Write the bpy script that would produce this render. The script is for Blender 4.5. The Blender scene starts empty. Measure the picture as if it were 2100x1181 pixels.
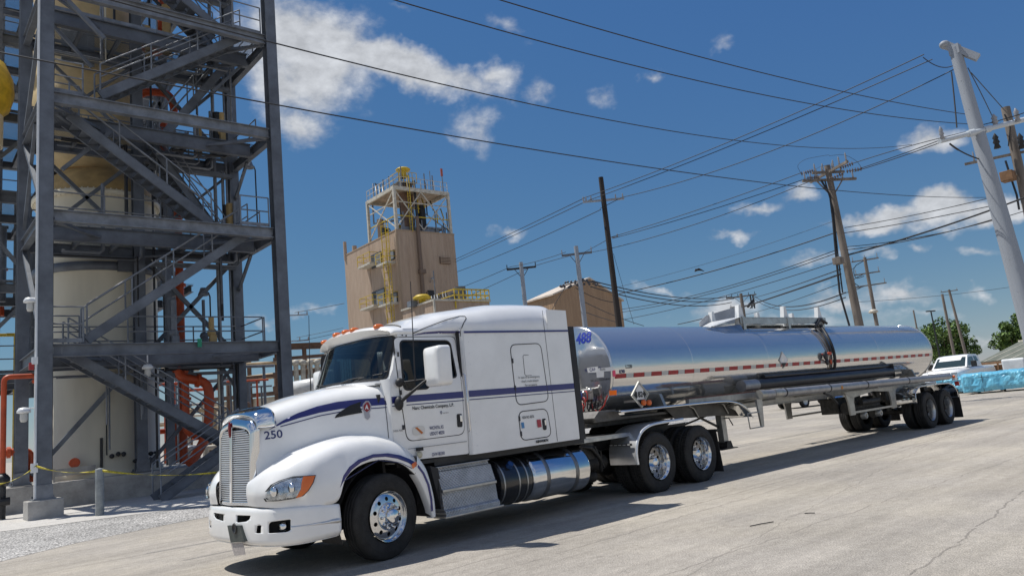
import bpy, bmesh, math, random
from math import sin, cos, pi, sqrt, atan2, radians as R
from mathutils import Vector as V, Matrix, Euler
from mathutils.bvhtree import BVHTree
from mathutils.geometry import delaunay_2d_cdt
random.seed(7)
S = bpy.context.scene
COL = S.collection
# ------------------------------------------------------------------ camera
CF, CR, CP, CY, CH, CCY = 1524.0, R(5.72), R(9.6), R(41.03), 1.62, 583.3
CO = V((0, 0, CH))
def ray(px, py):
    x = (px-1050)/CF; y = -(py-CCY)/CF
    c, s = cos(CR), sin(CR)
    xr = x*c+y*s; yu = -x*s+y*c
    w = cos(CP)-yu*sin(CP); u = sin(CP)+yu*cos(CP)
    c, s = cos(CY), sin(CY)
    return V((c*xr+s*w, -s*xr+c*w, u))
def atY(px, py, y): d = ray(px, py); return CO+d*(y/d.y)
def atX(px, py, x): d = ray(px, py); return CO+d*(x/d.x)
def atZ(px, py, z=0.0): d = ray(px, py); return CO+d*((z-CH)/d.z)
def atD(px, py, D): d = ray(px, py); return CO+d*(D/sqrt(d.x*d.x+d.y*d.y))
cam = bpy.data.cameras.new('camera'); camo = bpy.data.objects.new('camera', cam); COL.objects.link(camo)
fw = ray(1050, CCY).normalized()
rt = (ray(1051, CCY)-ray(1050, CCY)).normalized(); up = rt.cross(fw)
M = Matrix((rt, up, -fw)).transposed().to_4x4(); M.translation = CO
camo.matrix_world = M
cam.sensor_width = 36; cam.lens = 36*CF/2100; cam.shift_y = -(590.5-CCY)/2100
cam.clip_start = 0.1; cam.clip_end = 3000
S.camera = camo
# ------------------------------------------------------------------ helpers
def tag(o, label=None, cat=None, group=None, kind=None):
    if label: o['label'] = label
    if cat: o['category'] = cat
    if group: o['group'] = group
    if kind: o['kind'] = kind
    return o
def empty(name, loc, label=None, cat=None, group=None, rz=0.0):
    o = bpy.data.objects.new(name, None); COL.objects.link(o)
    o.location = loc; o.rotation_euler = (0, 0, rz); o.empty_display_size = .3
    tag(o, label, cat, group); return o
def inv(o):
    m = Matrix.Translation(o.location) @ o.rotation_euler.to_matrix().to_4x4()
    if o.parent: m = inv(o.parent).inverted() @ m if False else m
    return m.inverted()
class MB:
    def __init__(s): s.v = []; s.f = []; s.sm = []; s.M = None
    def add(s, vs, fs, smooth=False):
        n = len(s.v)
        for p in vs:
            p = V(p)
            if s.M is not None: p = s.M @ p
            s.v.append(p)
        for f in fs: s.f.append([n+i for i in f]); s.sm.append(smooth)
    def box(s, a, b):
        x0, y0, z0 = a; x1, y1, z1 = b
        s.add([(x0,y0,z0),(x1,y0,z0),(x1,y1,z0),(x0,y1,z0),(x0,y0,z1),(x1,y0,z1),(x1,y1,z1),(x0,y1,z1)],
              [(0,3,2,1),(4,5,6,7),(0,1,5,4),(1,2,6,5),(2,3,7,6),(3,0,4,7)])
    def frame(s, p0, p1, upv=None):
        p0 = V(p0); p1 = V(p1); d = (p1-p0).normalized()
        u = V(upv) if upv is not None else (V((0,0,1)) if abs(d.z) < .9 else V((0,1,0)))
        a = d.cross(u).normalized(); b = a.cross(d).normalized()
        return p0, p1, d, a, b
    def bar(s, p0, p1, w, h, upv=None):
        p0, p1, d, a, b = s.frame(p0, p1, upv)
        c = [(-w/2,-h/2),(w/2,-h/2),(w/2,h/2),(-w/2,h/2)]
        s.add([p+a*x+b*y for p in (p0, p1) for x, y in c], [(3,2,1,0),(4,5,6,7),(0,1,5,4),(1,2,6,5),(2,3,7,6),(3,0,4,7)])
    def prof(s, p0, p1, pts, upv=None, caps=True):
        p0, p1, d, a, b = s.frame(p0, p1, upv); n = len(pts)
        s.add([p+a*x+b*y for p in (p0, p1) for x, y in pts], [(i, (i+1) % n, n+(i+1) % n, n+i) for i in range(n)]+([tuple(range(n))[::-1], tuple(range(n, 2*n))] if caps else []))
    def ibeam(s, p0, p1, w, h, t=.02, upv=None):
        s.prof(p0, p1, [(-w/2,-h/2),(w/2,-h/2),(w/2,-h/2+t),(t/2,-h/2+t),(t/2,h/2-t),(w/2,h/2-t),(w/2,h/2),(-w/2,h/2),(-w/2,h/2-t),(-t/2,h/2-t),(-t/2,-h/2+t),(-w/2,-h/2+t)], upv)
    def channel(s, p0, p1, w, h, t=.015, upv=None):
        s.prof(p0, p1, [(0,-h/2),(w,-h/2),(w,-h/2+t),(t,-h/2+t),(t,h/2-t),(w,h/2-t),(w,h/2),(0,h/2)], upv)
    def tube(s, p0, p1, r, r1=None, n=10, caps=True, upv=None):
        if r1 is None: r1 = r
        p0, p1, d, a, b = s.frame(p0, p1, upv)
        vs = [p+(a*cos(2*pi*i/n)+b*sin(2*pi*i/n))*q for p, q in ((p0, r), (p1, r1)) for i in range(n)]
        s.add(vs, [(i, (i+1) % n, n+(i+1) % n, n+i) for i in range(n)], True)
        if caps: s.add(vs, [tuple(range(n))[::-1], tuple(range(n, 2*n))])
    def path(s, pts, r, n=8, caps=True):
        pts = [V(p) for p in pts]; m = len(pts); prev = None; vs = []
        for i, p in enumerate(pts):
            d = (pts[min(i+1, m-1)]-pts[max(i-1, 0)]).normalized()
            if prev is None:
                u = V((0,0,1)) if abs(d.z) < .9 else V((0,1,0)); a = d.cross(u).normalized()
            else: a = (prev-d*prev.dot(d)).normalized()
            prev = a; b = a.cross(d)
            rr = r[i] if isinstance(r, (list, tuple)) else r
            vs += [p+(a*cos(2*pi*k/n)+b*sin(2*pi*k/n))*rr for k in range(n)]
        fs = [(j*n+k, j*n+(k+1) % n, (j+1)*n+(k+1) % n, (j+1)*n+k) for j in range(m-1) for k in range(n)]
        s.add(vs, fs, True)
        if caps: s.add(vs, [tuple(range(n))[::-1], tuple(range((m-1)*n, m*n))])
    def lathe(s, prof, c=(0,0,0), axis='z', n=24, a0=0, a1=2*pi, smooth=True):
        c = V(c); full = abs(a1-a0-2*pi) < 1e-6; m = n if full else n+1; vs = []
        for i in range(m):
            t = a0+(a1-a0)*i/n
            for r, h in prof:
                if axis == 'z': q = (r*cos(t), r*sin(t), h)
                elif axis == 'y': q = (r*cos(t), h, r*sin(t))
                else: q = (h, r*cos(t), r*sin(t))
                vs.append(c+V(q))
        k = len(prof); fs = []
        for i in range(n):
            j = (i+1) % m
            for q in range(k-1): fs.append((i*k+q, j*k+q, j*k+q+1, i*k+q+1))
        s.add(vs, fs, smooth)
    def prism(s, poly, y0, y1, axis='y'):   # poly in (x,z) extruded along y (or (y,z) along x, (x,y) along z)
        n = len(poly)
        f = {'y': lambda p, h: (p[0], h, p[1]), 'x': lambda p, h: (h, p[0], p[1]), 'z': lambda p, h: (p[0], p[1], h)}[axis]
        s.add([f(p, y0) for p in poly]+[f(p, y1) for p in poly], [tuple(range(n))[::-1], tuple(range(n, 2*n))]+[(i, (i+1) % n, n+(i+1) % n, n+i) for i in range(n)])
    def grid(s, rows, smooth=True, closed=False):
        m = len(rows); k = len(rows[0]); vs = [p for r in rows for p in r]; fs = []
        for i in range(m-1):
            for j in range(k if closed else k-1):
                j2 = (j+1) % k; fs.append((i*k+j, i*k+j2, (i+1)*k+j2, (i+1)*k+j))
        s.add(vs, fs, smooth)
    def ball(s, c, r, n=10, sc=(1,1,1)):
        c = V(c); rows = []
        for i in range(n//2+1):
            t = pi*i/(n//2)
            rows.append([c+V((r*sc[0]*sin(t)*cos(2*pi*j/n), r*sc[1]*sin(t)*sin(2*pi*j/n), r*sc[2]*cos(t))) for j in range(n)])
        s.grid(rows, True, True)
    def pieces(s):
        n = len(s.v); par = list(range(n))
        def find(a):
            while par[a] != a: par[a] = par[par[a]]; a = par[a]
            return a
        for f in s.f:
            r = find(f[0])
            for i in f[1:]: par[find(i)] = r
        comp = {}
        for k, f in enumerate(s.f): comp.setdefault(find(f[0]), []).append(k)
        if len(comp) > 400: return None
        bb = []
        for r, fs in comp.items():
            ids = {i for k in fs for i in s.f[k]}; P = [s.v[i] for i in ids]
            bb.append(([min(p[a] for p in P)-.02 for a in range(3)], [max(p[a] for p in P)+.02 for a in range(3)], fs))
        m = len(bb); g = list(range(m))
        def fg(a):
            while g[a] != a: g[a] = g[g[a]]; a = g[a]
            return a
        for i in range(m):
            for j in range(i):
                if fg(i) != fg(j) and all(bb[i][0][a] <= bb[j][1][a] and bb[j][0][a] <= bb[i][1][a] for a in range(3)): g[fg(i)] = fg(j)
        out = {}
        for i in range(m): out.setdefault(fg(i), []).extend(bb[i][2])
        return list(out.values())
    def build(s, name, mat, parent=None, **kw):
        if parent and not any(q in name for q in ('letter', 'number', 'name', 'crown', 'bars', 'side_mark', 'climb', 'nuts')):
            pc = s.pieces()
            if pc and 1 < len(pc) <= 14:
                first = None
                for fs in pc:
                    q = MB(); ids = {}
                    for k in fs:
                        for i in s.f[k]:
                            if i not in ids: ids[i] = len(q.v); q.v.append(s.v[i])
                        q.f.append([ids[i] for i in s.f[k]]); q.sm.append(s.sm[k])
                    o = q.build1(name, mat, parent, **kw); first = first or o
                return first
        return s.build1(name, mat, parent, **kw)
    def build1(s, name, mat, parent=None, world=False, bevel=0, sub=0, weld=False, solid=0, label=None, autos=None):
        me = bpy.data.meshes.new(name)
        me.from_pydata([tuple(p) for p in s.v], [], s.f)
        me.polygons.foreach_set('use_smooth', s.sm)
        if weld or sub or solid:
            bm = bmesh.new(); bm.from_mesh(me); bmesh.ops.remove_doubles(bm, verts=bm.verts, dist=1e-4)
            bmesh.ops.recalc_face_normals(bm, faces=bm.faces); bm.to_mesh(me); bm.free()
        else:
            bm = bmesh.new(); bm.from_mesh(me); bmesh.ops.recalc_face_normals(bm, faces=bm.faces); bm.to_mesh(me); bm.free()
        me.update()
        o = bpy.data.objects.new(name, me); COL.objects.link(o)
        if mat:
            me.materials.append(mat)
        if parent:
            o.parent = parent
            if world: o.matrix_parent_inverse = inv(parent)
        if solid:
            md = o.modifiers.new('s', 'SOLIDIFY'); md.thickness = solid; md.offset = -1
        if bevel:
            md = o.modifiers.new('b', 'BEVEL'); md.width = bevel; md.segments = 2; md.limit_method = 'ANGLE'; md.angle_limit = R(40)
        if sub:
            md = o.modifiers.new('u', 'SUBSURF'); md.levels = sub; md.render_levels = sub
        if label: o['label'] = label
        return o
def inpoly(x, y, P):
    c = False; j = len(P)-1
    for i in range(len(P)):
        xi, yi = P[i]; xj, yj = P[j]
        if (yi > y) != (yj > y) and x < (xj-xi)*(y-yi)/(yj-yi)+xi: c = not c
        j = i
    return c
def dens(P, step):
    out = []
    for i in range(len(P)):
        a = P[i]; b = P[(i+1) % len(P)]; d = math.hypot(b[0]-a[0], b[1]-a[1]); n = max(1, int(d/step))
        for k in range(n): out.append((a[0]+(b[0]-a[0])*k/n, a[1]+(b[1]-a[1])*k/n))
    return out
def rounded(P, r, n=5):
    out = []; m = len(P)
    for i in range(m):
        a = V(P[i-1]); b = V(P[i]); c = V(P[(i+1) % m]); rr = r[i] if isinstance(r, (list, tuple)) else r
        d1 = (a-b); d2 = (c-b); q = min(rr, d1.length*.48, d2.length*.48)
        p0 = b+d1.normalized()*q; p1 = b+d2.normalized()*q
        for k in range(n+1):
            t = k/n; out.append(tuple(p0*(1-t)**2+b*2*t*(1-t)+p1*t*t))
    return out
def patch(outer, holes=(), step=.1, fn=None, keep=None):
    """triangulated 2-D region with holes -> (points2d, tris)"""
    loops = [dens(outer, step)]+[dens(h, step) for h in holes]
    pts = []; edges = []
    for L in loops:
        n = len(pts); pts += [V(p) for p in L]; edges += [(n+i, n+(i+1) % len(L)) for i in range(len(L))]
    xs = [p[0] for p in outer]; ys = [p[1] for p in outer]
    nx = int((max(xs)-min(xs))/step)+1; ny = int((max(ys)-min(ys))/step)+1
    for i in range(1, nx):
        for j in range(1, ny):
            x = min(xs)+(max(xs)-min(xs))*i/nx; y = min(ys)+(max(ys)-min(ys))*j/ny
            if inpoly(x, y, outer) and not any(inpoly(x, y, h) for h in holes): pts.append(V((x, y)))
    r = delaunay_2d_cdt(pts, edges, [], 0, 1e-5)
    vs = r[0]; out = []
    for f in r[2]:
        cx = sum(vs[i][0] for i in f)/3; cy = sum(vs[i][1] for i in f)/3
        if inpoly(cx, cy, outer) and not any(inpoly(cx, cy, h) for h in holes): out.append(tuple(f))
    return vs, out
def cat(p0, p1, p2, p3, t):
    return .5*((2*p1)+(p2-p0)*t+(2*p0-5*p1+4*p2-p3)*t*t+(3*p1-p0-3*p2+p3)*t*t*t)
def spl(P, t):
    n = len(P)-1; t = max(0, min(n-1e-6, t*n)); i = int(t); f = t-i
    g = lambda k: P[k] if 0 <= k <= n else (2*P[0]-P[1] if k < 0 else 2*P[n]-P[n-1])
    return cat(g(i-1), g(i), g(i+1), g(i+2), f)
def tsurf(rows, nu, nv):
    rows = [[V(p) for p in r] for r in rows]; out = []
    for i in range(nu+1):
        col = [spl([r[j] for r in rows], i/nu) for j in range(len(rows[0]))]
        out.append([spl(col, j/nv) for j in range(nv+1)])
    return out
def lerp(tab, x):
    if x <= tab[0][0]: return tab[0][1]
    for (a, b), (c, d) in zip(tab, tab[1:]):
        if x <= c: return b+(d-b)*(x-a)/(c-a)
    return tab[-1][1]
def bvh_of(objs):
    vs = []; fs = []
    for o in objs:
        n = len(vs); vs += [v.co.copy() for v in o.data.vertices]; fs += [[n+i for i in p.vertices] for p in o.data.polygons]
    return BVHTree.FromPolygons(vs, fs)
def decal(name, mat, parent, bvh, poly, org, plane, step=.04, off=.003, holes=(), th=0, label=None):
    """poly: 2-D (x,z) points on the plane y=plane (local); shot from org onto the mesh in bvh, laid off it"""
    vs, tr = patch(poly, holes, step); pts = []; ok = []
    for p in vs:
        q = V((p[0], plane, p[1]))
        if org is None: o0 = V((p[0], -3, p[1])); d = V((0, 1, 0))
        else: o0 = V(org); d = (q-o0).normalized()
        h = bvh.ray_cast(o0, d)
        if h[0] is None: pts.append(q); ok.append(False)
        else:
            n = h[1]
            if n.dot(d) > 0: n = -n
            pts.append(h[0]+n*off); ok.append(True)
    m = MB(); m.add(pts, [t for t in tr if all(ok[i] for i in t)], True)
    return m.build(name, mat, parent, label=label, solid=th)
def strip(P, w):
    """polyline -> thin closed polygon of width w"""
    P = [V(p) for p in P]; L = []; Rr = []
    for i, p in enumerate(P):
        d = (P[min(i+1, len(P)-1)]-P[max(i-1, 0)]); d.normalize(); n = V((-d.y, d.x))
        L.append(tuple(p+n*w/2)); Rr.append(tuple(p-n*w/2))
    return L+Rr[::-1]
def ribbon_on(name, mt, parent, bvh, poly, org, plane, w, off=.003, step=.03):
    P = [V(p) for p in poly]; Q = []
    for a, b in zip(P, P[1:]):
        n = max(1, int((b-a).length/step)); Q += [a.lerp(b, k/n) for k in range(n)]
    Q.append(P[-1]); H = []
    for p in Q:
        q = V((p[0], plane, p[1])); o0 = V(org) if org is not None else V((p[0], -3, p[1])); d = (q-o0).normalized(); h = bvh.ray_cast(o0, d)
        if h[0] is None: continue
        n = h[1] if h[1].dot(d) < 0 else -h[1]; H.append((h[0]+n*off, n))
    rows = []
    for i, (p, n) in enumerate(H):
        t = (H[min(i+1, len(H)-1)][0]-H[max(i-1, 0)][0]).normalized(); s_ = n.cross(t).normalized(); rows.append([p-s_*w/2, p+s_*w/2])
    m = MB(); m.grid(rows); return m.build(name, mt, parent)
FONT = None
def text_mesh(body, size, bold=0.0, xs=1.0, align='CENTER'):
    cu = bpy.data.curves.new('t', 'FONT'); cu.body = body; cu.size = size; cu.align_x = align; cu.align_y = 'CENTER'; cu.offset = bold; cu.fill_mode = 'FRONT'; cu.extrude = 0; cu.resolution_u = 3
    o = bpy.data.objects.new('t', cu); COL.objects.link(o)
    bpy.context.view_layer.update()
    me = bpy.data.meshes.new_from_object(o.evaluated_get(bpy.context.evaluated_depsgraph_get()))
    vs = [(v.co.x*xs, v.co.y) for v in me.vertices]; fs = [tuple(p.vertices) for p in me.polygons]
    bpy.data.objects.remove(o); bpy.data.curves.remove(cu); bpy.data.meshes.remove(me)
    return vs, fs
def text_on(name, mat, parent, body, size, fn, bold=0, xs=1.0, world=False, align='CENTER'):
    vs, fs = text_mesh(body, size, bold, xs, align)
    m = MB(); m.add([fn(x, y) for x, y in vs], fs); o = m.build(name, mat, parent, world=world)
    return o
def copy_tree(o, parent=None):
    c = o.copy(); COL.objects.link(c)
    if parent: c.parent = parent
    for ch in list(o.children): copy_tree(ch, c)
    return c
# ------------------------------------------------------------------ materials
MATS = {}
def mat(name, col, rough=.5, metal=0.0, var=0.0, vscale=3.0, bump=0.0, bscale=40.0, spec=.5, coat=0.0, col2=None, stretch=None, trans=None, emit=None, detail=4):
    m = bpy.data.materials.new(name); m.use_nodes = True; MATS[name] = m
    nt = m.node_tree; n = nt.nodes; b = n['Principled BSDF']; L = nt.links.new
    b.inputs['Base Color'].default_value = (*col, 1); b.inputs['Roughness'].default_value = rough; b.inputs['Metallic'].default_value = metal
    b.inputs['Specular IOR Level'].default_value = spec; b.inputs['Coat Weight'].default_value = coat; b.inputs['Coat Roughness'].default_value = .05
    if var or bump:
        tc = n.new('ShaderNodeTexCoord'); mp = n.new('ShaderNodeMapping'); L(tc.outputs['Object'], mp.inputs['Vector'])
        if stretch: mp.inputs['Scale'].default_value = stretch
    if var:
        t = n.new('ShaderNodeTexNoise'); t.inputs['Scale'].default_value = vscale; t.inputs['Detail'].default_value = detail; t.inputs['Roughness'].default_value = .65
        L(mp.outputs[0], t.inputs['Vector'])
        r = n.new('ShaderNodeValToRGB'); c2 = col2 or tuple(c*(1-var) for c in col); c1 = tuple(min(1, c*(1+var*.5)) for c in col) if not col2 else col
        r.color_ramp.elements[0].position = .32; r.color_ramp.elements[1].position = .68
        r.color_ramp.elements[0].color = (*c2, 1); r.color_ramp.elements[1].color = (*c1, 1)
        L(t.outputs['Fac'], r.inputs['Fac']); L(r.outputs['Color'], b.inputs['Base Color'])
        mr = n.new('ShaderNodeMapRange'); mr.inputs['To Min'].default_value = max(.02, rough*(1+.35*min(var*2, 1))); mr.inputs['To Max'].default_value = rough*(1-.25*min(var*2, 1))
        L(t.outputs['Fac'], mr.inputs['Value']); L(mr.outputs[0], b.inputs['Roughness'])
    if bump:
        t2 = n.new('ShaderNodeTexNoise'); t2.inputs['Scale'].default_value = bscale; t2.inputs['Detail'].default_value = 3
        L(mp.outputs[0], t2.inputs['Vector']); bp = n.new('ShaderNodeBump'); bp.inputs['Strength'].default_value = min(1, bump); bp.inputs['Distance'].default_value = .02 if bump <= 1 else .02*bump
        L(t2.outputs['Fac'], bp.inputs['Height']); L(bp.outputs[0], b.inputs['Normal'])
    if emit: b.inputs['Emission Color'].default_value = (*emit, 1); b.inputs['Emission Strength'].default_value = 1
    return m
def glassy(name, tint, dark=.0, ior=1.5, rough=.0):
    m = bpy.data.materials.new(name); m.use_nodes = True; MATS[name] = m; nt = m.node_tree; n = nt.nodes; L = nt.links.new
    n.remove(n['Principled BSDF']); tr = n.new('ShaderNodeBsdfTransparent'); tr.inputs[0].default_value = (*tint, 1)
    g = n.new('ShaderNodeBsdfGlossy'); g.inputs['Roughness'].default_value = rough+.01; g.inputs[0].default_value = (1, 1, 1, 1)
    f = n.new('ShaderNodeFresnel'); f.inputs[0].default_value = ior; mx = n.new('ShaderNodeMixShader')
    L(f.outputs[0], mx.inputs[0]); L(tr.outputs[0], mx.inputs[1]); L(g.outputs[0], mx.inputs[2]); L(mx.outputs[0], n['Material Output'].inputs[0])
    return m
paint = mat('white_paint', (.86, .855, .84), .20, 0, .07, 2.2, 0, coat=.6, detail=8)
paint2 = mat('white_paint_aged', (.72, .73, .73), .35, 0, .12, 2.5, coat=.2)
blue = mat('blue_stripe', (.018, .02, .16), .3, 0, .1, 2, coat=.5)
navy = mat('navy_lettering', (.03, .04, .14), .5)
blackp = mat('black_plastic', (.018, .018, .02), .55, 0, .3, 8)
blackm = mat('black_metal', (.02, .02, .022), .42, 0, .4, 6, .3, 60)
seam = mat('seam_dark', (.05, .05, .055), .8)
rubber = mat('tyre_rubber', (.022, .021, .020), .78, 0, .35, 7, .3, 90)
chrome = mat('chrome', (.78, .79, .80), .045, 1, .04, 3, .02, 6)
alu = mat('polished_aluminium', (.72, .73, .74), .10, 1, .1, 2.5, .05, 5)
alud = mat('dull_aluminium', (.50, .50, .49), .38, 1, .25, 5, .1, 20)
brush = mat('brushed_aluminium', (.42, .41, .38), .42, .7, .25, 6, .1, 30)
grille_m = mat('grille_metal', (.80, .80, .80), .32, .75)
steeld = mat('greasy_steel', (.05, .048, .045), .55, .5, .5, 9, .5, 40)
amber = mat('amber_lens', (.75, .16, .02), .2, coat=.5)
redl = mat('red_lens', (.45, .02, .015), .2, coat=.5)
redt = mat('red_reflective', (.36, .018, .022), .45, 0, .2, 12)
greyt = mat('silver_tape', (.5, .5, .48), .4)
glass = glassy('window_glass', (.50, .62, .62), ior=1.65)
glassd = glassy('side_window_glass', (.10, .12, .12), ior=1.45)
lensg = glassy('headlight_lens', (.93, .95, .97), ior=1.45)
interior = mat('cab_interior', (.035, .035, .037), .8)
interior2 = mat('cab_curtain', (.30, .31, .31), .8)
# ------------------------------------------------------------------ light and sky
SD = V((-.26, .40, 1)).normalized()
sl = bpy.data.lights.new('sun', 'SUN'); sl.energy = 4.9; sl.angle = R(.53); sl.color = (1, .965, .90)
so = bpy.data.objects.new('sun', sl); COL.objects.link(so); so.rotation_euler = SD.to_track_quat('Z', 'Y').to_euler(); so.location = (0, 0, 60)
W = bpy.data.worlds.new('World'); S.world = W; W.use_nodes = True
nt = W.node_tree; N = nt.nodes; LK = nt.links.new
bg = N['Background']
sky = N.new('ShaderNodeTexSky'); sky.sky_type = 'NISHITA'; sky.sun_disc = False
sky.sun_elevation = math.asin(SD.z); sky.sun_rotation = atan2(SD.x, SD.y); sky.altitude = 200; sky.air_density = .9; sky.dust_density = 0.0; sky.ozone_density = 8.0
tc = N.new('ShaderNodeTexCoord')
def mth(op, a, b=None, c=None, clamp=False):
    n = N.new('ShaderNodeMath'); n.operation = op; n.use_clamp = clamp
    for i, v in enumerate((a, b, c)):
        if v is None: continue
        if isinstance(v, (int, float)): n.inputs[i].default_value = v
        else: LK(v, n.inputs[i])
    return n.outputs[0]
wn = N.new('ShaderNodeTexNoise'); wn.inputs['Scale'].default_value = 7; wn.inputs['Detail'].default_value = 5; wn.inputs['Roughness'].default_value = .6; LK(tc.outputs['Generated'], wn.inputs['Vector'])
w1 = N.new('ShaderNodeVectorMath'); w1.operation = 'SUBTRACT'; LK(wn.outputs['Color'], w1.inputs[0]); w1.inputs[1].default_value = (.5, .5, .5)
w2 = N.new('ShaderNodeVectorMath'); w2.operation = 'SCALE'; LK(w1.outputs[0], w2.inputs[0]); w2.inputs['Scale'].default_value = .12
w3 = N.new('ShaderNodeVectorMath'); w3.operation = 'ADD'; LK(tc.outputs['Generated'], w3.inputs[0]); LK(w2.outputs[0], w3.inputs[1])
def dot(vec):
    n = N.new('ShaderNodeVectorMath'); n.operation = 'DOT_PRODUCT'; LK(w3.outputs[0], n.inputs[0]); n.inputs[1].default_value = vec; return n.outputs['Value']
# cloud banks: photo bearing, half width, half height, tilt, weight
CL = [(640,105,225,150,20,1.5),(830,150,265,64,8,1.6),(985,150,70,50,0,1.05),(600,240,130,60,10,.95),(560,140,120,110,0,1.1),(715,225,70,40,0,.5),
 (1030,60,60,26,25,.52),(1085,178,46,46,-30,.5),(1245,175,60,34,0,.44),(960,265,60,60,0,.62),(1360,125,34,24,0,.55),(1475,98,40,28,0,.45),(820,18,60,20,0,.5),
 (1055,488,66,22,0,.8),(1640,398,62,26,0,.9),(1545,426,85,22,-10,.8),(1500,480,55,16,0,.8),(1800,462,150,42,-3,1.5),(1940,447,115,58,0,1.7),(2065,432,125,44,-8,1.5),
 (1910,292,75,34,0,.85),(1830,608,135,36,0,1.05),(1720,622,110,28,0,.9),(1480,632,120,32,0,.95),(1660,540,90,24,-8,.7),(1800,540,75,18,0,.6),(2010,596,46,16,0,.7),(1920,528,40,13,0,.6),(1360,597,100,16,0,.6),
 (545,660,46,16,0,.7),(640,640,90,16,0,.5),(2040,690,130,22,0,.6),(1600,655,400,24,0,.5),(2050,520,75,16,0,.6),(1900,650,120,14,0,.5),(1250,640,110,14,0,.4)]
acc = None
for px, py, rx, ry, ang, wt in CL:
    c = ray(px, py).normalized(); a = math.radians(ang)
    ex = (ray(px+10*cos(a), py+10*sin(a)).normalized()-c); ey = (ray(px-10*sin(a), py+10*cos(a)).normalized()-c)
    sx = ex.length/10*rx; sy = ey.length/10*ry; ex.normalize(); ey.normalize()
    u = mth('SUBTRACT', dot(ex/sx), c.dot(ex)/sx); v = mth('SUBTRACT', dot(ey/sy), c.dot(ey)/sy)
    d = mth('ADD', mth('MULTIPLY', u, u), mth('MULTIPLY', v, v))
    front = mth('GREATER_THAN', dot(c), 0.0)
    mk = mth('MULTIPLY', mth('MULTIPLY', mth('SUBTRACT', 1.0, mth('SQRT', d), clamp=True), wt), front)
    acc = mk if acc is None else mth('MAXIMUM', acc, mk)
mp = N.new('ShaderNodeMapping'); mp.inputs['Scale'].default_value = (1, 1, 1.6); LK(tc.outputs['Generated'], mp.inputs[0])
nz = N.new('ShaderNodeTexNoise'); nz.inputs['Scale'].default_value = 9; nz.inputs['Detail'].default_value = 9; nz.inputs['Roughness'].default_value = .62; LK(mp.outputs[0], nz.inputs['Vector'])
nz2 = N.new('ShaderNodeTexNoise'); nz2.inputs['Scale'].default_value = 30; nz2.inputs['Detail'].default_value = 6; nz2.inputs['Roughness'].default_value = .6; LK(mp.outputs[0], nz2.inputs['Vector'])
f = mth('ADD', mth('MULTIPLY', mth('SUBTRACT', nz.outputs['Fac'], .5), 1.5), mth('MULTIPLY', mth('SUBTRACT', nz2.outputs['Fac'], .5), 1.3))
gate = mth('MULTIPLY', acc, 6.0, clamp=True)
dn = mth('ADD', mth('MULTIPLY', acc, 1.25), mth('MULTIPLY', f, mth('ADD', mth('MULTIPLY', gate, .75), .1)))
mr = N.new('ShaderNodeMapRange'); mr.interpolation_type = 'SMOOTHSTEP'; mr.inputs['From Min'].default_value = .08; mr.inputs['From Max'].default_value = 1.2; LK(dn, mr.inputs['Value'])
fac0 = mth('MULTIPLY', mth('MULTIPLY', mr.outputs[0], gate), .93)
# unseen broken cloud added behind the viewer, as fill light for shaded sides
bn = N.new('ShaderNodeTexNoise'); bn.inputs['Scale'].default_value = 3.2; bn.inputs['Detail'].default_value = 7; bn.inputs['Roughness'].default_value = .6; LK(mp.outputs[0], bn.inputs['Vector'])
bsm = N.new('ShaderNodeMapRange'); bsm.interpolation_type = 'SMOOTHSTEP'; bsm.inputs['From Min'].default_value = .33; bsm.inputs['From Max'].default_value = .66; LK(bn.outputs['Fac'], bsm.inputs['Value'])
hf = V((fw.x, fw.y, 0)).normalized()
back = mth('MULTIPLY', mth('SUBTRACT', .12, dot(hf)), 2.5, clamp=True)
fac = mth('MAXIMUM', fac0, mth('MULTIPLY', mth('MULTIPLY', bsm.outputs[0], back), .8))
shade = N.new('ShaderNodeMapRange'); shade.inputs['From Min'].default_value = .35; shade.inputs['From Max'].default_value = .75; shade.inputs['To Min'].default_value = 6.0; shade.inputs['To Max'].default_value = 9.2; LK(nz2.outputs['Fac'], shade.inputs['Value'])
cc = N.new('ShaderNodeCombineXYZ')
LK(mth('MULTIPLY', shade.outputs[0], .95), cc.inputs[0]); LK(mth('MULTIPLY', shade.outputs[0], .98), cc.inputs[1]); LK(mth('MULTIPLY', shade.outputs[0], 1.03), cc.inputs[2])
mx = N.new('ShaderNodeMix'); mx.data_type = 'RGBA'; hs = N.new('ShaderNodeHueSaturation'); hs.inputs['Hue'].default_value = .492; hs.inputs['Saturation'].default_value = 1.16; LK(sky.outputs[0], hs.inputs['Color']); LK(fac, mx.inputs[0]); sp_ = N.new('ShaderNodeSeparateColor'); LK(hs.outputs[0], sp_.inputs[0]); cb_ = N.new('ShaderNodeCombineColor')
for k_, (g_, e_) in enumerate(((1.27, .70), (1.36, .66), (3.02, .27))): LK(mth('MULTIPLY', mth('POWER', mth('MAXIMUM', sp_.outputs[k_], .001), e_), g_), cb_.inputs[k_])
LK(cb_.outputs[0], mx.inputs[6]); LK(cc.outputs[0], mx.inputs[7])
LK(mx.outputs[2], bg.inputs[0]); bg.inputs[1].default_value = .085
S.view_settings.view_transform = 'Standard'; S.view_settings.look = 'None'; S.view_settings.exposure = 0; S.view_settings.gamma = 1
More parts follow.
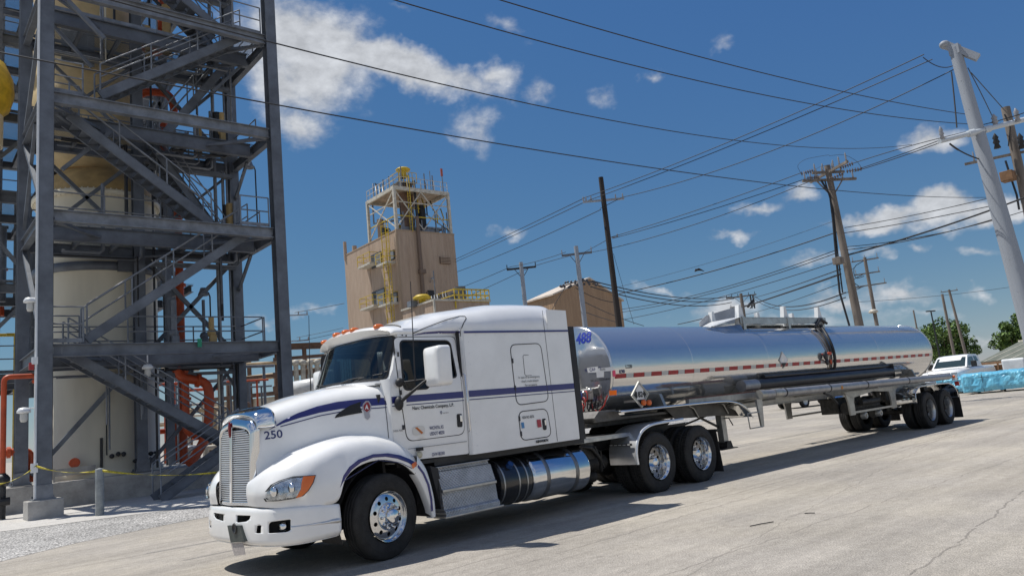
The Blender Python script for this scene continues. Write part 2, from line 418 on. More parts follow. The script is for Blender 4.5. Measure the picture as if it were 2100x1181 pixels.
# ------------------------------------------------------------------ ground
def ground_mat(name, c1, c2, speck, sp_scale, seams=(), tracks=False, bump=.5, dust=None):
    m = bpy.data.materials.new(name); m.use_nodes = True; MATS[name] = m; nt = m.node_tree; n = nt.nodes; L = nt.links.new; b = n['Principled BSDF']
    b.inputs['Roughness'].default_value = .92; b.inputs['Specular IOR Level'].default_value = .25
    g = n.new('ShaderNodeNewGeometry')
    def nz(scale, det, sc=None):
        t = n.new('ShaderNodeTexNoise'); t.inputs['Scale'].default_value = scale; t.inputs['Detail'].default_value = det; t.inputs['Roughness'].default_value = .7
        mp = n.new('ShaderNodeMapping'); L(g.outputs['Position'], mp.inputs[0]); mp.inputs['Scale'].default_value = sc or (1, 1, 1); L(mp.outputs[0], t.inputs['Vector']); return t.outputs['Fac']
    def ramp(f, p0, p1, a, bb):
        r = n.new('ShaderNodeValToRGB'); r.color_ramp.elements[0].position = p0; r.color_ramp.elements[1].position = p1
        r.color_ramp.elements[0].color = (*a, 1); r.color_ramp.elements[1].color = (*bb, 1); L(f, r.inputs[0]); return r.outputs[0]
    def mix(f, a, bb, mode='MIX'):
        x = n.new('ShaderNodeMix'); x.data_type = 'RGBA'; x.blend_type = mode
        if isinstance(f, float): x.inputs[0].default_value = f
        else: L(f, x.inputs[0])
        L(a, x.inputs[6]); L(bb, x.inputs[7]); return x.outputs[2]
    base = ramp(nz(.35, 6), .35, .65, c1, c2)
    streak = ramp(nz(.5, 7, (.25, 2.2, 1)), .3, .75, (.80, .80, .80), (1.12, 1.11, 1.1))
    base = mix(1.0, base, streak, 'MULTIPLY')
    mid = ramp(nz(7, 5), .3, .7, (.86,)*3, (1.1,)*3); base = mix(1.0, base, mid, 'MULTIPLY')
    sp = nz(sp_scale, 2); s1 = ramp(sp, .38, .62, (1-speck,)*3, (1+speck*.8,)*3); base = mix(1.0, base, s1, 'MULTIPLY')
    vo = n.new('ShaderNodeTexVoronoi'); vo.inputs['Scale'].default_value = sp_scale*1.1; L(g.outputs['Position'], vo.inputs['Vector'])
    s2 = ramp(vo.outputs['Color'], .1, .95, (1-speck*.9,)*3, (1+speck*.7,)*3); base = mix(1.0, base, s2, 'MULTIPLY')
    if tracks:
        pt = nz(.22, 3); base = mix(1.0, base, ramp(pt, .42, .62, (.90, .90, .91), (1.04, 1.03, 1.0)), 'MULTIPLY')
        tk = ramp(nz(1.0, 2, (.03, 3.2, 1)), .40, .60, (.90, .90, .90), (1.03,)*3); base = mix(.8, base, tk, 'MULTIPLY')
        spt = ramp(nz(2.6, 3), .66, .70, (1, 1, 1), (.72, .71, .70)); base = mix(.6, base, spt, 'MULTIPLY')
    if seams:
        sx = n.new('ShaderNodeSeparateXYZ'); L(g.outputs['Position'], sx.inputs[0])
        wob = nz(.9, 4, (1, .2, 1)); brk = nz(1.6, 4)
        def M_(op, a, bb):
            q = n.new('ShaderNodeMath'); q.operation = op
            for i, v in enumerate((a, bb)):
                if isinstance(v, (int, float)): q.inputs[i].default_value = v
                else: L(v, q.inputs[i])
            return q.outputs[0]
        tot = None
        for (slope, c, w, amp) in seams:
            d = M_('SUBTRACT', M_('ADD', sx.outputs[1], M_('MULTIPLY', sx.outputs[0], -slope)), c)
            d = M_('ABSOLUTE', M_('ADD', d, M_('MULTIPLY', M_('SUBTRACT', wob, .5), .35)), 0)
            k = M_('MULTIPLY', M_('LESS_THAN', d, w), amp); tot = k if tot is None else M_('MAXIMUM', tot, k)
        tot = M_('MULTIPLY', tot, M_('GREATER_THAN', brk, .42))
        dk = n.new('ShaderNodeRGB'); dk.outputs[0].default_value = (.12, .11, .10, 1); base = mix(tot, base, dk.outputs[0])
    L(base, b.inputs['Base Color'])
    bp = n.new('ShaderNodeBump'); bp.inputs['Strength'].default_value = bump; bp.inputs['Distance'].default_value = .015
    bm_ = n.new('ShaderNodeMath'); bm_.operation = 'ADD'; L(sp, bm_.inputs[0]); L(vo.outputs['Distance'], bm_.inputs[1]); L(bm_.outputs[0], bp.inputs['Height']); L(bp.outputs[0], b.inputs['Normal'])
    return m
yard_m = ground_mat('yard_paving', (.405, .37, .32), (.49, .45, .395), .20, 70, seams=[(.02, 6.9, .016, .42), (.05, 6.15, .014, .38), (-.03, 4.9, .012, .4), (.20, 3.4, .010, .35), (-.6, 12.5, .009, .35), (.01, 7.6, .012, .3), (.9, -4.5, .008, .22), (.1, 2.2, .012, .5)], tracks=True)
gravel_m = ground_mat('gravel', (.37, .36, .345), (.52, .505, .485), .66, 26, bump=1.0)
pad_m = ground_mat('concrete_pad', (.50, .48, .45), (.60, .58, .55), .10, 40, bump=.2)
m = MB(); rows = []
for i in range(61):
    x = -700+1700*i/60; rows.append([V((x, -300+1500*j/60, 0)) for j in range(61)])
m.grid(rows, False); tag(m.build('ground', yard_m), kind='structure')
def sheet(name, pts, z, mt, jag=0, step=1.5):
    P = dens(pts, step); P = [(x+random.uniform(-jag, jag), y+random.uniform(-jag, jag)) for x, y in P]
    vs, tr = patch(P, (), 8.0) if not jag else patch(P, (), 6.0)
    m = MB(); m.add([(p[0], p[1], z) for p in vs], tr); o = m.build(name, mt); tag(o, kind='structure'); return o
sheet('gravel_strip', [(-40, 12.5), (-6, 13.6), (1.0, 15.0), (2.3, 16.0), (3.9, 16.9), (5.7, 17.5), (9, 18.2), (14, 19.0), (22, 21), (40, 27), (60, 40), (60, 90), (-40, 90)], .004, gravel_m, .14, .7)
sheet('concrete_pad', [(-30, 27), (-4, 23.6), (2.4, 22.0), (6.8, 20.3), (10.5, 20.2), (13.5, 21.5), (14, 45), (-30, 45)], .010, pad_m)

for (a, b), lb in zip((((1538, 1078), (1586, 1069)), ((1650, 1052), (1671, 1051))), ('thin dark stick lying on the paving, lower right', 'short dark scrap on the paving above the thin stick')):
    p = atZ(*a, .012); q = atZ(*b, .012); m = MB(); m.path([p, p.lerp(q, .5)+V((.01, .01, .0)), q], .006, 5); tag(m.build('stick', blackp), lb, 'stick')
# ------------------------------------------------------------------ the tractor (own frame: x to the rear, near side is -y, origin under the front axle)
TA = R(2.5); TX, TY = 4.77, 9.50
truck = empty('semi_truck', (TX, TY, 0), 'white highway tractor with a sleeper cab, blue side stripe and chrome grille', 'truck', rz=TA)
TM = Matrix.Translation((TX, TY, 0)) @ Matrix.Rotation(TA, 4, 'Z'); TI = TM.inverted()
TO = TI @ CO
def tray(px, py): return (TI.to_3x3() @ ray(px, py))
def tl(px, py, y): d = tray(px, py); return TO+d*((y-TO.y)/d.y)
def tlx(px, py, x): d = tray(px, py); return TO+d*((x-TO.x)/d.x)
def P2(pts, y): return [(tl(a, b, y).x, tl(a, b, y).z) for a, b in pts]
def loc2px(p):
    w = TM @ V(p)-CO; c, s = cos(CY), sin(CY)
    r = c*w.x-s*w.y; k = s*w.x+c*w.y; u = w.z
    f_ = k*cos(CP)+u*sin(CP); up_ = -k*sin(CP)+u*cos(CP); x = r/f_; y = up_/f_
    return 1050+CF*(x*cos(CR)-y*sin(CR)), CCY-CF*(x*sin(CR)+y*cos(CR))
def inv_px(fn, px, py, u0, u1, v0, v1):
    best = None; U = (u0, u1, v0, v1)
    for it in range(6):
        nu = 24 if it == 0 else 8; c = []
        for i in range(nu+1):
            for j in range(nu+1):
                u = u0+(u1-u0)*i/nu; v = v0+(v1-v0)*j/nu; q = loc2px(fn(u, v)); c.append((math.hypot(q[0]-px, q[1]-py), u, v))
        best = min(c); du = (u1-u0)/nu*1.5; dv = (v1-v0)/nu*1.5
        u0, u1, v0, v1 = max(U[0], best[1]-du), min(U[1], best[1]+du), max(U[2], best[2]-dv), min(U[3], best[2]+dv)
    return best[1], best[2]
# ---- hood
HS = [(-1.32, .455, 1.84, 1.0), (-1.20, .485, 1.905, 1.0), (-.95, .56, 2.0, 1.04), (-.6, .66, 2.095, 1.10), (-.2, .78, 2.165, 1.14), (.1, .88, 2.195, 1.16), (.27, .95, 2.21, 1.16)]
def hood_pt(x, j, s):
    w = lerp([(a[0], a[1]) for a in HS], x); zt = lerp([(a[0], a[2]) for a in HS], x)
    prof = [(0, 0), (.35, -.004), (.62, -.025), (.82, -.075), (.94, -.15), (1.0, -.25), (1.035, -.36), (1.06, -.5), (1.08, -.62), (1.10, -.76), (1.12, -.95)]
    a, b = spl([V(p) for p in prof], j); return V((x, s*w*a, zt+b))
m = MB(); n = 30
rows = []
for i in range(n+1):
    x = -1.31+1.58*i/n
    rows.append([hood_pt(x, 1-k/24, 1) for k in range(24)]+[hood_pt(x, k/24, -1) for k in range(25)])
m.grid(rows); hood = m.build('hood', paint, truck, weld=True)
# ---- fenders
FR = [[(-1.41,.46,.83),(-1.43,.46,.98),(-1.40,.46,1.10),(-1.24,.44,1.16)],
 [(-1.39,.72,.82),(-1.41,.72,1.0),(-1.31,.70,1.2),(-1.1,.53,1.30)],
 [(-1.29,.98,.80),(-1.30,.98,1.02),(-1.13,.93,1.27),(-.98,.60,1.38)],
 [(-1.07,1.15,.78),(-1.06,1.145,1.04),(-.9,1.05,1.33),(-.8,.66,1.44)],
 [(-.85,1.215,.77),(-.83,1.205,1.07),(-.68,1.1,1.385),(-.6,.72,1.49)],
 [(-.665,1.235,.80),(-.62,1.23,1.10),(-.5,1.12,1.42),(-.42,.78,1.52)],
 [(-.55,1.245,1.04),(-.5,1.24,1.19),(-.36,1.13,1.435),(-.3,.82,1.53)],
 [(-.33,1.25,1.165),(-.28,1.245,1.27),(-.2,1.13,1.445),(-.15,.85,1.52)],
 [(-.02,1.25,1.185),(0,1.245,1.28),(.02,1.13,1.43),(.05,.89,1.50)],
 [(.26,1.25,1.09),(.28,1.245,1.19),(.3,1.13,1.34),(.3,.94,1.42)],
 [(.43,1.25,.95),(.47,1.245,1.05),(.50,1.14,1.18),(.48,1.02,1.24)]]
fgrid = tsurf(FR, 60, 18)
def fen_fn(s):
    def f(u, v):
        i = max(0, min(59.999, u*60)); j = max(0, min(17.999, v*18)); a = int(i); b = int(j); fi = i-a; fj = j-b
        p = (fgrid[a][b]*(1-fi)+fgrid[a+1][b]*fi)*(1-fj)+(fgrid[a][b+1]*(1-fi)+fgrid[a+1][b+1]*fi)*fj
        return V((p.x, s*p.y, p.z))
    return f
fenders = {}
for s in (-1, 1):
    m = MB(); m.grid([[V((p.x, s*p.y, p.z)) for p in r] for r in fgrid])
    # lip round the wheel opening
    m.grid([[V((r[0].x, s*r[0].y, r[0].z)), V((r[0].x+.012, s*(r[0].y-.02), r[0].z+.004)), V((r[0].x+.02, s*(r[0].y-.10), r[0].z+.02))] for r in fgrid[24:]])
    f = m.build('fender', paint, truck, weld=True); fenders[s] = f
    # tail strip of the fender behind the wheel
    A0 = [(.43, .95), (.52, .80), (.585, .64), (.63, .50), (.655, .375)]; A1 = [(.50, 1.18), (.62, 1.0), (.68, .80), (.715, .60), (.72, .40)]
    rows = []
    for i in range(17):
        t = i/16; a = spl([V(q) for q in A0], t); b = spl([V(q) for q in A1], t)
        rows.append([V((a.x+.01, s*1.10, a.y)), V((a.x, s*1.235, a.y)), V((a.x+.01, s*1.25, a.y+.01)), V(((a.x+b.x)/2, s*1.253, (a.y+b.y)/2)), V((b.x-.015, s*1.245, b.y)), V((b.x, s*1.22, b.y)), V((b.x+.01, s*1.02, b.y))])
    m = MB(); m.grid(rows); ft = m.build('fender_extension', paint, truck, weld=True); fenders[('t', s)] = ft
bv_near = bvh_of([hood, fenders[-1], fenders[('t', -1)]])
# ---- inner wheel wells
for s in (-1, 1):
    m = MB(); m.lathe([(.66, s*1.21), (.66, s*.72), (.02, s*.72)], (0, 0, .51), 'y', 20, R(-10), R(200)); m.build('wheel_well', blackp, truck)
# ---- bumper
BP = [V(p) for p in [(-1.435, 0), (-1.435, .27), (-1.425, .52), (-1.395, .75), (-1.33, .95), (-1.18, 1.12), (-1.0, 1.20), (-.8, 1.232), (-.655, 1.245)]]
def bz(v): return .375+v*.43
def bump_fn(u, v):     # u -1..1 across, v 0..1 up
    p = spl(BP, abs(u)); s = 1 if u >= 0 else -1
    zz = bz(v)+(-.05*abs(u)**3 if v > .5 else 0)+(.03*abs(u)**2 if v < .5 else 0)*(1-v)
    o = -.012*sin(pi*min(1, v*1.05))+(.045*(1-v/.16)**2 if v < .16 else 0)+(.016*((v-.9)/.1)**2 if v > .9 else 0)
    k = max(0, (abs(u)-.55)/.45); q = V((p.x, p.y)); nrm = V((1-k, -k*1.0)).normalized()
    return V((q.x+nrm.x*o, s*(q.y+nrm.y*o), zz))
holes_px = [[(453,1056),(476,1056),(475,1070),(466,1069),(458,1065)], [(486,1056),(514,1056.5),(512,1064),(505,1069),(486,1071)],
            [(527,1077),(536,1076),(535,1093),(525,1093)], [(556,1069),(596,1064),(596,1086),(590,1090),(551,1093),(551,1074)], [(437,1075),(443,1076),(449,1088),(442,1087)]]
holes = []
for h in holes_px[1:4]:
    holes.append([inv_px(bump_fn, a, b, -1, -.02, 0, 1) for a, b in h])
for h in holes[:3]: holes.append([(-u, v) for u, v in h][::-1])
vs, tr = patch([(-1, 0), (1, 0), (1, 1), (-1, 1)], [rounded(h, .02, 3) for h in holes], .035)
m = MB(); m.add([bump_fn(p[0], p[1]) for p in vs], tr, True)
# returned edges top and bottom
for v0, dz in ((1, -.0), (0, .0)):
    m.grid([[bump_fn(u/30, v0), bump_fn(u/30, v0)+V((.10, 0, dz))*(1-abs(u/30)**4)+V((0, -.12 if u > 0 else .12, 0))*abs(u/30)**4] for u in range(-30, 31)])
bump = m.build('bumper', paint, truck, weld=True, solid=.006)
m = MB()
for u in range(-26, 26): pass
m.grid([[bump_fn(u/30, .08)+V((.12, 0, 0)), bump_fn(u/30, .98)+V((.12, 0, 0))] for u in range(-25, 26)]); m.build('bumper_backing', blackp, truck)
for s, h in ((-1, holes[2]), (1, holes[2])):
    cx = sum(p[0] for p in h)/len(h); cv = sum(p[1] for p in h)/len(h); c = bump_fn(cx, cv)
    lm = MB(); lm.lathe([(0, -.0), (.03, -.005), (.055, .02), (.055, .05)], (c.x+.03, s*abs(c.y+.02), c.z), 'x', 16); lm.build('fog_lamp', chrome, truck)
# tow plate and licence plate hanging from it
m = MB(); P = [tlx(a, b, -1.475) for a, b in [(466,1077), (492,1077), (501,1110), (473,1112)]]
def plate(P, th, mt, name, hole=False, parent=truck):
    m = MB(); m.add(P+[p+V((th, 0, 0)) for p in P], [(0,1,2,3), (7,6,5,4), (0,4,5,1), (1,5,6,2), (2,6,7,3), (3,7,4,0)]); return m.build(name, mt, parent)
tp = plate(P, .05, mat('tow_plate_grey', (.05, .06, .055), .5, 0, .3, 10), 'tow_plate')
hx = (P[0]+P[1]+P[2]+P[3])/4
m = MB(); m.lathe([(.001, 0), (.045, 0), (.05, -.012), (.06, -.012), (.065, 0)], (hx.x-.002, hx.y+.01, hx.z+.06), 'x', 14); m.build('tow_eye', blackm, tp)
P = [tlx(a, b, -1.46) for a, b in [(473,1113), (498,1112), (503,1136), (481,1139)]]
plate(P, .004, mat('licence_plate', (.42, .38, .36), .5, 0, .35, 45), 'licence_plate')
# ---- grille
GO = [(.035, .86), (.435, .86), (.435, 1.60), (.42, 1.66), (.34, 1.71), (.035, 1.745)]
def gx(z, y=0): return -1.415+.03*(z-.86)/.9+.10*abs(y)
def mesh_mat():
    m = mat('grille_mesh', (.72, .72, .73), .28, .85); nt = m.node_tree; n = nt.nodes; L = nt.links.new; b = n['Principled BSDF']
    g = n.new('ShaderNodeTexCoord'); sx = n.new('ShaderNodeSeparateXYZ'); L(g.outputs['Object'], sx.inputs[0])
    def f(o, k):
        a = n.new('ShaderNodeMath'); a.operation = 'MULTIPLY'; L(o, a.inputs[0]); a.inputs[1].default_value = k
        w = n.new('ShaderNodeMath'); w.operation = 'SINE'; L(a.outputs[0], w.inputs[0]); return w.outputs[0]
    mm = n.new('ShaderNodeMath'); mm.operation = 'MULTIPLY'; L(f(sx.outputs[1], 150), mm.inputs[0]); L(f(sx.outputs[2], 150), mm.inputs[1])
    r = n.new('ShaderNodeValToRGB'); r.color_ramp.elements[0].position = .15; r.color_ramp.elements[1].position = .4; r.color_ramp.elements[0].color = (.03, .03, .03, 1); r.color_ramp.elements[1].color = (.75, .75, .76, 1)
    a = n.new('ShaderNodeMath'); a.operation = 'MULTIPLY_ADD'; L(mm.outputs[0], a.inputs[0]); a.inputs[1].default_value = .5; a.inputs[2].default_value = .5; L(a.outputs[0], r.inputs[0]); L(r.outputs[0], b.inputs['Base Color']); return m
grille = MB()
for s in (-1, 1):
    vs, tr = patch(GO, (), .1); grille.add([(gx(p[1], p[0])+.02, s*p[0], p[1]) for p in vs], tr)
gr = grille.build('grille', blackm, truck)
m = MB()
k = 0; z = .885
while z < 1.73:
    w = lerp([(1.60, .43), (1.66, .415), (1.71, .32), (1.745, .06)], z)
    for s in (-1, 1):
        P = []
        for yy in (.035, w): P.append([V((gx(z, yy)+.014, s*yy, z+.012)), V((gx(z, yy)-.002, s*yy, z+.010)), V((gx(z, yy)-.009, s*yy, z+.002)), V((gx(z, yy)-.004, s*yy, z-.006)), V((gx(z, yy)+.014, s*yy, z-.007))])
        m.grid(P)
    z += .0265
m.build('grille_bars', grille_m, gr)
# chrome surround
prim = [(.452, .84), (.452, 1.2), (.452, 1.6), (.438, 1.665), (.36, 1.712), (.2, 1.74), (0, 1.765)]
outer = [(.484, .84), (.488, 1.2), (.495, 1.63), (.488, 1.735), (.41, 1.825), (.2, 1.862), (0, 1.885)]
rows = []
path = [(1, i) for i in range(0, 25)]+[(-1, i) for i in range(23, -1, -1)]
for s, i in path:
    a = spl([V(p) for p in prim], i/24); b = spl([V(p) for p in outer], i/24); r = []
    for dx, t in ((.03, -.02), (-.012, 0), (-.022, .15), (-.015, .45), (.01, .75), (.03, .9), (.055, .97), (.085, 1.0)):
        q = a*(1-t)+b*t; r.append(V((gx(min(q.y, 1.75), max(0, q.x))+dx, s*max(0, q.x), q.y)))
    rows.append(r)
m = MB(); m.grid(rows)
gsur = m.build('grille_surround', chrome, truck, weld=True)
m = MB(); m.bar((gx(.86)-.005, 0, .85), (gx(1.75)-.005, 0, 1.76), .06, .03, (1, 0, 0)); m.bar((gx(.86), 0, .85), (gx(.86, .45), .45, .85), .03, .05); m.bar((gx(.86), 0, .85), (gx(.86, .45), -.45, .85), .03, .05); m.build('grille_centre_bar', chrome, gr, bevel=.008)
m = MB(); m.ball((gx(1.75)-.028, 0, 1.735), .05, 12, (.35, .75, 2.0)); m.build('badge', mat('red_badge', (.18, .012, .015), .25, .3), truck)
# chrome bug deflector over the hood's nose
rows = []
for i in range(33):
    a = -1+2*i/32; s = 1 if a > 0 else -1; t = abs(a)
    q = spl([V(p) for p in [(0, 1.99), (.2, 1.987), (.40, 1.962), (.515, 1.90), (.555, 1.81), (.56, 1.72)]], t)
    q2 = spl([V(p) for p in [(0, 1.905), (.2, 1.895), (.40, 1.86), (.50, 1.80), (.525, 1.74), (.525, 1.70)]], t)
    bx = .05*(q.x/.5)**2
    rows.append([V((-1.36+bx, s*q2.x, q2.y)), V((-1.345+bx, s*q2.x, q2.y+.022)), V((-1.26+bx, s*(q.x*.6+q2.x*.4), q.y*.75+q2.y*.25)), V((-1.17+bx, s*q.x, q.y)), V((-1.13+bx, s*q.x, q.y-.004))])
m = MB(); m.grid(rows); m.build('bug_deflector', chrome, truck, weld=True, solid=.008)
# ---- headlights
for s in (-1, 1):
    fn = fen_fn(s)
    hp = [(546,1020), (549,1008), (560,995), (575,987), (600,979), (645,975.5), (640,990), (630,1006), (620,1016), (600,1021), (570,1025), (550,1026)]
    pu = [inv_px(fen_fn(-1), a, b, 0, .55, 0, .8) for a, b in hp]
    def offs(u, v, d, s=s):
        f = fen_fn(s); p = f(u, v); a = f(u+.01, v)-p; b = f(u, v+.02)-p; n_ = a.cross(b).normalized()
        if n_.x*-1+n_.y*s*.4 < 0: n_ = -n_
        return p+n_*d
    vs, tr = patch(pu, (), .03)
    m = MB(); m.add([offs(p[0], p[1], .012) for p in vs], tr, True); hl = m.build('headlight', mat('headlight_reflector', (.60, .62, .64), .12, .85, .45, 14, .4, 25) if s < 0 else MATS['headlight_reflector'], truck)
    m = MB(); m.add([offs(p[0], p[1], .03) for p in vs], tr, True); m.build('lens', lensg, hl)
    e = strip([V(p) for p in pu+pu[:2]], .010); vs2, tr2 = patch(e, (), .05); m = MB(); m.add([offs(p[0], p[1], .031) for p in vs2], tr2, True); m.build('trim', blackp, hl)
    ap = [(645,976), (640,990), (630,1006), (618,1017), (607,1020), (617,1003), (622,978)]
    pa = [inv_px(fen_fn(-1), a, b, 0, .55, 0, .8) for a, b in ap]; vs, tr = patch(pa, (), .03)
    m = MB(); m.add([offs(p[0], p[1], .034) for p in vs], tr, True); m.build('turn_signal', amber, hl)
    for (cu, cv) in ((562, 1008), (598, 1000)):
        a = inv_px(fen_fn(-1), cu, cv, 0, .55, 0, .8); c = offs(a[0], a[1], .0)
        lm = MB(); lm.lathe([(0, -.035), (.02, -.038), (.045, -.03), (.058, -.015), (.062, 0)], c, 'x', 16); lm.build('lamp_bowl', chrome, hl)
# ---- cab sides
def cy(x, z):
    b = lerp([(.2, 1.02), (.45, 1.065), (1.0, 1.09), (1.46, 1.10)], x)
    return b-max(0, z-2.1)*.11+.02*sin(max(0, min(1, (z-1.1)/1.2))*pi)
cab_out = [(.27, 1.13), (1.455, 1.10), (1.455, 2.86), (.60, 2.86), (.50, 2.80), (.43, 2.60), (.36, 2.32), (.29, 2.19), (.26, 1.8)]
door_o = rounded([(.415, 2.745), (1.445, 2.745), (1.405, 1.365), (.455, 1.36), (.40, 2.0)], [.08, .08, .11, .11, .05], 5)
win_o = rounded([(.515, 2.69), (1.335, 2.675), (1.355, 2.16), (.90, 2.15), (.86, 2.03), (.47, 2.03)], [.07, .08, .05, .04, .05, .07], 5)
win_pane = win_o
for s in (-1, 1):
    vs, tr = patch(cab_out, [door_o], .09); m = MB(); m.add([(p[0], s*cy(*p), p[1]) for p in vs], tr, True)
    if s < 0: cabside = m.build('cab_side', paint, truck)
    else: m.build('cab_side', paint, truck)
    dm = MB(); din = rounded([(.425, 2.735), (1.435, 2.735), (1.396, 1.375), (.464, 1.37), (.41, 2.0)], [.08, .08, .11, .11, .05], 5)
    vs, tr = patch(din, [win_o], .09); dm.add([(p[0], s*(cy(*p)+.004), p[1]) for p in vs], tr, True); door = dm.build('door', paint, truck)
    # dark gap and frame behind
    vs, tr = patch(door_o, [rounded([(.50, 2.70), (1.35, 2.69), (1.37, 2.15), (.92, 2.13), (.87, 2.01), (.455, 2.01)], .06)], .1)
    g = MB(); g.add([(p[0], s*(cy(*p)-.02), p[1]) for p in vs], tr, True); g.build('door_seal', seam, door)
    ring = [V(p) for p in win_o+win_o[:1]]; g = MB(); g.path([(p[0], s*(cy(p[0], p[1])+.002), p[1]) for p in win_o+win_o[:1]], .014, 6); g.build('window_seal', blackp, door)
    vs, tr = patch(win_o, (), .12); g = MB(); g.add([(p[0], s*(cy(*p)-.012), p[1]) for p in vs], tr, True); g.build('side_window', glassd, door)
    # handle
    hp = rounded([(1.28, 1.655), (1.375, 1.65), (1.365, 1.47), (1.275, 1.475)], .025, 4); g = MB(); vs, tr = patch(hp, (), .05)
    g.add([(p[0], s*(cy(*p)+.009), p[1]) for p in vs], tr); hd = g.build('door_handle', blackp, door)
    g = MB(); g.box((1.325, s*1.135-.008, 1.545), (1.362, s*1.135+.008, 1.635)); g.build('latch', chrome, hd, bevel=.005)
    # mirror
    mir = MB(); cx, cyy, cz = .72, s*1.50, 2.285
    for z0, z1 in ((2.03, 2.55),):
        O = rounded([(-.19, z0), (.19, z0), (.19, z1), (-.19, z1)], .07, 5); I = rounded([(-.14, z0+.03), (.14, z0+.03), (.14, z1-.03), (-.14, z1-.03)], .06, 5)
        rows = [[V((cx+.10, cyy+p[0]*.97, p[1])) for p in O], [V((cx+.03, cyy+p[0], p[1])) for p in O], [V((cx-.03, cyy+p[0]*.96, p[1])) for p in O], [V((cx-.075, cyy+p[0]*.9, cz+(p[1]-cz)*.95)) for p in O], [V((cx-.095, cyy+p[0], p[1])) for p in I], [V((cx-.10, cyy+p[0]*.5, cz+(p[1]-cz)*.6)) for p in I], [V((cx-.101, cyy, cz)) for p in I]]
        mir.grid(rows, True, True)
    mo = mir.build('mirror', paint, truck, weld=True)
    g = MB(); vs, tr = patch([(p[0], p[1]) for p in rounded([(-.17, 2.06), (.17, 2.06), (.17, 2.53), (-.17, 2.53)], .05, 4)], (), .3); g.add([(cx+.098, cyy+p[0], p[1]) for p in vs], tr); g.build('mirror_glass', chrome, mo)
    g = MB(); a = V((.40, s*1.07, 2.13)); b = V((.36, s*1.08, 1.86))
    g.path([a, a+V((.06, s*.08, 0)), V((.66, s*1.33, 2.14))], .012, 8)
    g.path([b+V((0, s*.03, 0)), b+V((.03, s*.1, .05)), V((.60, s*1.35, 2.10)), V((.70, s*1.42, 2.16))], [.028, .024, .018, .018], 10)
    g.build('mirror_arm', blackp, mo)
    g = MB(); g.ball(a+V((-.0, s*.03, 0)), .06, 12, (1, .9, 1)); g.build('mirror_mount', blackp, mo); g = MB(); g.ball(b+V((0, s*.03, 0)), .075, 12, (.8, .8, 1.25)); g.build('mirror_mount', blackp, mo)
    # antenna
    g = MB(); g.path([(.44, s*1.39, 2.12), (.45, s*1.40, 2.6), (.48, s*1.40, 3.42)], [.011, .008, .005], 6); g.build('antenna', blackp, mo)
# ---- A pillars, windscreen, cowl
def ws_fn(u, v):   # u -1..1, v 0..1
    b = spl([V(p) for p in [(.05, 0, 2.22), (.07, .35, 2.215), (.14, .65, 2.205), (.25, .85, 2.20), (.34, .94, 2.20)]], abs(u)); t = spl([V(p) for p in [(.33, 0, 2.80), (.34, .33, 2.80), (.38, .60, 2.795), (.45, .80, 2.785), (.53, .915, 2.775)]], abs(u))
    p = b*(1-v)+t*v; s = 1 if u > 0 else -1; return V((p.x, s*p.y, p.z))
def surf(name, fn, mt, parent, poly, step=.08, holes=(), d=0, solid=0):
    vs, tr = patch(poly, holes, step); m = MB(); m.add([fn(p[0], p[1])+V((d, 0, 0)) for p in vs], tr, True); return m.build(name, mt, parent, solid=solid)
full = [(-1, -.12), (1, -.12), (1, 1.02), (-1, 1.02)]
glassp = rounded([(-.93, .03), (.93, .03), (.955, .5), (.93, .97), (-.93, .97), (-.955, .5)], [.14, .14, .1, .10, .10, .1], 6)
fr_ = surf('windscreen_frame', ws_fn, paint, truck, full, .06, [rounded([(-.985, -.02), (.985, -.02), (.995, 1.0), (-.995, 1.0)], .12, 6)])
surf('windscreen_seal', ws_fn, blackp, fr_, rounded([(-.985, -.02), (.985, -.02), (.995, 1.0), (-.995, 1.0)], .12, 6), .06, [glassp], -.006)
surf('windscreen', ws_fn, glass, truck, glassp, .06, (), -.003)
for s in (-1, 1):   # pillar skin between screen and side
    rows = []
    for i in range(15):
        v = -.12+1.14*i/14; a = ws_fn(s*1.0, v); z = a.z
        xe = lerp([(2.0, .28), (2.19, .30), (2.32, .375), (2.60, .45), (2.80, .53), (2.9, .62)], z)
        b = V((xe, s*cy(xe, z), z)); rows.append([a, V((a.x*.75+b.x*.25-.004, a.y*.45+b.y*.55, z)), b])
    m = MB(); m.grid(rows); m.build('windscreen_pillar', paint, truck, weld=True)
for s in (-1, 1):   # wipers
    g = MB(); g.path([ws_fn(s*.15, .0)+V((-.02, 0, 0)), ws_fn(s*.3, .06)+V((-.03, 0, 0)), ws_fn(s*.85, .12)+V((-.03, 0, 0))], .008, 6); g.path([ws_fn(s*.42, .05)+V((-.015, 0, 0)), ws_fn(s*.95, .17)+V((-.015, 0, 0))], .007, 5); g.build('wiper', blackp, truck)
# cowl and firewall
m = MB(); m.grid([[V((.20, .86*k/8, 2.15)), ws_fn(.9*k/8, -.10)] for k in range(-8, 9)]); m.box((.16, -.93, .95), (.20, .93, 2.0)); m.build('cowl', blackp, truck)
for s in (-1, 1):
    m = MB(); m.grid([[V((.275+.03*max(0, (z-1.9)/.3), s*(cy(.3, z)+.001), z)), V((.262, s*(cy(.3, z)-.03), z)), V((.25, s*.86, z))] for z in (1.1, 1.3, 1.5, 1.7, 1.9, 2.0, 2.1, 2.19)]); m.grid([[V((.262, s*(.80+.02*k), 2.185+.0*k)), ws_fn(s*(.84+.016*k), -.02)] for k in range(11)]); m.build('cowl_panel', paint, truck)
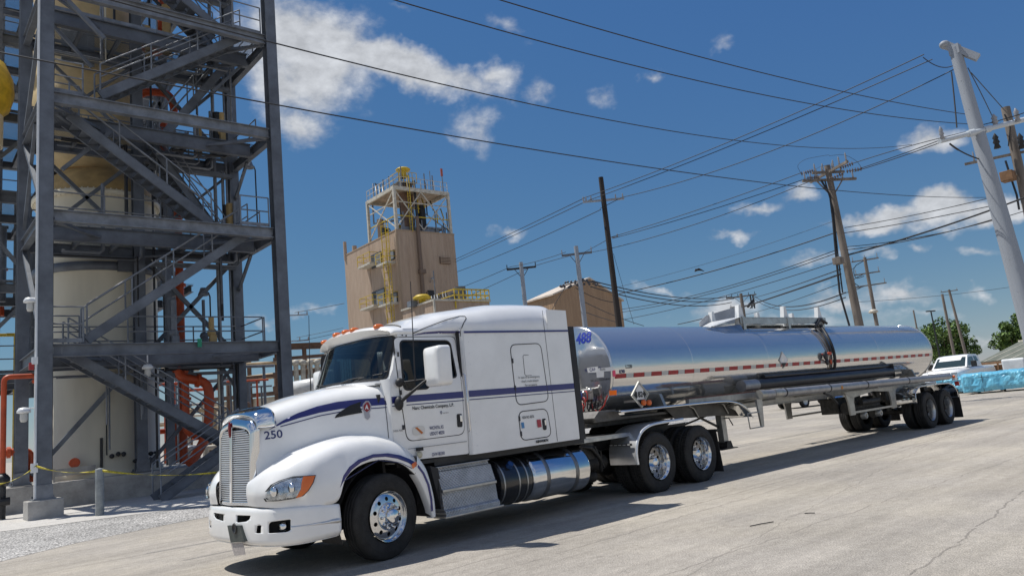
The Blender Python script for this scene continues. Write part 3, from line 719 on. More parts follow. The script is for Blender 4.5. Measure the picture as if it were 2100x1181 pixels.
# ---- roof shell
RS = [(.36, [(0,2.905),(.45,2.90),(.78,2.87),(.92,2.835),(.965,2.79),(.93,2.77)]),
 (.42, [(0,2.945),(.45,2.94),(.78,2.91),(.93,2.87),(1.0,2.82),(.985,2.775)]),
 (.75, [(0,2.985),(.45,2.98),(.76,2.95),(.93,2.90),(1.01,2.83),(1.015,2.79)]),
 (1.0, [(0,3.07),(.45,3.065),(.72,3.04),(.90,2.98),(1.02,2.86),(1.02,2.79)]),
 (1.42, [(0,3.165),(.5,3.16),(.78,3.12),(.98,3.04),(1.05,2.90),(1.035,2.78)]),
 (1.7, [(0,3.20),(.5,3.195),(.80,3.16),(1.02,3.07),(1.14,2.92),(1.165,2.78)]),
 (2.35, [(0,3.285),(.5,3.28),(.78,3.25),(1.0,3.16),(1.145,2.96),(1.17,2.78)]),
 (2.8, [(0,3.30),(.5,3.295),(.78,3.27),(1.0,3.19),(1.15,2.98),(1.17,2.78)]),
 (3.38, [(0,3.30),(.5,3.295),(.78,3.27),(1.0,3.19),(1.15,2.98),(1.17,2.78)]),
 (3.50, [(0,3.27),(.5,3.265),(.76,3.24),(.98,3.16),(1.14,2.97),(1.17,2.78)]),
 (3.56, [(0,3.15),(.5,3.15),(.74,3.12),(.96,3.05),(1.13,2.95),(1.17,2.78)])]
RS[0] = (.40, RS[0][1]); RS[1] = (.44, RS[1][1])
def roof_pt(x, t, s):
    xs = [r[0] for r in RS]; k = 0
    while k < len(xs)-2 and x > xs[k+1]: k += 1
    f = (x-xs[k])/(xs[k+1]-xs[k]); f = f*f*(3-2*f) if k > 1 else f
    a = spl([V(p) for p in RS[k][1]], t); b = spl([V(p) for p in RS[k+1][1]], t); q = a*(1-f)+b*f
    bow = .17*(1-min(1, q.x/.95)**2)*max(0, 1-(x-.40)/.5)
    return V((x-bow, s*max(0, q.x), q.y))
rows = []; X = [.40, .415, .44, .5, .6, .7, .8, .9, 1.0, 1.1, 1.2, 1.3, 1.42, 1.55, 1.7, 1.9, 2.1, 2.35, 2.6, 2.8, 3.1, 3.3, 3.38, 3.42, 3.46, 3.5, 3.53, 3.56]
for x in X: rows.append([roof_pt(x, 1-k/20, 1) for k in range(20)]+[roof_pt(x, k/20, -1) for k in range(21)])
m = MB(); m.grid(rows); roof = m.build('roof', paint, truck, weld=True)
# rear slope of the roof down to the sleeper back
m = MB(); m.grid([[p for p in rows[-1]], [V((3.6, p.y*.98, min(p.z, 2.80)-.04)) for p in rows[-1]]]); m.build('roof_end', paint, truck)
# visor underside
m = MB(); m.grid([[rows[0][k], V((ws_fn(rows[0][k].y/.93*.93, 1).x+.03, rows[0][k].y*.98, 2.785))] for k in range(41)]); m.build('visor_underside', paint, truck)
# marker lamps
for yy in (.80, .27, .0, -.22, -.70):
    t = min(1, abs(yy)/.95*.62); q = None
    for k in range(60):
        p = roof_pt(.46, k/60*.9, 1 if yy > 0 else -1)
        if q is None or abs(p.y-yy) < abs(q.y-yy): q = p
    g = MB(); g.ball(q+V((.0, 0, .0)), .055, 12, (1.5, 1.05, .75)); g.build('marker_lamp', amber, truck)
g = MB(); g.path([roof_pt(.60, k/20, 1)+V((0, 0, .004)) for k in range(12, -1, -1)]+[roof_pt(.60, k/20, -1)+V((0, 0, .004)) for k in range(1, 13)], .012, 6); g.build('roof_trim', blackp, truck)
# ---- sleeper
def sy(x, z): return 1.172-.012*max(0, (1.3-z))
hat = rounded([(2.36, 2.585), (3.0, 2.60), (3.05, 1.72), (2.38, 1.70)], .11, 6); hat2 = rounded([(2.395, 1.595), (2.99, 1.60), (3.03, 1.19), (2.40, 1.185)], .11, 6)
def grow(P, d):
    cx = sum(p[0] for p in P)/len(P); cz = sum(p[1] for p in P)/len(P); return [(p[0]+(d if p[0] > cx else -d), p[1]+(d if p[1] > cz else -d)) for p in P]
for s in (-1, 1):
    vs, tr = patch([(1.48, 1.085), (3.66, 1.085), (3.66, 3.13), (3.2, 3.14), (3.2, 2.80), (1.48, 2.80)], [grow(hat, .006), grow(hat2, .006)], .12)
    m = MB(); m.add([(p[0], s*sy(*p), p[1]) for p in vs], tr, True)
    m.grid([[V((1.48, s*1.17, z)), V((1.465, s*1.15, z)), V((1.46, s*1.06, z))] for z in (1.085, 1.6, 2.2, 2.82)])
    sl_ = m.build('sleeper_side', paint, truck)
    if s < 0: sl_near = sl_
    for q, nm in ((hat, 'sleeper_window_hatch'), (hat2, 'luggage_door')):
        vs, tr = patch(q, (), .15); g = MB(); g.add([(p[0], s*(sy(*p)+.002), p[1]) for p in vs], tr); hh = g.build(nm, paint, truck)
        g = MB(); g.path([(p[0], s*(sy(*p)+.001), p[1]) for p in grow(q, .004)+grow(q, .004)[:1]], .0075, 5); g.build('seal', seam, hh)
        if q is hat2:
            vs, tr = patch(rounded([(2.86, 1.46), (2.945, 1.46), (2.94, 1.29), (2.86, 1.29)], .03, 4), (), .1); g = MB(); g.add([(p[0], s*(sy(*p)+.008), p[1]) for p in vs], tr); h2 = g.build('door_handle', blackp, hh)
            g = MB(); g.box((2.905, s*1.183-.008, 1.36), (2.935, s*1.183+.008, 1.44)); g.build('latch', chrome, h2, bevel=.004)
        else:
            g = MB(); g.path([(2.72, s*1.174, 2.43), (2.62, s*1.176, 2.43), (2.60, s*1.176, 2.41), (2.60, s*1.176, 2.14), (2.62, s*1.176, 2.12), (2.74, s*1.174, 2.12)], .004, 5); g.build('embossed_line', seam, hh)
    g = MB(); g.box((3.665, s*1.16-.02, 1.07), (3.80, s*1.16+.02, 2.87)); g.build('side_extender_rubber', blackp, truck, bevel=.01)
    g = MB(); g.bar((3.12, s*1.1745, 3.12), (3.15, s*1.1745, 1.10), .004, .005); g.build('panel_seam', seam, truck)
    # dark gap between cab and sleeper plus the grab rail
    g = MB(); g.box((1.435, s*1.08-.02, 1.09), (1.475, s*1.08+.02, 2.80)); g.build('cab_gap', blackp, truck)
    g = MB(); g.path([(1.465, s*1.12, 2.20), (1.465, s*1.15, 2.18), (1.47, s*1.155, 1.42), (1.47, s*1.12, 1.39)], .012, 8); g.build('grab_rail', chrome, truck)
m = MB(); m.box((3.60, -1.16, 1.09), (3.64, 1.16, 2.86)); m.build('sleeper_back', mat('back_wall_grey', (.30, .31, .33), .5, 0, .2, 3), truck)
m = MB(); m.box((.3, -1.05, 1.05), (3.62, 1.05, 1.10)); m.build('cab_floor', blackm, truck)
# ---- interior
m = MB(); m.box((.36, -.90, 1.9), (.64, .90, 2.10)); m.box((.62, -.95, 1.3), (.66, .95, 2.06)); dash = m.build('dashboard', interior, truck, bevel=.05)
m = MB(); m.path([(.78+.06*cos(t/20*2*pi)*0, -.5+.22*cos(t/20*2*pi), 2.02+.20*sin(t/20*2*pi)) for t in range(21)], .016, 6); m.tube((.6, -.5, 1.95), (.78, -.5, 2.02), .03); m.build('steering_wheel', blackp, truck)
for s in (-1, 1):
    m = MB(); m.box((.95, s*.5-.26, 1.55), (1.4, s*.5+.26, 1.72)); m.box((1.34, s*.5-.26, 1.7), (1.48, s*.5+.26, 2.42)); m.build('seat', interior, truck, bevel=.05)
m = MB(); m.box((1.55, -1.02, 1.12), (1.58, 1.02, 2.9)); m.build('cab_curtain', interior2, truck)
m = MB(); m.box((.55, -.92, 2.76), (1.55, .92, 2.79)); m.build('headliner', interior2, truck)
# ---- stripes (on hood and fenders laid off the real surface, on the flat sides as thin film)
ORG = TO
def px_decal(name, mt, px, plane, bvh, off=.003, step=.04): return decal(name, mt, truck, bvh, P2(px, plane), ORG, plane, step, off)
def px_line(name, mt, px, w, plane, bvh, off=.004): return ribbon_on(name, mt, truck, bvh, P2(px, plane), ORG, plane, w, off)
st_top = [(549,882.5), (580,862), (610,847), (650,833), (690,824), (740,818), (793,815)]; st_bot = [(793,829.5), (760,832), (745,833), (700,838), (655,846), (610,858), (580,868)]
px_decal('side_stripe', blue, st_top+st_bot, -.85, bv_near)
px_line('side_pinstripe', navy, [(575,874.5), (610,865), (655,852.5), (700,844), (745,838.5), (793,835)], .012, -.85, bv_near)
px_decal('fender_stripe', blue, [(697,1000), (704,975), (716,957), (735,942), (765,931), (795,929), (820,933), (840,941), (856,951), (852,957), (836,948), (815,940), (790,936), (765,938), (740,948), (722,962), (708,980)], -1.2, bv_near, .004, .03)
px_line('fender_pinstripe', navy, [(706,985), (716,972), (730,960), (750,949), (775,943), (800,944), (825,950), (845,960)], .008, -1.2, bv_near)
px_decal('fender_stripe', blue, strip([(856,954), (868,970), (878,993), (884,1022), (886,1048)], 4.5), -1.24, bv_near, .004, .03)
px_decal('hood_vent', mat('vent_black', (.012, .012, .013), .6), [(686,857), (690,850), (702,841), (718,831), (741,823), (738,832), (743,846), (720,850)], -.87, bv_near, .006)
g = px_decal('winged_emblem', mat('emblem_silver', (.45, .42, .42), .3, .6), [(750,822), (756,822), (761,830), (761,840), (757,846), (759,855), (754,861), (748,856), (746,845), (742,838), (744,828)], -.9, bv_near, .010, .015)
px_decal('emblem_inlay', mat('emblem_red', (.30, .03, .03), .35, .2), [(751,825), (755,825), (759,833), (758,840), (752,845), (746,840), (745,832)], -.9, bv_near, .013, .012)
px_decal('emblem_letter', mat('emblem_white', (.75, .72, .70), .4), [(751.6,829), (753.2,833), (755.4,839.5), (753.6,839.5), (751.5,836.5), (749.4,839.5), (748,839.5), (750.2,833)], -.9, bv_near, .015, .012)
px_decal('amber_side_lamp', amber, rounded([(842,951), (851,947), (853,954), (845,961)], 2, 3), -1.24, bv_near, .02, .02)
px_line('hood_seam', seam, [(787,801), (789,815), (791,840), (794,866), (797,898)], .009, -1.0, bvh_of([hood, cabside, fenders[-1]]))
def side(y0, lift=.006):
    return lambda x, z: (x, -(cy(x, z)+lift) if x < 1.46 else -(sy(x, z)+lift), z)
def flat(name, poly, mt, parent=truck, step=.2, lift=.006):
    vs, tr = patch(poly, (), step); f = side(0, lift); m = MB(); m.add([f(p[0], p[1]) for p in vs], tr); return m.build(name, mt, parent)
flat('side_stripe', [(.285, 1.955), (1.43, 1.957), (1.43, 1.868), (.285, 1.866)], blue); flat('side_stripe', [(1.485, 1.957), (3.655, 1.957), (3.655, 1.868), (1.485, 1.868)], blue)
flat('side_pinstripe', [(.285, 1.838), (1.43, 1.838), (1.43, 1.826), (.285, 1.826)], navy); flat('side_pinstripe', [(1.485, 1.838), (3.655, 1.838), (3.655, 1.826), (1.485, 1.826)], navy)
bv_top = bvh_of([roof, sl_near, cabside])
for a in (flat('roof_stripe', [(1.49, 2.795), (3.655, 2.812), (3.655, 2.785), (1.49, 2.765)], blue, lift=.012),): pass
px_decal('roof_stripe', blue, [(842,688.5), (870,681), (900,678.5), (944,678.5), (944,683), (900,683.5), (870,685)], -1.05, bv_top, .006)
px_line('fairing_seam', seam, [(845,684), (880,669), (915,656), (942,648.5), (953,648.5), (956,653), (951,662), (945,676), (944.5,690)], .014, -1.05, bv_top)
for nm, P in (('rivet_row', [(3.60, 1.2+.16*k) for k in range(11)]+[(1.56, 1.2+.16*k) for k in range(10)]+[(1.7+.19*k, 2.74) for k in range(10)]), ):
    g = MB()
    for x, z in P: g.tube((x, -(sy(x, z)+.001), z), (x, -(sy(x, z)+.005), z), .006, n=6)
    g.build1(nm, paint2, truck)
for x, z in ((2.375, 2.35), (2.375, 1.95), (2.40, 1.50), (2.405, 1.28)):
    g = MB(); g.box((x-.015, -1.185, z-.035), (x+.012, -1.170, z+.035)); g.build('hinge', seam, truck)
for z in (1.55, 2.0, 2.5): g = MB(); g.box((.405, -1.10, z-.03), (.425, -1.075, z+.03)); g.build('hinge', seam, truck)
g = MB(); g.tube((.45, -1.11, 1.27), (1.42, -1.125, 1.27), .003, n=5); g.build('panel_seam', seam, truck)
# ---- lettering on the truck
def tx(name, mt, body, size, px, py, plane=None, slope=0.0, bold=0, xs=1.0, bvh=None, al='CENTER'):
    y0 = -1.10 if plane is None else plane; c = tl(px, py, y0); f = side(0, .012)
    def fn(a, b):
        x = c.x+a; z = c.z+b+a*slope
        if bvh:
            h = bvh.ray_cast(V((x, -3, z)), V((0, 1, 0)))
            return h[0]+V((0, -.006, 0)) if h[0] else V((x, y0, z))
        return V(f(x, z))
    return text_on(name, mt, truck, body, size, fn, bold, xs, align=al)
tx('fleet_number', navy, '250', .135, 556, 892, -.47, .02, .002, 1.0, bv_near)
tx('company_name', blackp, 'Nanc Chemicals Company, L.P.', .062, 888, 833.5, -1.10, 0, .0012, .86)
tx('lettering', navy, '0', .06, 903, 846, -1.10, 0, .001); tx('lettering', seam, 'carriers', .03, 912, 846, -1.10)
tx('lettering', navy, 'WICHITA, KS', .062, 894, 876.5, -1.10, 0, .001, .62); tx('lettering', navy, 'USDOT 48250', .062, 895.5, 888, -1.10, 0, .001, .62)
tx('lettering', navy, 'GVW 80,000', .062, 899, 930.5, -1.10, 0, .001, .62); tx('lettering', seam, 'DIESEL FUEL', .035, 815, 883, -1.06, 0, 0, .7)
tx('lettering', seam, 'In case of an emergency', .050, 1084, 773, -1.17, 0, 0, .92); tx('lettering', seam, 'check truck sleeper', .050, 1086, 781, -1.17, 0, 0, .92); tx('lettering', seam, 'for occupants', .050, 1088, 789, -1.17, 0, 0, .92)
tx('lettering', seam, 'HDN NO. 02376', .055, 1082, 855, -1.17, 0, .001, .62); tx('badge_lettering', blackp, 'KENWORTH', .05, 1111, 904, -1.17, 0, .003, .9)
flat('sticker_blue', [(2.42, 1.44), (2.475, 1.44), (2.48, 1.355), (2.425, 1.355)], mat('sticker_blue', (.08, .25, .50), .5), lift=.012)
flat('sticker_red', [(2.745, 1.455), (2.83, 1.455), (2.835, 1.34), (2.75, 1.34)], mat('sticker_red', (.42, .05, .07), .5), lift=.012)
flat('door_sticker', rounded([(.55, 1.545), (.74, 1.545), (.74, 1.43), (.55, 1.43)], .05, 5), mat('sticker_white', (.7, .68, .64), .5), lift=.012)
flat('sticker_orange', [(.585, 1.53), (.62, 1.535), (.71, 1.455), (.68, 1.44)], mat('sticker_orange', (.55, .16, .03), .5), lift=.016)
for k, (px, py) in enumerate([(833, 688), (825, 687)]):
    c = tl(px, py, -1.02); g = MB(); g.ball((c.x, -1.02, c.z), .012, 8); g.build('rivet', seam, truck)
c = tl(861, 932, -1.12); g = MB(); g.ball((c.x, -1.115, c.z), .045, 12, (1, .5, 1)); g.build('marker_lamp', mat('cream_lens', (.55, .5, .36), .3), truck); g = MB(); g.box((c.x-.04, -1.14, c.z+.05), (c.x+.05, -1.10, c.z+.09)); g.build('lamp_bracket', blackp, truck)
# ---- running gear
def tread_tyre(m, cx, cy_, s, r=.505, w=.28, lug=False):
    """tyre as a lathe about y; s = outward side"""
    h = w/2
    pf = [(.292, -h*.72), (.31, -h*.95), (.36, -h*1.02), (.42, -h*1.0), (.46, -h*.97), (.488, -h*.90), (.500, -h*.80)]
    tr_ = []
    for k in range(4):
        a = -h*.74+k*(h*1.48/4); b = a+h*1.48/4; tr_ += [(r, a+.006), (r+.001, (a+b)/2), (r, b-.006), (r-.014, b-.005), (r-.014, b+.005)]
    pf = pf+tr_[:-2]+[(a, -b) for a, b in pf[::-1]]
    rr = r/.505; pf = [(a*rr if a > .35 else a, b) for a, b in pf]
    m.lathe(pf, (cx, cy_, r), 'y', 56)
    ring = [(.40*rr, s*h*1.005), (.415*rr, s*h*1.03), (.43*rr, s*h*1.0)]; m.lathe(ring, (cx, cy_, r), 'y', 40)
    if lug:
        for k in range(60):
            a = 2*pi*k/60
            for q in (-1, 1):
                c0 = V((cx+(r+.004)*cos(a), cy_+q*h*.55, r+(r+.004)*sin(a))); t = V((-sin(a), 0, cos(a)))
                m.bar(c0-V((0, h*.28, 0)), c0+V((0, h*.28, 0)), .022, .02, V((cos(a), 0, sin(a))))
def wheel(name, cx, cyo, s, r, kind, parent=truck, world=False):
    """cyo: y of outer tyre face, s: outward side (-1 near)"""
    cy0 = cyo-s*.14; m = MB(); tread_tyre(m, cx, cy0, s, r, .28, kind == 'drive')
    if kind != 'steer': tread_tyre(m, cx, cy0-s*.33, s, r, .28, kind == 'drive')
    w = m.build('wheel', rubber, parent, world=world)
    z = r; rim = MB()
    if kind == 'steer':
        disc_y = cyo-s*.035; pr = [(.300, .0), (.298, -.012), (.286, -.02), (.278, -.045), (.27, -.05)]; rim.lathe([(a, cyo+s*b+s*.01) for a, b in pr], (cx, 0, z), 'y', 48)
        fn = lambda a, b: V((cx+a, disc_y+s*(.0+.055*(1-min(1, math.hypot(a, b)/.27))**.6), z+b))
    else:
        pr = [(.300, .005), (.298, -.008), (.285, -.018), (.272, -.05), (.262, -.10), (.262, -.15), (.255, -.17)]; rim.lathe([(a, cyo+s*b+s*.005) for a, b in pr], (cx, 0, z), 'y', 48)
        disc_y = cyo-s*.165; fn = lambda a, b: V((cx+a, disc_y-s*.03*(1-min(1, math.hypot(a, b)/.26)), z+b))
    Rr = .272 if kind == 'steer' else .257
    outer = [(Rr*cos(2*pi*k/48), Rr*sin(2*pi*k/48)) for k in range(48)]; hs = []
    for k in range(10):
        a = 2*pi*(k+.5)/10; hs.append([(.208*cos(a)+.026*cos(t*pi/5), .208*sin(a)+.026*sin(t*pi/5)) for t in range(10)])
    ro = rim.build('rim', alu if kind != 'trailer' else alud, w, world=world, weld=True)
    vs, tr = patch(outer, hs, .035); dsc = MB(); dsc.add([fn(p[0], p[1]) for p in vs], tr, True); dsc.build('wheel_disc', alu if kind == 'steer' else (mat('disc_aluminium', (.30, .30, .31), .22, .9, .2, 8) if 'disc_aluminium' not in MATS else MATS['disc_aluminium']), w, world=world, weld=True)
    bk = MB(); bk.lathe([(.26, 0), (0.0, 0)], (cx, disc_y-s*.05, z), 'y', 24); bk.build('brake_drum', blackm, w, world=world)
    hub = MB(); d0 = disc_y+s*(.05 if kind == 'steer' else -.02)
    if kind == 'steer': hub.lathe([(.165, d0-s*.03), (.165, d0+s*.0), (.155, d0+s*.012), (.10, d0+s*.018), (.095, d0+s*.045), (.09, d0+s*.085), (.075, d0+s*.098), (.0, d0+s*.10)], (cx, 0, z), 'y', 32)
    else: hub.lathe([(.15, d0-s*.03), (.145, d0), (.10, d0+s*.01), (.085, d0+s*.02), (.08, d0+s*.11), (.062, d0+s*.125), (0, d0+s*.128)], (cx, 0, z), 'y', 24)
    hub.build('hub_cap', chrome if kind != 'trailer' else steeld, w, world=world)
    nb = MB()
    for k in range(10):
        a = 2*pi*k/10; c = V((cx+.14*cos(a), d0, z+.14*sin(a))); nb.tube(c-V((0, s*.01, 0)), c+V((0, s*.038, 0)), .021, .017, 6); nb.ball(c+V((0, s*.038, 0)), .017, 6)
    nb.build('lug_nuts', chrome if kind != 'trailer' else steeld, w, world=world)
    return w
WST = R(9)
for s in (-1, 1):
    w = wheel('wheel', 0, s*1.235, s, .508, 'steer')
    # steered a little to the driver's left
    c = Matrix.Translation((-.02, s*1.09, 0)) @ Matrix.Rotation(WST, 4, 'Z') @ Matrix.Translation((0, -s*1.09, 0)); w.matrix_local = c
DX = (5.56, 6.88)
for x in DX:
    for s in (-1, 1): wheel('wheel', x, s*1.22, s, .505, 'drive')
m = MB()
for s in (-1, 1): m.channel((-1.1, s*.43, .92), (7.6, s*.43, .92), -.08*s, .27, .012, (0, 0, 1))
fr = m.build('frame_rail', blackm, truck)
m = MB()
for x in (-.2, 1.5, 3.0, 4.6, 5.56, 6.2, 6.88, 7.5): m.box((x-.05, -.42, .82), (x+.05, .42, 1.0))
m.tube((0, -.95, .5), (0, .95, .5), .06)
for x in DX:
    m.tube((x, -.95, .505), (x, .95, .505), .10); m.ball((x, 0, .52), .24, 12); m.tube((x-.02, 0, .55), (x-1.0, 0, .62), .05)
m.tube((1.8, 0, .75), (4.6, 0, .62), .055)
m.build('axle', steeld, truck)
m = MB(); m.box((-.9, -.38, .7), (.9, .38, 1.7)); m.box((.9, -.3, .6), (1.9, .3, 1.1)); m.box((-1.2, -.42, .75), (-1.05, .42, 1.75)); m.build('engine', steeld, truck, bevel=.05)
# airbags, tanks and brackets seen between cab and drive wheels
for s in (-1, 1):
    m = MB()
    m.tube((4.15, s*.62, .62), (4.75, s*.62, .62), .13, n=16); m.box((3.92, s*.78-.16, .72), (4.22, s*.78+.16, 1.0)); m.tube((4.0, s*.62, .42), (4.5, s*.62, .40), .09, n=12)
    for x in DX: m.tube((x+.35, s*.45, .50), (x+.35, s*.45, .85), .13, n=14); m.bar((x-.55, s*.45, .62), (x+.45, s*.45, .45), .1, .08)
    m.path([(3.9, s*.9, .95), (4.1, s*1.0, .9), (4.35, s*.95, .7), (4.45, s*.85, .5)], .03); m.bar((4.15, s*1.0, .92), (4.45, s*.9, .55), .06, .03)
    m.path([(4.5, s*.5, .9), (4.6, s*.75, .8), (4.65, s*.7, .6), (4.5, s*.6, .45)], .02)
    m.build('air_tank', steeld, truck, bevel=.01)
m = MB()
for k in range(3): m.path([(3.72, -.25+.2*k, 1.55), (3.95, -.3+.25*k, 1.25), (4.2, -.2+.2*k, 1.28), (4.5, -.1+.1*k, 1.5)], .014, 6)
m.build('air_hose', blackp, truck)
# walk plate behind cab
m = MB(); m.box((3.70, -.98, 1.03), (5.15, .98, 1.06)); m.bar((3.7, -.99, 1.02), (5.2, -.99, 1.02), .03, .05); m.build('deck_plate', alud, truck)
# fuel tanks
for s in (-1, 1):
    cyy = s*.86
    m = MB(); m.lathe([(0, 2.56), (.30, 2.56), (.335, 2.575), (.342, 2.61), (.342, 3.78), (.335, 3.815), (.30, 3.83), (0, 3.835)], (0, cyy, .62), 'x', 40); ft = m.build('fuel_tank', alu, truck)
    for x in (2.86, 3.50):
        g = MB(); g.lathe([(.343, x-.035), (.352, x-.03), (.352, x+.03), (.343, x+.035)], (0, cyy, .62), 'x', 36); g.build('tank_strap', mat('strap_steel', (.22, .22, .22), .35, .8) if 'strap_steel' not in MATS else MATS['strap_steel'], ft)
    m = MB(); m.lathe([(0, 1.93), (.29, 1.93), (.325, 1.95), (.33, 1.98), (.33, 2.52), (.31, 2.555), (0, 2.56)], (0, cyy, .62), 'x', 40); bk = m.build('black_canister', mat('gloss_black', (.015, .015, .017), .22, 0, .2, 5, coat=.4) if 'gloss_black' not in MATS else MATS['gloss_black'], truck)
    for x in (1.99, 2.28, 2.44):
        g = MB(); g.lathe([(.331, x-.012), (.337, x-.01), (.337, x+.01), (.331, x+.012)], (0, cyy, .62), 'x', 36); g.build('canister_band', alud, bk)
    g = MB(); g.tube((2.16, cyy+s*.25, .84), (2.16, cyy+s*.30, .885), .05, .045, 12); g.build('filler_cap', mat('cap_blue', (.02, .06, .18), .35) if 'cap_blue' not in MATS else MATS['cap_blue'], bk)
def tread_mat():
    m = mat('tread_plate', (.52, .52, .52), .34, .8, .3, 4); nt = m.node_tree; n = nt.nodes; L = nt.links.new; b = n['Principled BSDF']
    tc_ = n.new('ShaderNodeTexCoord'); ms = []
    for rz in (.785, -.785):
        mp_ = n.new('ShaderNodeMapping'); mp_.inputs['Rotation'].default_value = (0, rz, 0); mp_.inputs['Scale'].default_value = (1, 1, 1); L(tc_.outputs['Object'], mp_.inputs[0])
        w = n.new('ShaderNodeTexWave'); w.wave_type = 'BANDS'; w.bands_direction = 'X'; w.inputs['Scale'].default_value = 9; L(mp_.outputs[0], w.inputs['Vector']); ms.append(w.outputs['Fac'])
    a = n.new('ShaderNodeMath'); a.operation = 'MAXIMUM'; L(ms[0], a.inputs[0]); L(ms[1], a.inputs[1]); bp = n.new('ShaderNodeBump'); bp.inputs['Strength'].default_value = .9; bp.inputs['Distance'].default_value = .01; L(a.outputs[0], bp.inputs['Height']); L(bp.outputs[0], b.inputs['Normal']); return m
trm = tread_mat()
for s in (-1, 1):
    pr = [(.86, .985), (1.08, .975), (1.085, .93), (1.13, .92), (1.21, .70), (1.20, .665), (1.225, .45), (1.26, .42), (1.26, .35), (1.0, .35), (.86, .5)]
    m = MB(); m.prism([(s*a, b) for a, b in pr], .86, 1.80, 'x'); bs = m.build('cab_step', trm, truck)
    g = MB(); g.box((.84, min(s*1.0, s*1.275), .335), (1.86, max(s*1.0, s*1.275), .365)); g.box((.86, min(s*1.19, s*1.235), .66), (1.80, max(s*1.19, s*1.235), .70)); g.box((.86, min(s*1.05, s*1.12), .975), (1.8, max(s*1.05, s*1.12), .99)); g.build('step_tread', alud, bs, bevel=.006)
    g = MB(); g.prism([(.74, 1.02), (.86, .98), (.97, .38), (.88, .36)], s*1.0, s*1.16, 'y'); g.build('splash_guard', blackp, truck)
    g = MB(); g.box((.6, min(s*.62, s*1.0), .55), (.72, max(s*.62, s*1.0), 1.1)); g.build('inner_guard', blackp, truck)
    # sill under the sleeper
    g = MB(); g.box((.9, min(s*.7, s*1.04), 1.0), (3.9, max(s*.7, s*1.04), 1.085)); g.build('sill', blackm, truck)
    # quarter fender
    pa = [V(p) for p in [(4.955, .53), (4.95, .70), (5.0, .88), (5.12, 1.03), (5.30, 1.12), (5.55, 1.165), (6.0, 1.175), (6.42, 1.18)]]
    rows = []
    for i in range(31):
        q = spl(pa, i/30); q2 = spl(pa, min(1, i/30+.01)); t = (q2-q).normalized() if i < 30 else V((1, 0)); nn = V((-t.y, t.x))*-1 if False else V((-t.y, t.x))
        rows.append([V((q.x-nn.x*.03, s*1.235, q.y-nn.y*.03)), V((q.x, s*1.24, q.y)), V((q.x+nn.x*.012, s*1.22, q.y+nn.y*.012)), V((q.x, s*1.19, q.y)), V((q.x, s*.63, q.y)), V((q.x-nn.x*.02, s*.61, q.y-nn.y*.02))])
    g = MB(); g.grid(rows); qf = g.build('drive_fender', mat('satin_aluminium', (.80, .81, .82), .34, .6, .12, 3) if 'satin_aluminium' not in MATS else MATS['satin_aluminium'], truck, weld=True)
    g = MB(); g.box((4.93, min(s*.66, s*1.16), .845), (4.955, max(s*.66, s*1.16), .885)); lb = g.build('lamp_strip', blackp, qf, bevel=.005)
    for k in range(5): g = MB(); yy = s*(.72+.095*k); g.box((4.922, yy-.03, .855), (4.93, yy+.03, .875)); g.build('strip_lamp', greyt, lb)
    g = MB(); g.tube((5.2, s*.62, 1.0), (5.2, s*.42, .95), .025); g.tube((6.2, s*.62, 1.14), (6.2, s*.42, .95), .025); g.build('fender_bracket', steeld, qf)
    g = MB(); g.add([(7.44, s*.64, .86), (7.44, s*1.22, .86), (7.52, s*1.22, .10), (7.52, s*.64, .10), (7.455, s*.64, .86), (7.455, s*1.22, .86), (7.535, s*1.22, .10), (7.535, s*.64, .10)], [(0,1,2,3), (7,6,5,4), (0,4,5,1), (1,5,6,2), (2,6,7,3), (3,7,4,0)]); g.bar((7.44, s*.42, .88), (7.44, s*1.23, .88), .03, .04); g.build('mud_flap', rubber, truck)
# fifth wheel
m = MB(); m.prism([(5.75, 1.08), (5.85, 1.17), (6.75, 1.20), (6.95, 1.10), (6.95, 1.06), (5.75, 1.04)], -.5, .5, 'y'); m.box((6.0, -.42, .95), (6.7, -.34, 1.1)); m.box((6.0, .34, .95), (6.7, .42, 1.1)); m.build('fifth_wheel', steeld, truck, bevel=.015)
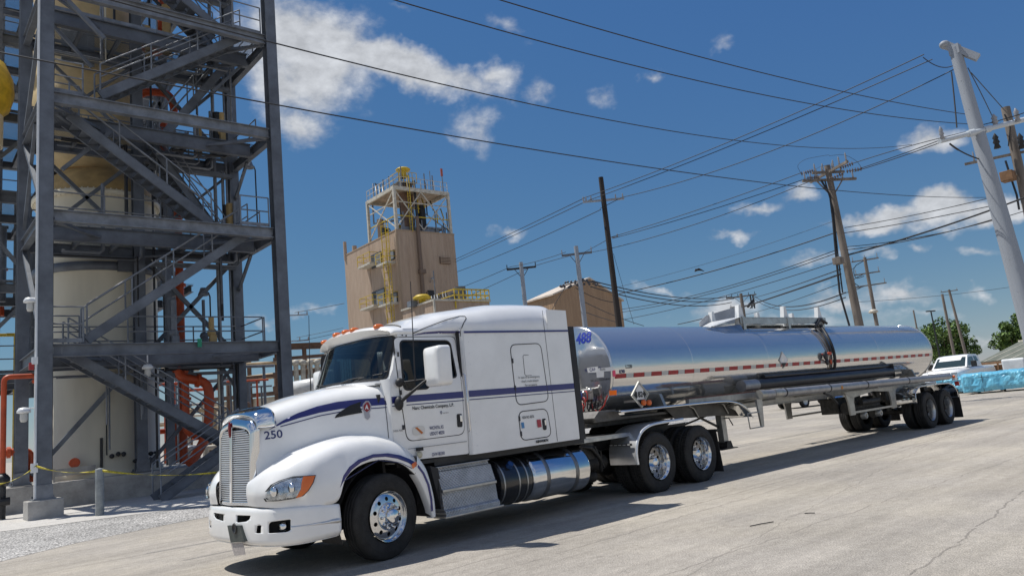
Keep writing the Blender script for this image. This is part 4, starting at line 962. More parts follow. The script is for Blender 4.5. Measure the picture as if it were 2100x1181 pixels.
# ------------------------------------------------------------------ the tank trailer (world coordinates)
TYC, TZC, TR = 9.84, 2.21, .835
trl = empty('tank_trailer', (10.1, TYC, 0), 'long polished tank trailer with red reflector dashes, coupled behind the white tractor', 'tank trailer')
def B(m, name, mt, par=None, **k): return m.build(name, mt, par or trl, world=True, **k)
def tank_mat():
    m = bpy.data.materials.new('tank_shell'); m.use_nodes = True; nt = m.node_tree; n = nt.nodes; L = nt.links.new; b = n['Principled BSDF']
    b.inputs['Metallic'].default_value = .84; b.inputs['Base Color'].default_value = (.72, .715, .70, 1)
    tc_ = n.new('ShaderNodeTexCoord'); mp_ = n.new('ShaderNodeMapping'); mp_.inputs['Scale'].default_value = (.35, 1, 1); L(tc_.outputs['Object'], mp_.inputs[0])
    t = n.new('ShaderNodeTexNoise'); t.inputs['Scale'].default_value = 1.6; t.inputs['Detail'].default_value = 3; L(mp_.outputs[0], t.inputs[0])
    t2 = n.new('ShaderNodeTexNoise'); t2.inputs['Scale'].default_value = 7; t2.inputs['Detail'].default_value = 5; mp2 = n.new('ShaderNodeMapping'); mp2.inputs['Scale'].default_value = (2.5, .6, .5); mp2.inputs['Rotation'].default_value = (0, .5, .2); L(tc_.outputs['Object'], mp2.inputs[0]); L(mp2.outputs[0], t2.inputs[0])
    mr = n.new('ShaderNodeMapRange'); mr.inputs['From Min'].default_value = .35; mr.inputs['From Max'].default_value = .7; mr.inputs['To Min'].default_value = .07; mr.inputs['To Max'].default_value = .19; L(t2.outputs['Fac'], mr.inputs[0]); L(mr.outputs[0], b.inputs['Roughness'])
    bp = n.new('ShaderNodeBump'); bp.inputs['Strength'].default_value = .38; bp.inputs['Distance'].default_value = .03; L(t.outputs['Fac'], bp.inputs['Height']); L(bp.outputs[0], b.inputs['Normal']); return m
tkm = tank_mat()
X0t, X1t = 10.02, 24.38
def cyl(x, a, d=0): return V((x, TYC+(TR+d)*cos(a), TZC+(TR+d)*sin(a)))
m = MB(); nx = 60
m.grid([[cyl(X0t+(X1t-X0t)*i/nx, 2*pi*k/72) for k in range(72)] for i in range(nx+1)], True, True)
tank = B(m, 'tank', tkm)
m = MB(); m.lathe([(TR, X0t), (TR+.012, X0t-.004), (TR+.012, X0t-.03), (TR-.03, X0t-.05), (TR*.8, X0t-.10), (TR*.5, X0t-.15), (TR*.2, X0t-.175), (0, X0t-.18)], (0, TYC, TZC), 'x', 64); head = B(m, 'tank_head', tkm)
m = MB(); m.lathe([(TR, X1t), (TR+.012, X1t), (TR+.012, X1t+.03), (TR*.97, X1t+.08), (TR*.8, X1t+.17), (TR*.5, X1t+.25), (0, X1t+.29)], (0, TYC, TZC), 'x', 64); B(m, 'rear_head', tkm)
for x in [12.4, 15.2, 18.0, 20.8]:
    m = MB(); m.lathe([(TR+.0005, x-.012), (TR+.004, x-.006), (TR+.004, x+.006), (TR+.0005, x+.012)], (0, TYC, TZC), 'x', 64); B(m, 'weld_band', tkm, tank)
def cyl_hit(px, py, d=.0):
    dd = ray(px, py); r = TR+d; a = dd.y**2+dd.z**2; oy = -TYC; oz = CH-TZC; b = 2*(dd.y*oy+dd.z*oz); c = oy*oy+oz*oz-r*r; q = b*b-4*a*c
    if q < 0: q = 0
    return CO+dd*((-b-sqrt(q))/(2*a))
# reflector dashes
a_s = math.asin((2.045-TZC)/TR)
ang0 = pi-a_s
for k in range(28):
    x = 10.06+.5115*k; m = MB()
    m.grid([[cyl(x+.30*j/2, ang0+da, .004) for da in (-.048, 0, .048)] for j in range(3)]); B(m, 'red_reflector', redt, tank)
    m = MB(); m.grid([[cyl(x+.31+.19*j/2, ang0+da, .0035) for da in (-.048, 0, .048)] for j in range(3)]); B(m, 'silver_reflector', greyt, tank)
def ttx(name, body, size, px, py, mt, bold=0, xs=1, parent=None, head_=False):
    if head_:
        h = atX(px, py, X0t-.12)
        def fn(a, b):
            y = h.y-a; z = h.z+b; r = math.hypot(y-TYC, z-TZC)/TR
            x = X0t-lerp([(0, .18), (.2, .175), (.5, .15), (.8, .10), (.965, .05), (1, .03)], r)-.006; return V((x, y, z))
    else:
        h = cyl_hit(px, py, .006)
        def fn(a, b):
            al = atan2(h.z-TZC, h.y-TYC)-b/TR; return cyl(h.x+a, al, .006)
    return text_on(name, mt, parent or tank, body, size, fn, bold, xs, world=True)
sblue = mat('sign_blue', (.01, .035, .35), .5)
ttx('fleet_number', '488', .28, 1195, 694, sblue, .008, .82, head, True)
ttx('lettering', 'K90', .09, 1276, 762, navy, .002)
ttx('lettering', 'L220', .09, 1290, 751.5, seam, .001)
whitep = mat('paper_white', (.72, .72, .72), .7)
def hpatch(name, px, mt, par, d=.008):
    P = [atX(a, b, X0t-.12) for a, b in px]; vs = []
    for p in P:
        r = math.hypot(p.y-TYC, p.z-TZC)/TR; vs.append((X0t-lerp([(0, .18), (.2, .175), (.5, .15), (.8, .10), (.965, .05), (1, .03)], r)-d, p.y, p.z))
    m = MB(); m.add(vs, [tuple(range(len(vs)))]); return B(m, name, mt, par)
hpatch('notice_paper', [(1207,754), (1226,751), (1227,763), (1209,764)], whitep, head); hpatch('notice_paper', [(1226,755), (1252,752), (1252,760), (1227,762)], whitep, head, .010); hpatch('notice_paper', [(1224,762), (1237,761), (1237,773), (1225,774)], whitep, head, .013)
hpatch('pink_tag', [(1250,760), (1256,759), (1257,772), (1251,773)], mat('tag_pink', (.5, .06, .12), .5), head, .014)
ttx('lettering', 'NT CARGO', .085, 1217, 757.5, navy, .001, .8, head, True); ttx('lettering', 'INSPECTION', .05, 1240, 757, seam, 0, .9, head, True); ttx('lettering', 'MC 312 SULFURIC', .055, 1230, 779, seam, 0, .9, head, True)
# hazard diamond decal on the flank
h = cyl_hit(1606, 738)
def dia(hx, r, mt, name, d, q=1.0):
    al = atan2(hx.z-TZC, hx.y-TYC); m = MB(); m.add([cyl(hx.x, al-r/TR, d), cyl(hx.x+r, al, d), cyl(hx.x, al+r/TR, d), cyl(hx.x-r, al, d)], [(0,1,2,3)]); return B(m, name, mt, tank)
dia(h, .20, greyt, 'hazard_diamond', .012); dia(h, .17, whitep, 'hazard_diamond_face', .015)
al = atan2(h.z-TZC, h.y-TYC)
m = MB(); m.add([cyl(h.x-.105, al+.065/TR, .02), cyl(h.x, al+.17/TR, .018), cyl(h.x+.105, al+.065/TR, .02)], [(0,1,2)]); B(m, 'hazard_diamond_black', blackp, tank)
# placard holder 1824
pc = atY(1312, 809, 8.68)
def sq(r, y, name, mt, par, w=None):
    P = [(0, r), (r, 0), (0, -r), (-r, 0)]; m = MB()
    if w:
        Q = [(0, r-w), (r-w, 0), (0, -r+w), (-r+w, 0)]; m.add([(pc.x+a, y, pc.z+b) for a, b in P+Q]+[(pc.x+a, y+.03, pc.z+b) for a, b in P+Q], [(i, (i+1) % 4, 4+(i+1) % 4, 4+i) for i in range(4)]+[(i, (i+1) % 4, 8+(i+1) % 4, 8+i) for i in range(4)]+[(4+i, 4+(i+1) % 4, 12+(i+1) % 4, 12+i) for i in range(4)])
    else: m.add([(pc.x+a, y, pc.z+b) for a, b in P], [(0,1,2,3)])
    return B(m, name, mt, par)
plc = sq(.235, 8.66, 'placard_frame', brush, trl, .04)
sq(.20, 8.675, 'placard_face', whitep, plc)
for s in (-1, 1): m = MB(); m.add([(pc.x+s*.175, 8.670, pc.z), (pc.x+s*.10, 8.670, pc.z+.075), (pc.x+s*.10, 8.670, pc.z-.075)], [(0,1,2)]); B(m, 'placard_black', blackp, plc)
m = MB(); m.add([(pc.x-.095, 8.6695, pc.z-.085), (pc.x+.095, 8.6695, pc.z-.085), (pc.x, 8.6695, pc.z-.185)], [(0,1,2)]); B(m, 'placard_black', blackp, plc)
text_on('lettering', blackp, plc, '1824', .135, lambda a, b: V((pc.x+a*.95, 8.664, pc.z+b)), .004, 1, True)
m = MB(); m.bar((pc.x, 8.70, pc.z-.1), (pc.x, 9.05, pc.z-.1), .04, .04); B(m, 'placard_bracket', brush, plc)
for px in (1322, 1333):
    c = atY(px, 825, 8.62); m = MB(); m.lathe([(0, -.012), (.035, -.01), (.05, .0), (.05, .04)], (c.x, 8.62, c.z), 'y', 16); lp_ = B(m, 'side_lamp', mat('lamp_orange', (.65, .13, .02), .25) if 'lamp_orange' not in MATS else MATS['lamp_orange'])
# ---- apron and kingpin plate under the head
m = MB(); m.prism([(9.50, 1.47), (9.92, 1.47), (10.05, 1.34), (11.9, 1.32), (11.9, 1.28), (9.40, 1.28), (9.36, 1.36)], 8.98, 10.70, 'y'); B(m, 'kingpin_plate', mat('plate_grey', (.13, .125, .12), .45, .5, .4, 5), bevel=.01)
m = MB(); m.prism([(11.2, 1.405), (12.5, 1.40), (13.1, 1.33), (13.5, 1.18), (13.6, 1.06), (12.9, 1.12), (11.5, 1.17)], 8.93, 8.95, 'y'); B(m, 'fender_skirt', mat('skirt_dark', (.07, .065, .06), .35, .6, .4, 3))
for x in (11.9, 12.9):
    m = MB(); m.path([(x, 8.92, 1.40), (x+.18, 8.91, 1.32), (x+.3, 8.91, 1.14)], .014, 6); B(m, 'skirt_rib', brush)
m = MB(); m.box((9.3, 9.1, 1.2), (11.8, 10.6, 1.279)); m.tube((10.6, 9.84, .98), (10.6, 9.84, 1.2), .05); B(m, 'coupler', steeld)
# gladhands and coiled air lines
m = MB(); m.box((9.70, 9.35, 1.68), (9.80, 9.8, 1.86)); m.ball((9.72, 9.35, 1.84), .05, 10); m.ball((9.72, 9.5, 1.8), .05, 10); m.ball((9.72, 9.65, 1.84), .05, 10); gh = B(m, 'gladhand_box', alud, bevel=.01)
cols = [mat('hose_red', (.45, .03, .02), .4), mat('hose_blue', (.03, .06, .3), .4), blackp]
for k, (y0, mt) in enumerate(zip((9.42, 9.56, 9.7), cols)):
    P = []
    for t in range(90):
        u = t/89; bx = 9.70-1.1*u*.55; by = y0+.22*u; bz = 1.80-.42*sin(pi*min(1, u*1.15))*.95-.0*u; a = t*.9
        P.append((bx+.02*cos(a), by+.07*cos(a), bz+.07*sin(a)))
    m = MB(); m.path(P, .010, 5); B(m, 'coiled_air_line', mt)
m = MB()
for k in range(5):
    a0 = 9.02+.1*k; m.path([(9.78, a0, 1.62), (9.72, a0+.02, 1.45), (9.74, a0+.2, 1.40), (9.78, a0+.3, 1.55), (9.8, a0+.25, 1.75)], .012, 6)
B(m, 'cable_bundle', blackp)
m = MB(); m.path([(9.78, 9.0, 1.72), (9.72, 9.05, 1.55), (9.74, 9.2, 1.46), (9.78, 9.38, 1.5), (9.8, 9.42, 1.68)], .011, 6); B(m, 'red_cable', cols[0])
hpatch('amber_reflector', [(1245,801), (1260,800), (1260,810), (1245,811)], amber, head, .03)
# ---- frame rails and near side rail
m = MB()
for y in (9.42, 10.26): m.ibeam((11.6, y, 1.27), (24.5, y, 1.27), .12, .20, .015)
for x in (12.5, 14.2, 16, 17.5, 19, 21, 23, 24.3): m.box((x-.05, 9.45, 1.2), (x+.05, 10.23, 1.3))
B(m, 'frame', brush)
m = MB()
for x in (11.5, 14.1, 17.2, 20.4, 23.2):
    m.prism([(9.1, 1.37), (10.58, 1.37), (10.45, 1.72), (9.84, 1.42), (9.23, 1.72)], x-.04, x+.04, 'x')
B(m, 'tank_saddle', brush)
m = MB(); m.box((11.9, 8.86, 1.38), (14.6, 8.95, 1.51)); sr = B(m, 'side_rail', brush, bevel=.006)
m = MB(); m.box((11.9, 8.85, 1.512), (14.6, 8.96, 1.524)); B(m, 'rail_lip', mat('red_oxide', (.16, .03, .025), .5), sr)
m = MB()
for x in (12.2, 13.3, 14.4): m.bar((x, 8.92, 1.42), (x, 9.45, 1.36), .06, .08)
B(m, 'outrigger', brush)
# bracket with hanging rectangular loop
m = MB(); m.prism([(13.80, 1.36), (14.02, 1.36), (13.95, .80), (13.86, .80)], 8.60, 8.64, 'y'); m.path([(13.86, 8.6, 1.10), (13.40, 8.6, 1.10), (13.42, 8.6, .80), (13.90, 8.6, .80)], .014, 5); B(m, 'hose_bracket', brush)
# ---- long fender over the tractor drive wheels
pa = [V(p) for p in [(9.70, 1.435), (10.4, 1.432), (11.4, 1.425), (12.4, 1.415), (12.95, 1.39), (13.35, 1.30), (13.58, 1.16), (13.68, 1.02)]]; rows = []
for i in range(33):
    q = spl(pa, i/32); rows.append([V((q.x, 8.66, q.y-.035)), V((q.x, 8.655, q.y-.005)), V((q.x, 8.67, q.y+.008)), V((q.x, 8.75, q.y+.010)), V((q.x, 9.34, q.y+.005))])
m = MB(); m.grid(rows); lf = B(m, 'front_fender', alu, solid=.006, weld=True)
m = MB()
for x, zz in ((11.2, 1.40), (12.2, 1.39), (12.9, 1.36), (13.3, 1.29)): m.path([(x, 8.68, zz), (x, 9.34, zz-.015)], .015, 6)
B(m, 'fender_rib', brush, lf)
# ---- landing gear
for y in (9.06, 10.62):
    m = MB(); m.box((13.05, y-.07, .58), (13.2, y+.07, 1.36)); m.box((13.08, y-.05, .5), (13.17, y+.05, .60)); lg = B(m, 'landing_leg', brush, bevel=.008)
    m = MB(); m.prism([(12.88, .44), (13.40, .44), (13.40, .455), (13.24, .47), (13.19, .60), (13.06, .60), (13.02, .47), (12.88, .455)], y-.13, y+.13, 'y'); B(m, 'foot', steeld, lg)
    m = MB(); m.bar((13.12, y, .85), (12.3, y+(.2 if y < 9.8 else -.2), 1.28), .04, .04); m.bar((13.12, y, .85), (13.5, y+(.25 if y < 9.8 else -.25), 1.28), .03, .03); B(m, 'leg_brace', steeld, lg)
m = MB(); m.bar((13.12, 9.1, .82), (13.12, 10.6, .82), .05, .05); m.bar((13.12, 9.12, 1.2), (13.12, 10.6, .8), .035, .035); m.path([(13.12, 8.98, 1.05), (13.12, 8.86, 1.05), (13.2, 8.84, .9)], .012, 6); B(m, 'leg_crossbar', steeld)
# ---- hose tubes
ft_m = mat('grey_tube', (.34, .34, .35), .42, .55, .25, 4)
m = MB(); m.tube((13.98, 8.60, 1.445), (24.15, 8.60, 1.345), .088, n=20); t1 = B(m, 'hose_tube', ft_m)
m = MB(); m.tube((13.93, 8.60, 1.446), (14.12, 8.60, 1.444), .094, n=20); m.tube((14.45, 8.60, 1.441), (14.75, 8.60, 1.438), .097, n=20); B(m, 'tube_cap', brush, t1)
for x in (14.9, 16.85, 18.75, 21.2):
    z = 1.445-(x-14)*.0098; m = MB(); m.lathe([(.089, x-.02), (.096, x-.018), (.096, x+.018), (.089, x+.02)], (0, 8.60, z), 'x', 20); B(m, 'tube_clamp', blackm, t1)
c = atY(1728, 792, 8.50); m = MB(); m.lathe([(0, -.012), (.04, -.01), (.045, .01)], (c.x, 8.515, 1.40), 'y', 14); B(m, 'amber_reflector', mat('amber_small', (.5, .2, .02), .4), t1)
m = MB()
for x in (14.6, 16.8, 19.5, 22.0, 23.9): m.bar((x, 8.62, 1.34-(x-14)*.006), (x, 9.42, 1.30), .05, .05)
B(m, 'tube_support', brush)
dk_m = mat('dark_tube', (.035, .035, .04), .38, .1, .3, 4)
m = MB(); m.tube((14.07, 9.0, 1.656), (21.28, 9.0, 1.656), .112, n=20); t2 = B(m, 'dark_hose_tube', dk_m)
m = MB(); m.tube((13.94, 9.0, 1.656), (14.5, 9.0, 1.656), .125, n=20); B(m, 'tube_end', ft_m, t2)
m = MB(); m.tube((14.9, 9.02, 1.815), (21.28, 9.02, 1.815), .04, n=14); m.box((21.27, 8.9, 1.5), (21.30, 9.1, 1.87)); B(m, 'thin_tube', dk_m)
m = MB(); m.box((14.6, 8.92, 1.51), (21.2, 8.96, 1.54)); B(m, 'tray', blackm)
# ---- rear bogie
for y in (8.62, 11.06):
    s = -1 if y < TYC else 1
    for x in (22.50, 23.76): wheel('wheel', x, y, s, .5, 'trailer', trl, True)
    pa = [V(p) for p in [(21.62, .74), (21.62, .92), (21.70, 1.06), (21.95, 1.17), (22.4, 1.19), (23.8, 1.185), (24.2, 1.16), (24.5, 1.05), (24.66, .88), (24.68, .72)]]; rows = []
    yo = y-s*.62
    for i in range(37):
        q = spl(pa, i/36); q2 = spl(pa, min(1, i/36+.01)); q0 = spl(pa, max(0, i/36-.01)); t = (q2-q0).normalized(); nn = V((-t.y, t.x))
        rows.append([V((q.x-nn.x*.035, y+s*.01, q.y-nn.y*.035)), V((q.x, y+s*.015, q.y)), V((q.x, y, q.y)), V((q.x, yo, q.y))])
    m = MB(); m.grid(rows); fn_ = B(m, 'wheel_fender', alu, solid=.006, weld=True)
    m = MB(); m.box((21.55, min(yo, y), .90), (21.61, max(yo, y), .93)); B(m, 'fender_lip', blackp, fn_)
    m = MB(); m.box((24.75, min(y, yo), .12), (24.77, max(y, yo), .93)); m.box((24.70, min(y, yo), .90), (24.80, max(y, yo), .95)); B(m, 'mud_flap', rubber)
    m = MB(); m.box((24.55, y-.05, 1.22), (24.75, y+.05, 1.38)); B(m, 'lamp_bracket', paint2, bevel=.01)
    m = MB(); m.ball((24.53, y-.03, 1.33), .045, 10); B(m, 'marker_lamp', amber)
    m = MB(); m.box((24.74, y-.06, 1.05), (24.80, y+.06, 1.18)); B(m, 'tail_lamp', redl, bevel=.01)
    # hangers
    yy = TYC+s*.86
    m = MB()
    for x, w in ((18.62, .30), (21.05, .32)):
        m.prism([(x-w/2-.1, 1.25), (x+w/2+.1, 1.25), (x+w/2, 1.0), (x+w/2-.02, .68), (x-w/2+.02, .68), (x-w/2, 1.0)], yy-.02, yy+.02, 'y')
    m.bar((18.6, yy, .74), (21.1, yy, .74), .04, .05); m.prism([(18.3, 1.26), (21.5, 1.26), (21.2, 1.12), (19.9, 1.20), (18.7, 1.10)], yy-.03, yy+.03, 'y'); B(m, 'equipment_rack', brush)
m = MB()
for x in (22.50, 23.76): m.tube((x, 9.0, .5), (x, 10.7, .5), .075); m.tube((x-.3, 9.6, .55), (x-.3, 9.6, .95), .09, n=14); m.tube((x-.35, 10.1, .5), (x-.15, 10.1, .5), .11, n=14)
for y in (9.42, 10.26): m.bar((21.7, y, .92), (23.2, y, .62), .1, .12); m.bar((22.9, y, .92), (24.4, y, .62), .1, .12); m.box((21.5, y-.06, .85), (21.8, y+.06, 1.2)); m.box((22.85, y-.06, .85), (23.1, y+.06, 1.2)); m.box((24.2, y-.06, .8), (24.45, y+.06, 1.2))
B(m, 'axle', steeld)
m = MB(); m.tube((19.0, 9.3, .84), (20.6, 9.3, .84), .16, n=18); m.box((19.2, 9.6, .7), (20.3, 10.1, 1.1)); m.tube((19.3, 9.05, .95), (20.3, 9.05, .95), .07, n=12); B(m, 'equipment', steeld, bevel=.02)
for x in (19.35, 20.2):
    m = MB(); m.lathe([(.03, .0), (.06, -.02), (.09, 0), (.09, .12)], (x, 8.98, .62), 'y', 16); B(m, 'valve_port', brush)
# ---- spill box with overturn guards on top
zt = TZC+TR
m = MB(); m.box((14.95, 9.42, 3.05), (18.95, 9.44, 3.20)); m.box((14.95, 9.42, 3.195), (18.95, 9.50, 3.21)); sb = B(m, 'spill_rail', alud)
m = MB(); m.box((15.0, 10.24, 3.0), (18.7, 10.26, 3.20)); B(m, 'spill_rail', alud)
m = MB(); m.add([(13.9, 9.42, 3.0), (15.0, 9.42, 3.21), (15.0, 10.26, 3.21), (14.5, 10.28, 3.05)], [(0,1,2,3)]); B(m, 'deflector_plate', paint2, solid=.01)
m = MB(); m.add([(14.6, 10.28, 3.0), (16.5, 10.28, 3.0), (16.5, 10.28, 3.60), (16.05, 10.28, 3.58), (14.9, 10.28, 3.38), (14.6, 10.28, 3.22)], [(0,1,2,3,4,5)]); B(m, 'deflector_side', mat('plate_pale', (.40, .41, .43), .5, .2, .15, 3), solid=.01)
m = MB(); m.add([(13.9, 9.25, 2.79), (14.8, 9.25, 2.79), (14.95, 9.43, 3.04), (13.6, 9.43, 2.96)], [(0,1,2,3)]); B(m, 'deflector_side', alud, solid=.008)
for x in (15.08, 17.05, 18.75):
    for yy in (9.46,):
        m = MB(); m.prism([(x-.16, 3.0), (x+.16, 3.0), (x+.04, 3.50), (x-.04, 3.50)], yy, yy+.10, 'y');  gd = B(m, 'overturn_guard', paint2)
        m = MB(); m.box((x-.05, 9.40, 2.92), (x+.05, 9.46, 3.22)); B(m, 'guard_post', alud, gd)
    m = MB(); m.prism([(x-.12, 3.0), (x+.12, 3.0), (x+.04, 3.46), (x-.04, 3.46)], 10.2, 10.3, 'y'); m.bar((x, 9.5, 3.06), (x, 10.2, 3.06), .06, .06); B(m, 'overturn_guard', paint2)
m = MB(); m.lathe([(.26, 3.0), (.26, 3.14), (.22, 3.18), (0, 3.2)], (16.0, 9.84, 0), 'z', 24); m.lathe([(.08, 3.0), (.08, 3.22), (0, 3.24)], (17.8, 9.84, 0), 'z', 16); m.lathe([(.1, 3.0), (.1, 3.2), (0, 3.22)], (18.4, 9.84, 0), 'z', 16); B(m, 'manhole_lid', alud)
m = MB(); m.box((15.1, 9.5, 3.02), (18.9, 10.2, 3.045)); B(m, 'walkway', alud)
# hoses over the flank
def over(pxs, d, r, mt, name):
    P = []
    for k in range(33):
        q = spl([V(p) for p in pxs], k/32); P.append(cyl_hit(q.x, q.y, d))
    m = MB(); m.path(P, r, 8); return B(m, name, mt)
over([(1672,663), (1685,672), (1697,690), (1707,712), (1712,735), (1711,755), (1704,775), (1698,788)], .05, .040, blackp, 'black_hose')
over([(1672,672), (1688,688), (1699,708), (1705,724)], .035, .028, blackp, 'black_hose')
over([(1664,678), (1680,692), (1695,716), (1701,735), (1700,755), (1692,775), (1688,790)], .02, .012, mat('hose_tan', (.2, .15, .1), .6), 'thin_hose')
m = MB(); m.path([(18.35, 9.38, 3.0), (18.6, 9.40, 3.18), (18.85, 9.36, 3.05)], .035, 8); m.path([(18.7, 9.40, 3.18), (18.2, 9.36, 2.98)], .03, 8); B(m, 'black_hose', blackp)
c = cyl_hit(1699, 729, .07); m = MB(); m.ball(c+V((-.15, 0, 0)), .09, 10, (1, .6, 1.2)); m.ball(c+V((-.12, 0, -.15)), .07, 10, (1, .6, 1.2)); vb = B(m, 'valve_body', blackm)
m = MB(); m.ball(c+V((.02, -.02, .05)), .06, 10, (1.7, .8, .7)); m.ball(c+V((.03, -.02, -.15)), .04, 10, (1, .8, 1.6)); B(m, 'valve_cap', mat('valve_orange', (.5, .07, .02), .4), vb)
m = MB(); a = atY(1690, 806, 8.6); m.path([a, a+V((.3, 0, -.08)), a+V((.55, 0, -.28))], .028, 8); B(m, 'black_hose', blackp)
# ------------------------------------------------------------------ process tower
steel = mat('galvanised_steel', (.145, .16, .185), .55, .35, .3, 1.5, .1, 30)
steel2 = mat('galvanised_steel_pale', (.21, .225, .25), .5, .35, .35, 2.2, .1, 30)
conc = mat('cast_concrete', (.40, .385, .36), .9, 0, .3, 2.0, .4, 25)
cream = mat('cream_vessel_paint', (.72, .66, .52), .55, 0, .14, .6, stretch=(1, 1, .25))
creamd = mat('yellowed_vessel_paint', (.50, .34, .14), .6, 0, .35, 1.2)
orange = mat('orange_pipe_paint', (.50, .075, .018), .45, 0, .25, 3)
yellow = mat('yellow_paint', (.60, .42, .03), .5, 0, .3, 3)
def grate_mat():
    m = bpy.data.materials.new('grating'); m.use_nodes = True; nt = m.node_tree; n = nt.nodes; L = nt.links.new; b = n['Principled BSDF']; b.inputs['Base Color'].default_value = (.16, .17, .18, 1); b.inputs['Roughness'].default_value = .6; b.inputs['Metallic'].default_value = .3
    g = n.new('ShaderNodeTexCoord'); sx = n.new('ShaderNodeSeparateXYZ'); L(g.outputs['Object'], sx.inputs[0]); fs = []
    for k, (sc, th) in enumerate(((1/.04, .82), (1/.10, .86))):
        a = n.new('ShaderNodeMath'); a.operation = 'MULTIPLY'; L(sx.outputs[k], a.inputs[0]); a.inputs[1].default_value = sc
        f = n.new('ShaderNodeMath'); f.operation = 'FRACT'; L(a.outputs[0], f.inputs[0]); t = n.new('ShaderNodeMath'); t.operation = 'LESS_THAN'; L(f.outputs[0], t.inputs[0]); t.inputs[1].default_value = th; fs.append(t.outputs[0])
    mm = n.new('ShaderNodeMath'); mm.operation = 'MULTIPLY'; L(fs[0], mm.inputs[0]); L(fs[1], mm.inputs[1])
    tr = n.new('ShaderNodeBsdfTransparent'); mx = n.new('ShaderNodeMixShader'); L(mm.outputs[0], mx.inputs[0]); L(b.outputs[0], mx.inputs[1]); L(tr.outputs[0], mx.inputs[2]); L(mx.outputs[0], n['Material Output'].inputs[0]); return m
grate = grate_mat()
XL, XM, XR, YF, YB = 3.60, 7.15, 10.70, 24.60, 28.75
LV = [4.80, 8.80, 12.50, 16.15, 19.9]
tow = empty('steel_tower', (XL, YF, 0), 'tall grey open steel stair tower on concrete footings, left of the tractor', 'steel tower')
def T(m, name, mt=None, par=None, **k): return m.build(name, mt or steel, par or tow, world=True, **k)
for x, y, z0 in ((XL, YF, .5), (XR, YF, .5), (XL, YB, .82), (XM, YB, .82), (XR, YB, .82)):
    m = MB(); m.ibeam((x, y, z0), (x, y, 23), .38 if y == YF else .36, .40 if y == YF else .34, .035, (0, 1, 0) if x != XL or y != YF else (0, 1, 0)); c = T(m, 'column', steel)
    m = MB(); m.box((x-.28, y-.28, z0), (x+.28, y+.28, z0+.035)); m.box((x-.21, y-.23, z0+.03), (x+.21, y-.205, z0+.4))
    for a in (-.22, .22):
        for b in (-.22, .22): m.tube((x+a, y+b, z0), (x+a, y+b, z0+.11), .02, n=6)
    T(m, 'base_plate', steel2, c)
def rail(m, p0, p1, h=1.05, n=None, post=True):
    p0 = V(p0); p1 = V(p1); L_ = (p1-p0).length; n = n or max(1, int(L_/1.5))
    for zz in (h, h*.52): m.tube(p0+V((0, 0, zz)), p1+V((0, 0, zz)), .024, n=6)
    for k in range(n+1): q = p0.lerp(p1, k/n); m.tube(q, q+V((0, 0, h)), .026, n=6)
    if abs(p1.z-p0.z) < .1: m.bar(p0+V((0, 0, .06)), p1+V((0, 0, .06)), .008, .12)
for i, z in enumerate(LV):
    zc = z-.20
    m = MB(); m.ibeam((XL+.2, YF, zc), (XR-.2, YF, zc), .22, .36, .025); T(m, 'beam', steel2 if i != 0 else steel)
    m = MB()
    for k in range(4): m.box((XL+.22+.07*k, YF-.016, zc-.1), (XL+.25+.07*k, YF-.006, zc+.1)) if k in (0, 3) else None
    T(m, 'bolt_plate', steel2)
    for (a, b) in (((XL+.2, YB), (XM-.2, YB)), ((XM+.2, YB), (XR-.2, YB)), ((XL, YF+.2), (XL, YB-.2)), ((XR, YF+.2), (XR, YB-.2)), ((XL+.2, 26.35), (XR-.2, 26.35))):
        m = MB(); m.ibeam((*a, zc-(.0 if a[1] != 26.35 else .06)), (*b, zc-(.0 if a[1] != 26.35 else .06)), .2, .36 if a[1] != 26.35 else .5, .022); T(m, 'beam')
    m = MB()
    for x in (5.0, 6.2, 8.4, 9.6): m.ibeam((x, 26.4, zc+.05), (x, YB, zc+.05), .1, .2, .012)
    m.bar((XL+.1, YF+.15, zc-.1), (5.4, 26.3, zc-.1), .09, .09); m.bar((XR-.1, YF+.15, zc-.1), (8.9, 26.3, zc-.1), .09, .09); m.bar((XM, YB, zc-.15), (XR-.1, 26.4, zc-.15), .08, .08)
    T(m, 'joist')
    m = MB(); m.box((XL+.12, 26.3, z+.005), (XR+.1, YB, z+.035)); T(m, 'platform', grate); m = MB(); m.box((9.35 if i % 2 else XL+.12, YF+.15, z+.005), (XR-.1 if i % 2 else 4.7, 26.29, z+.035)); T(m, 'platform', grate)
    rl = [((XL+.2, 26.32, z+.04), (4.8 if i % 2 == 0 else 9.0, 26.32, z+.04)), ((XR+.08, 26.4, z+.04), (XR+.08, YB, z+.04)), ((9.4 if i % 2 else XL+.2, YF+.05, z+.04), (XR-.3 if i % 2 else 4.6, YF+.05, z+.04)), ((XL+.2, YB-.1, z+.04), (XR, YB-.1, z+.04))]
    if i == 0: rl.append(((6.2, 26.35, z+.04), (XR, 26.35, z+.04)))
    for a, b in rl: m = MB(); rail(m, a, b); T(m, 'guard_rail', steel2)
def flight(x0, z0, x1, z1, y0, y1):
    m = MB(); d = V((x1-x0, 0, z1-z0)).normalized()
    for y in (y0, y1): m.channel((x0, y, z0), (x1, y, z1), .06 if y == y1 else -.06, .30, .015, (0, 0, 1))
    st = T(m, 'stair_flight', steel)
    m = MB(); n = max(2, int(abs(z1-z0)/.195))
    for k in range(1, n):
        t = k/n; x = x0+(x1-x0)*t; z = z0+(z1-z0)*t; m.box((x-.14, y0+.01, z-.02), (x+.14, y1-.01, z+.015))
    T(m, 'stair_tread', steel, st)
    m = MB()
    for y in (y0-.02, y1+.02): rail(m, (x0, y, z0+.15), (x1, y, z1+.15), .92)
    T(m, 'hand_rail', steel2, st)
flight(4.35, 4.62, 9.0, 1.55, 25.45, 26.25)
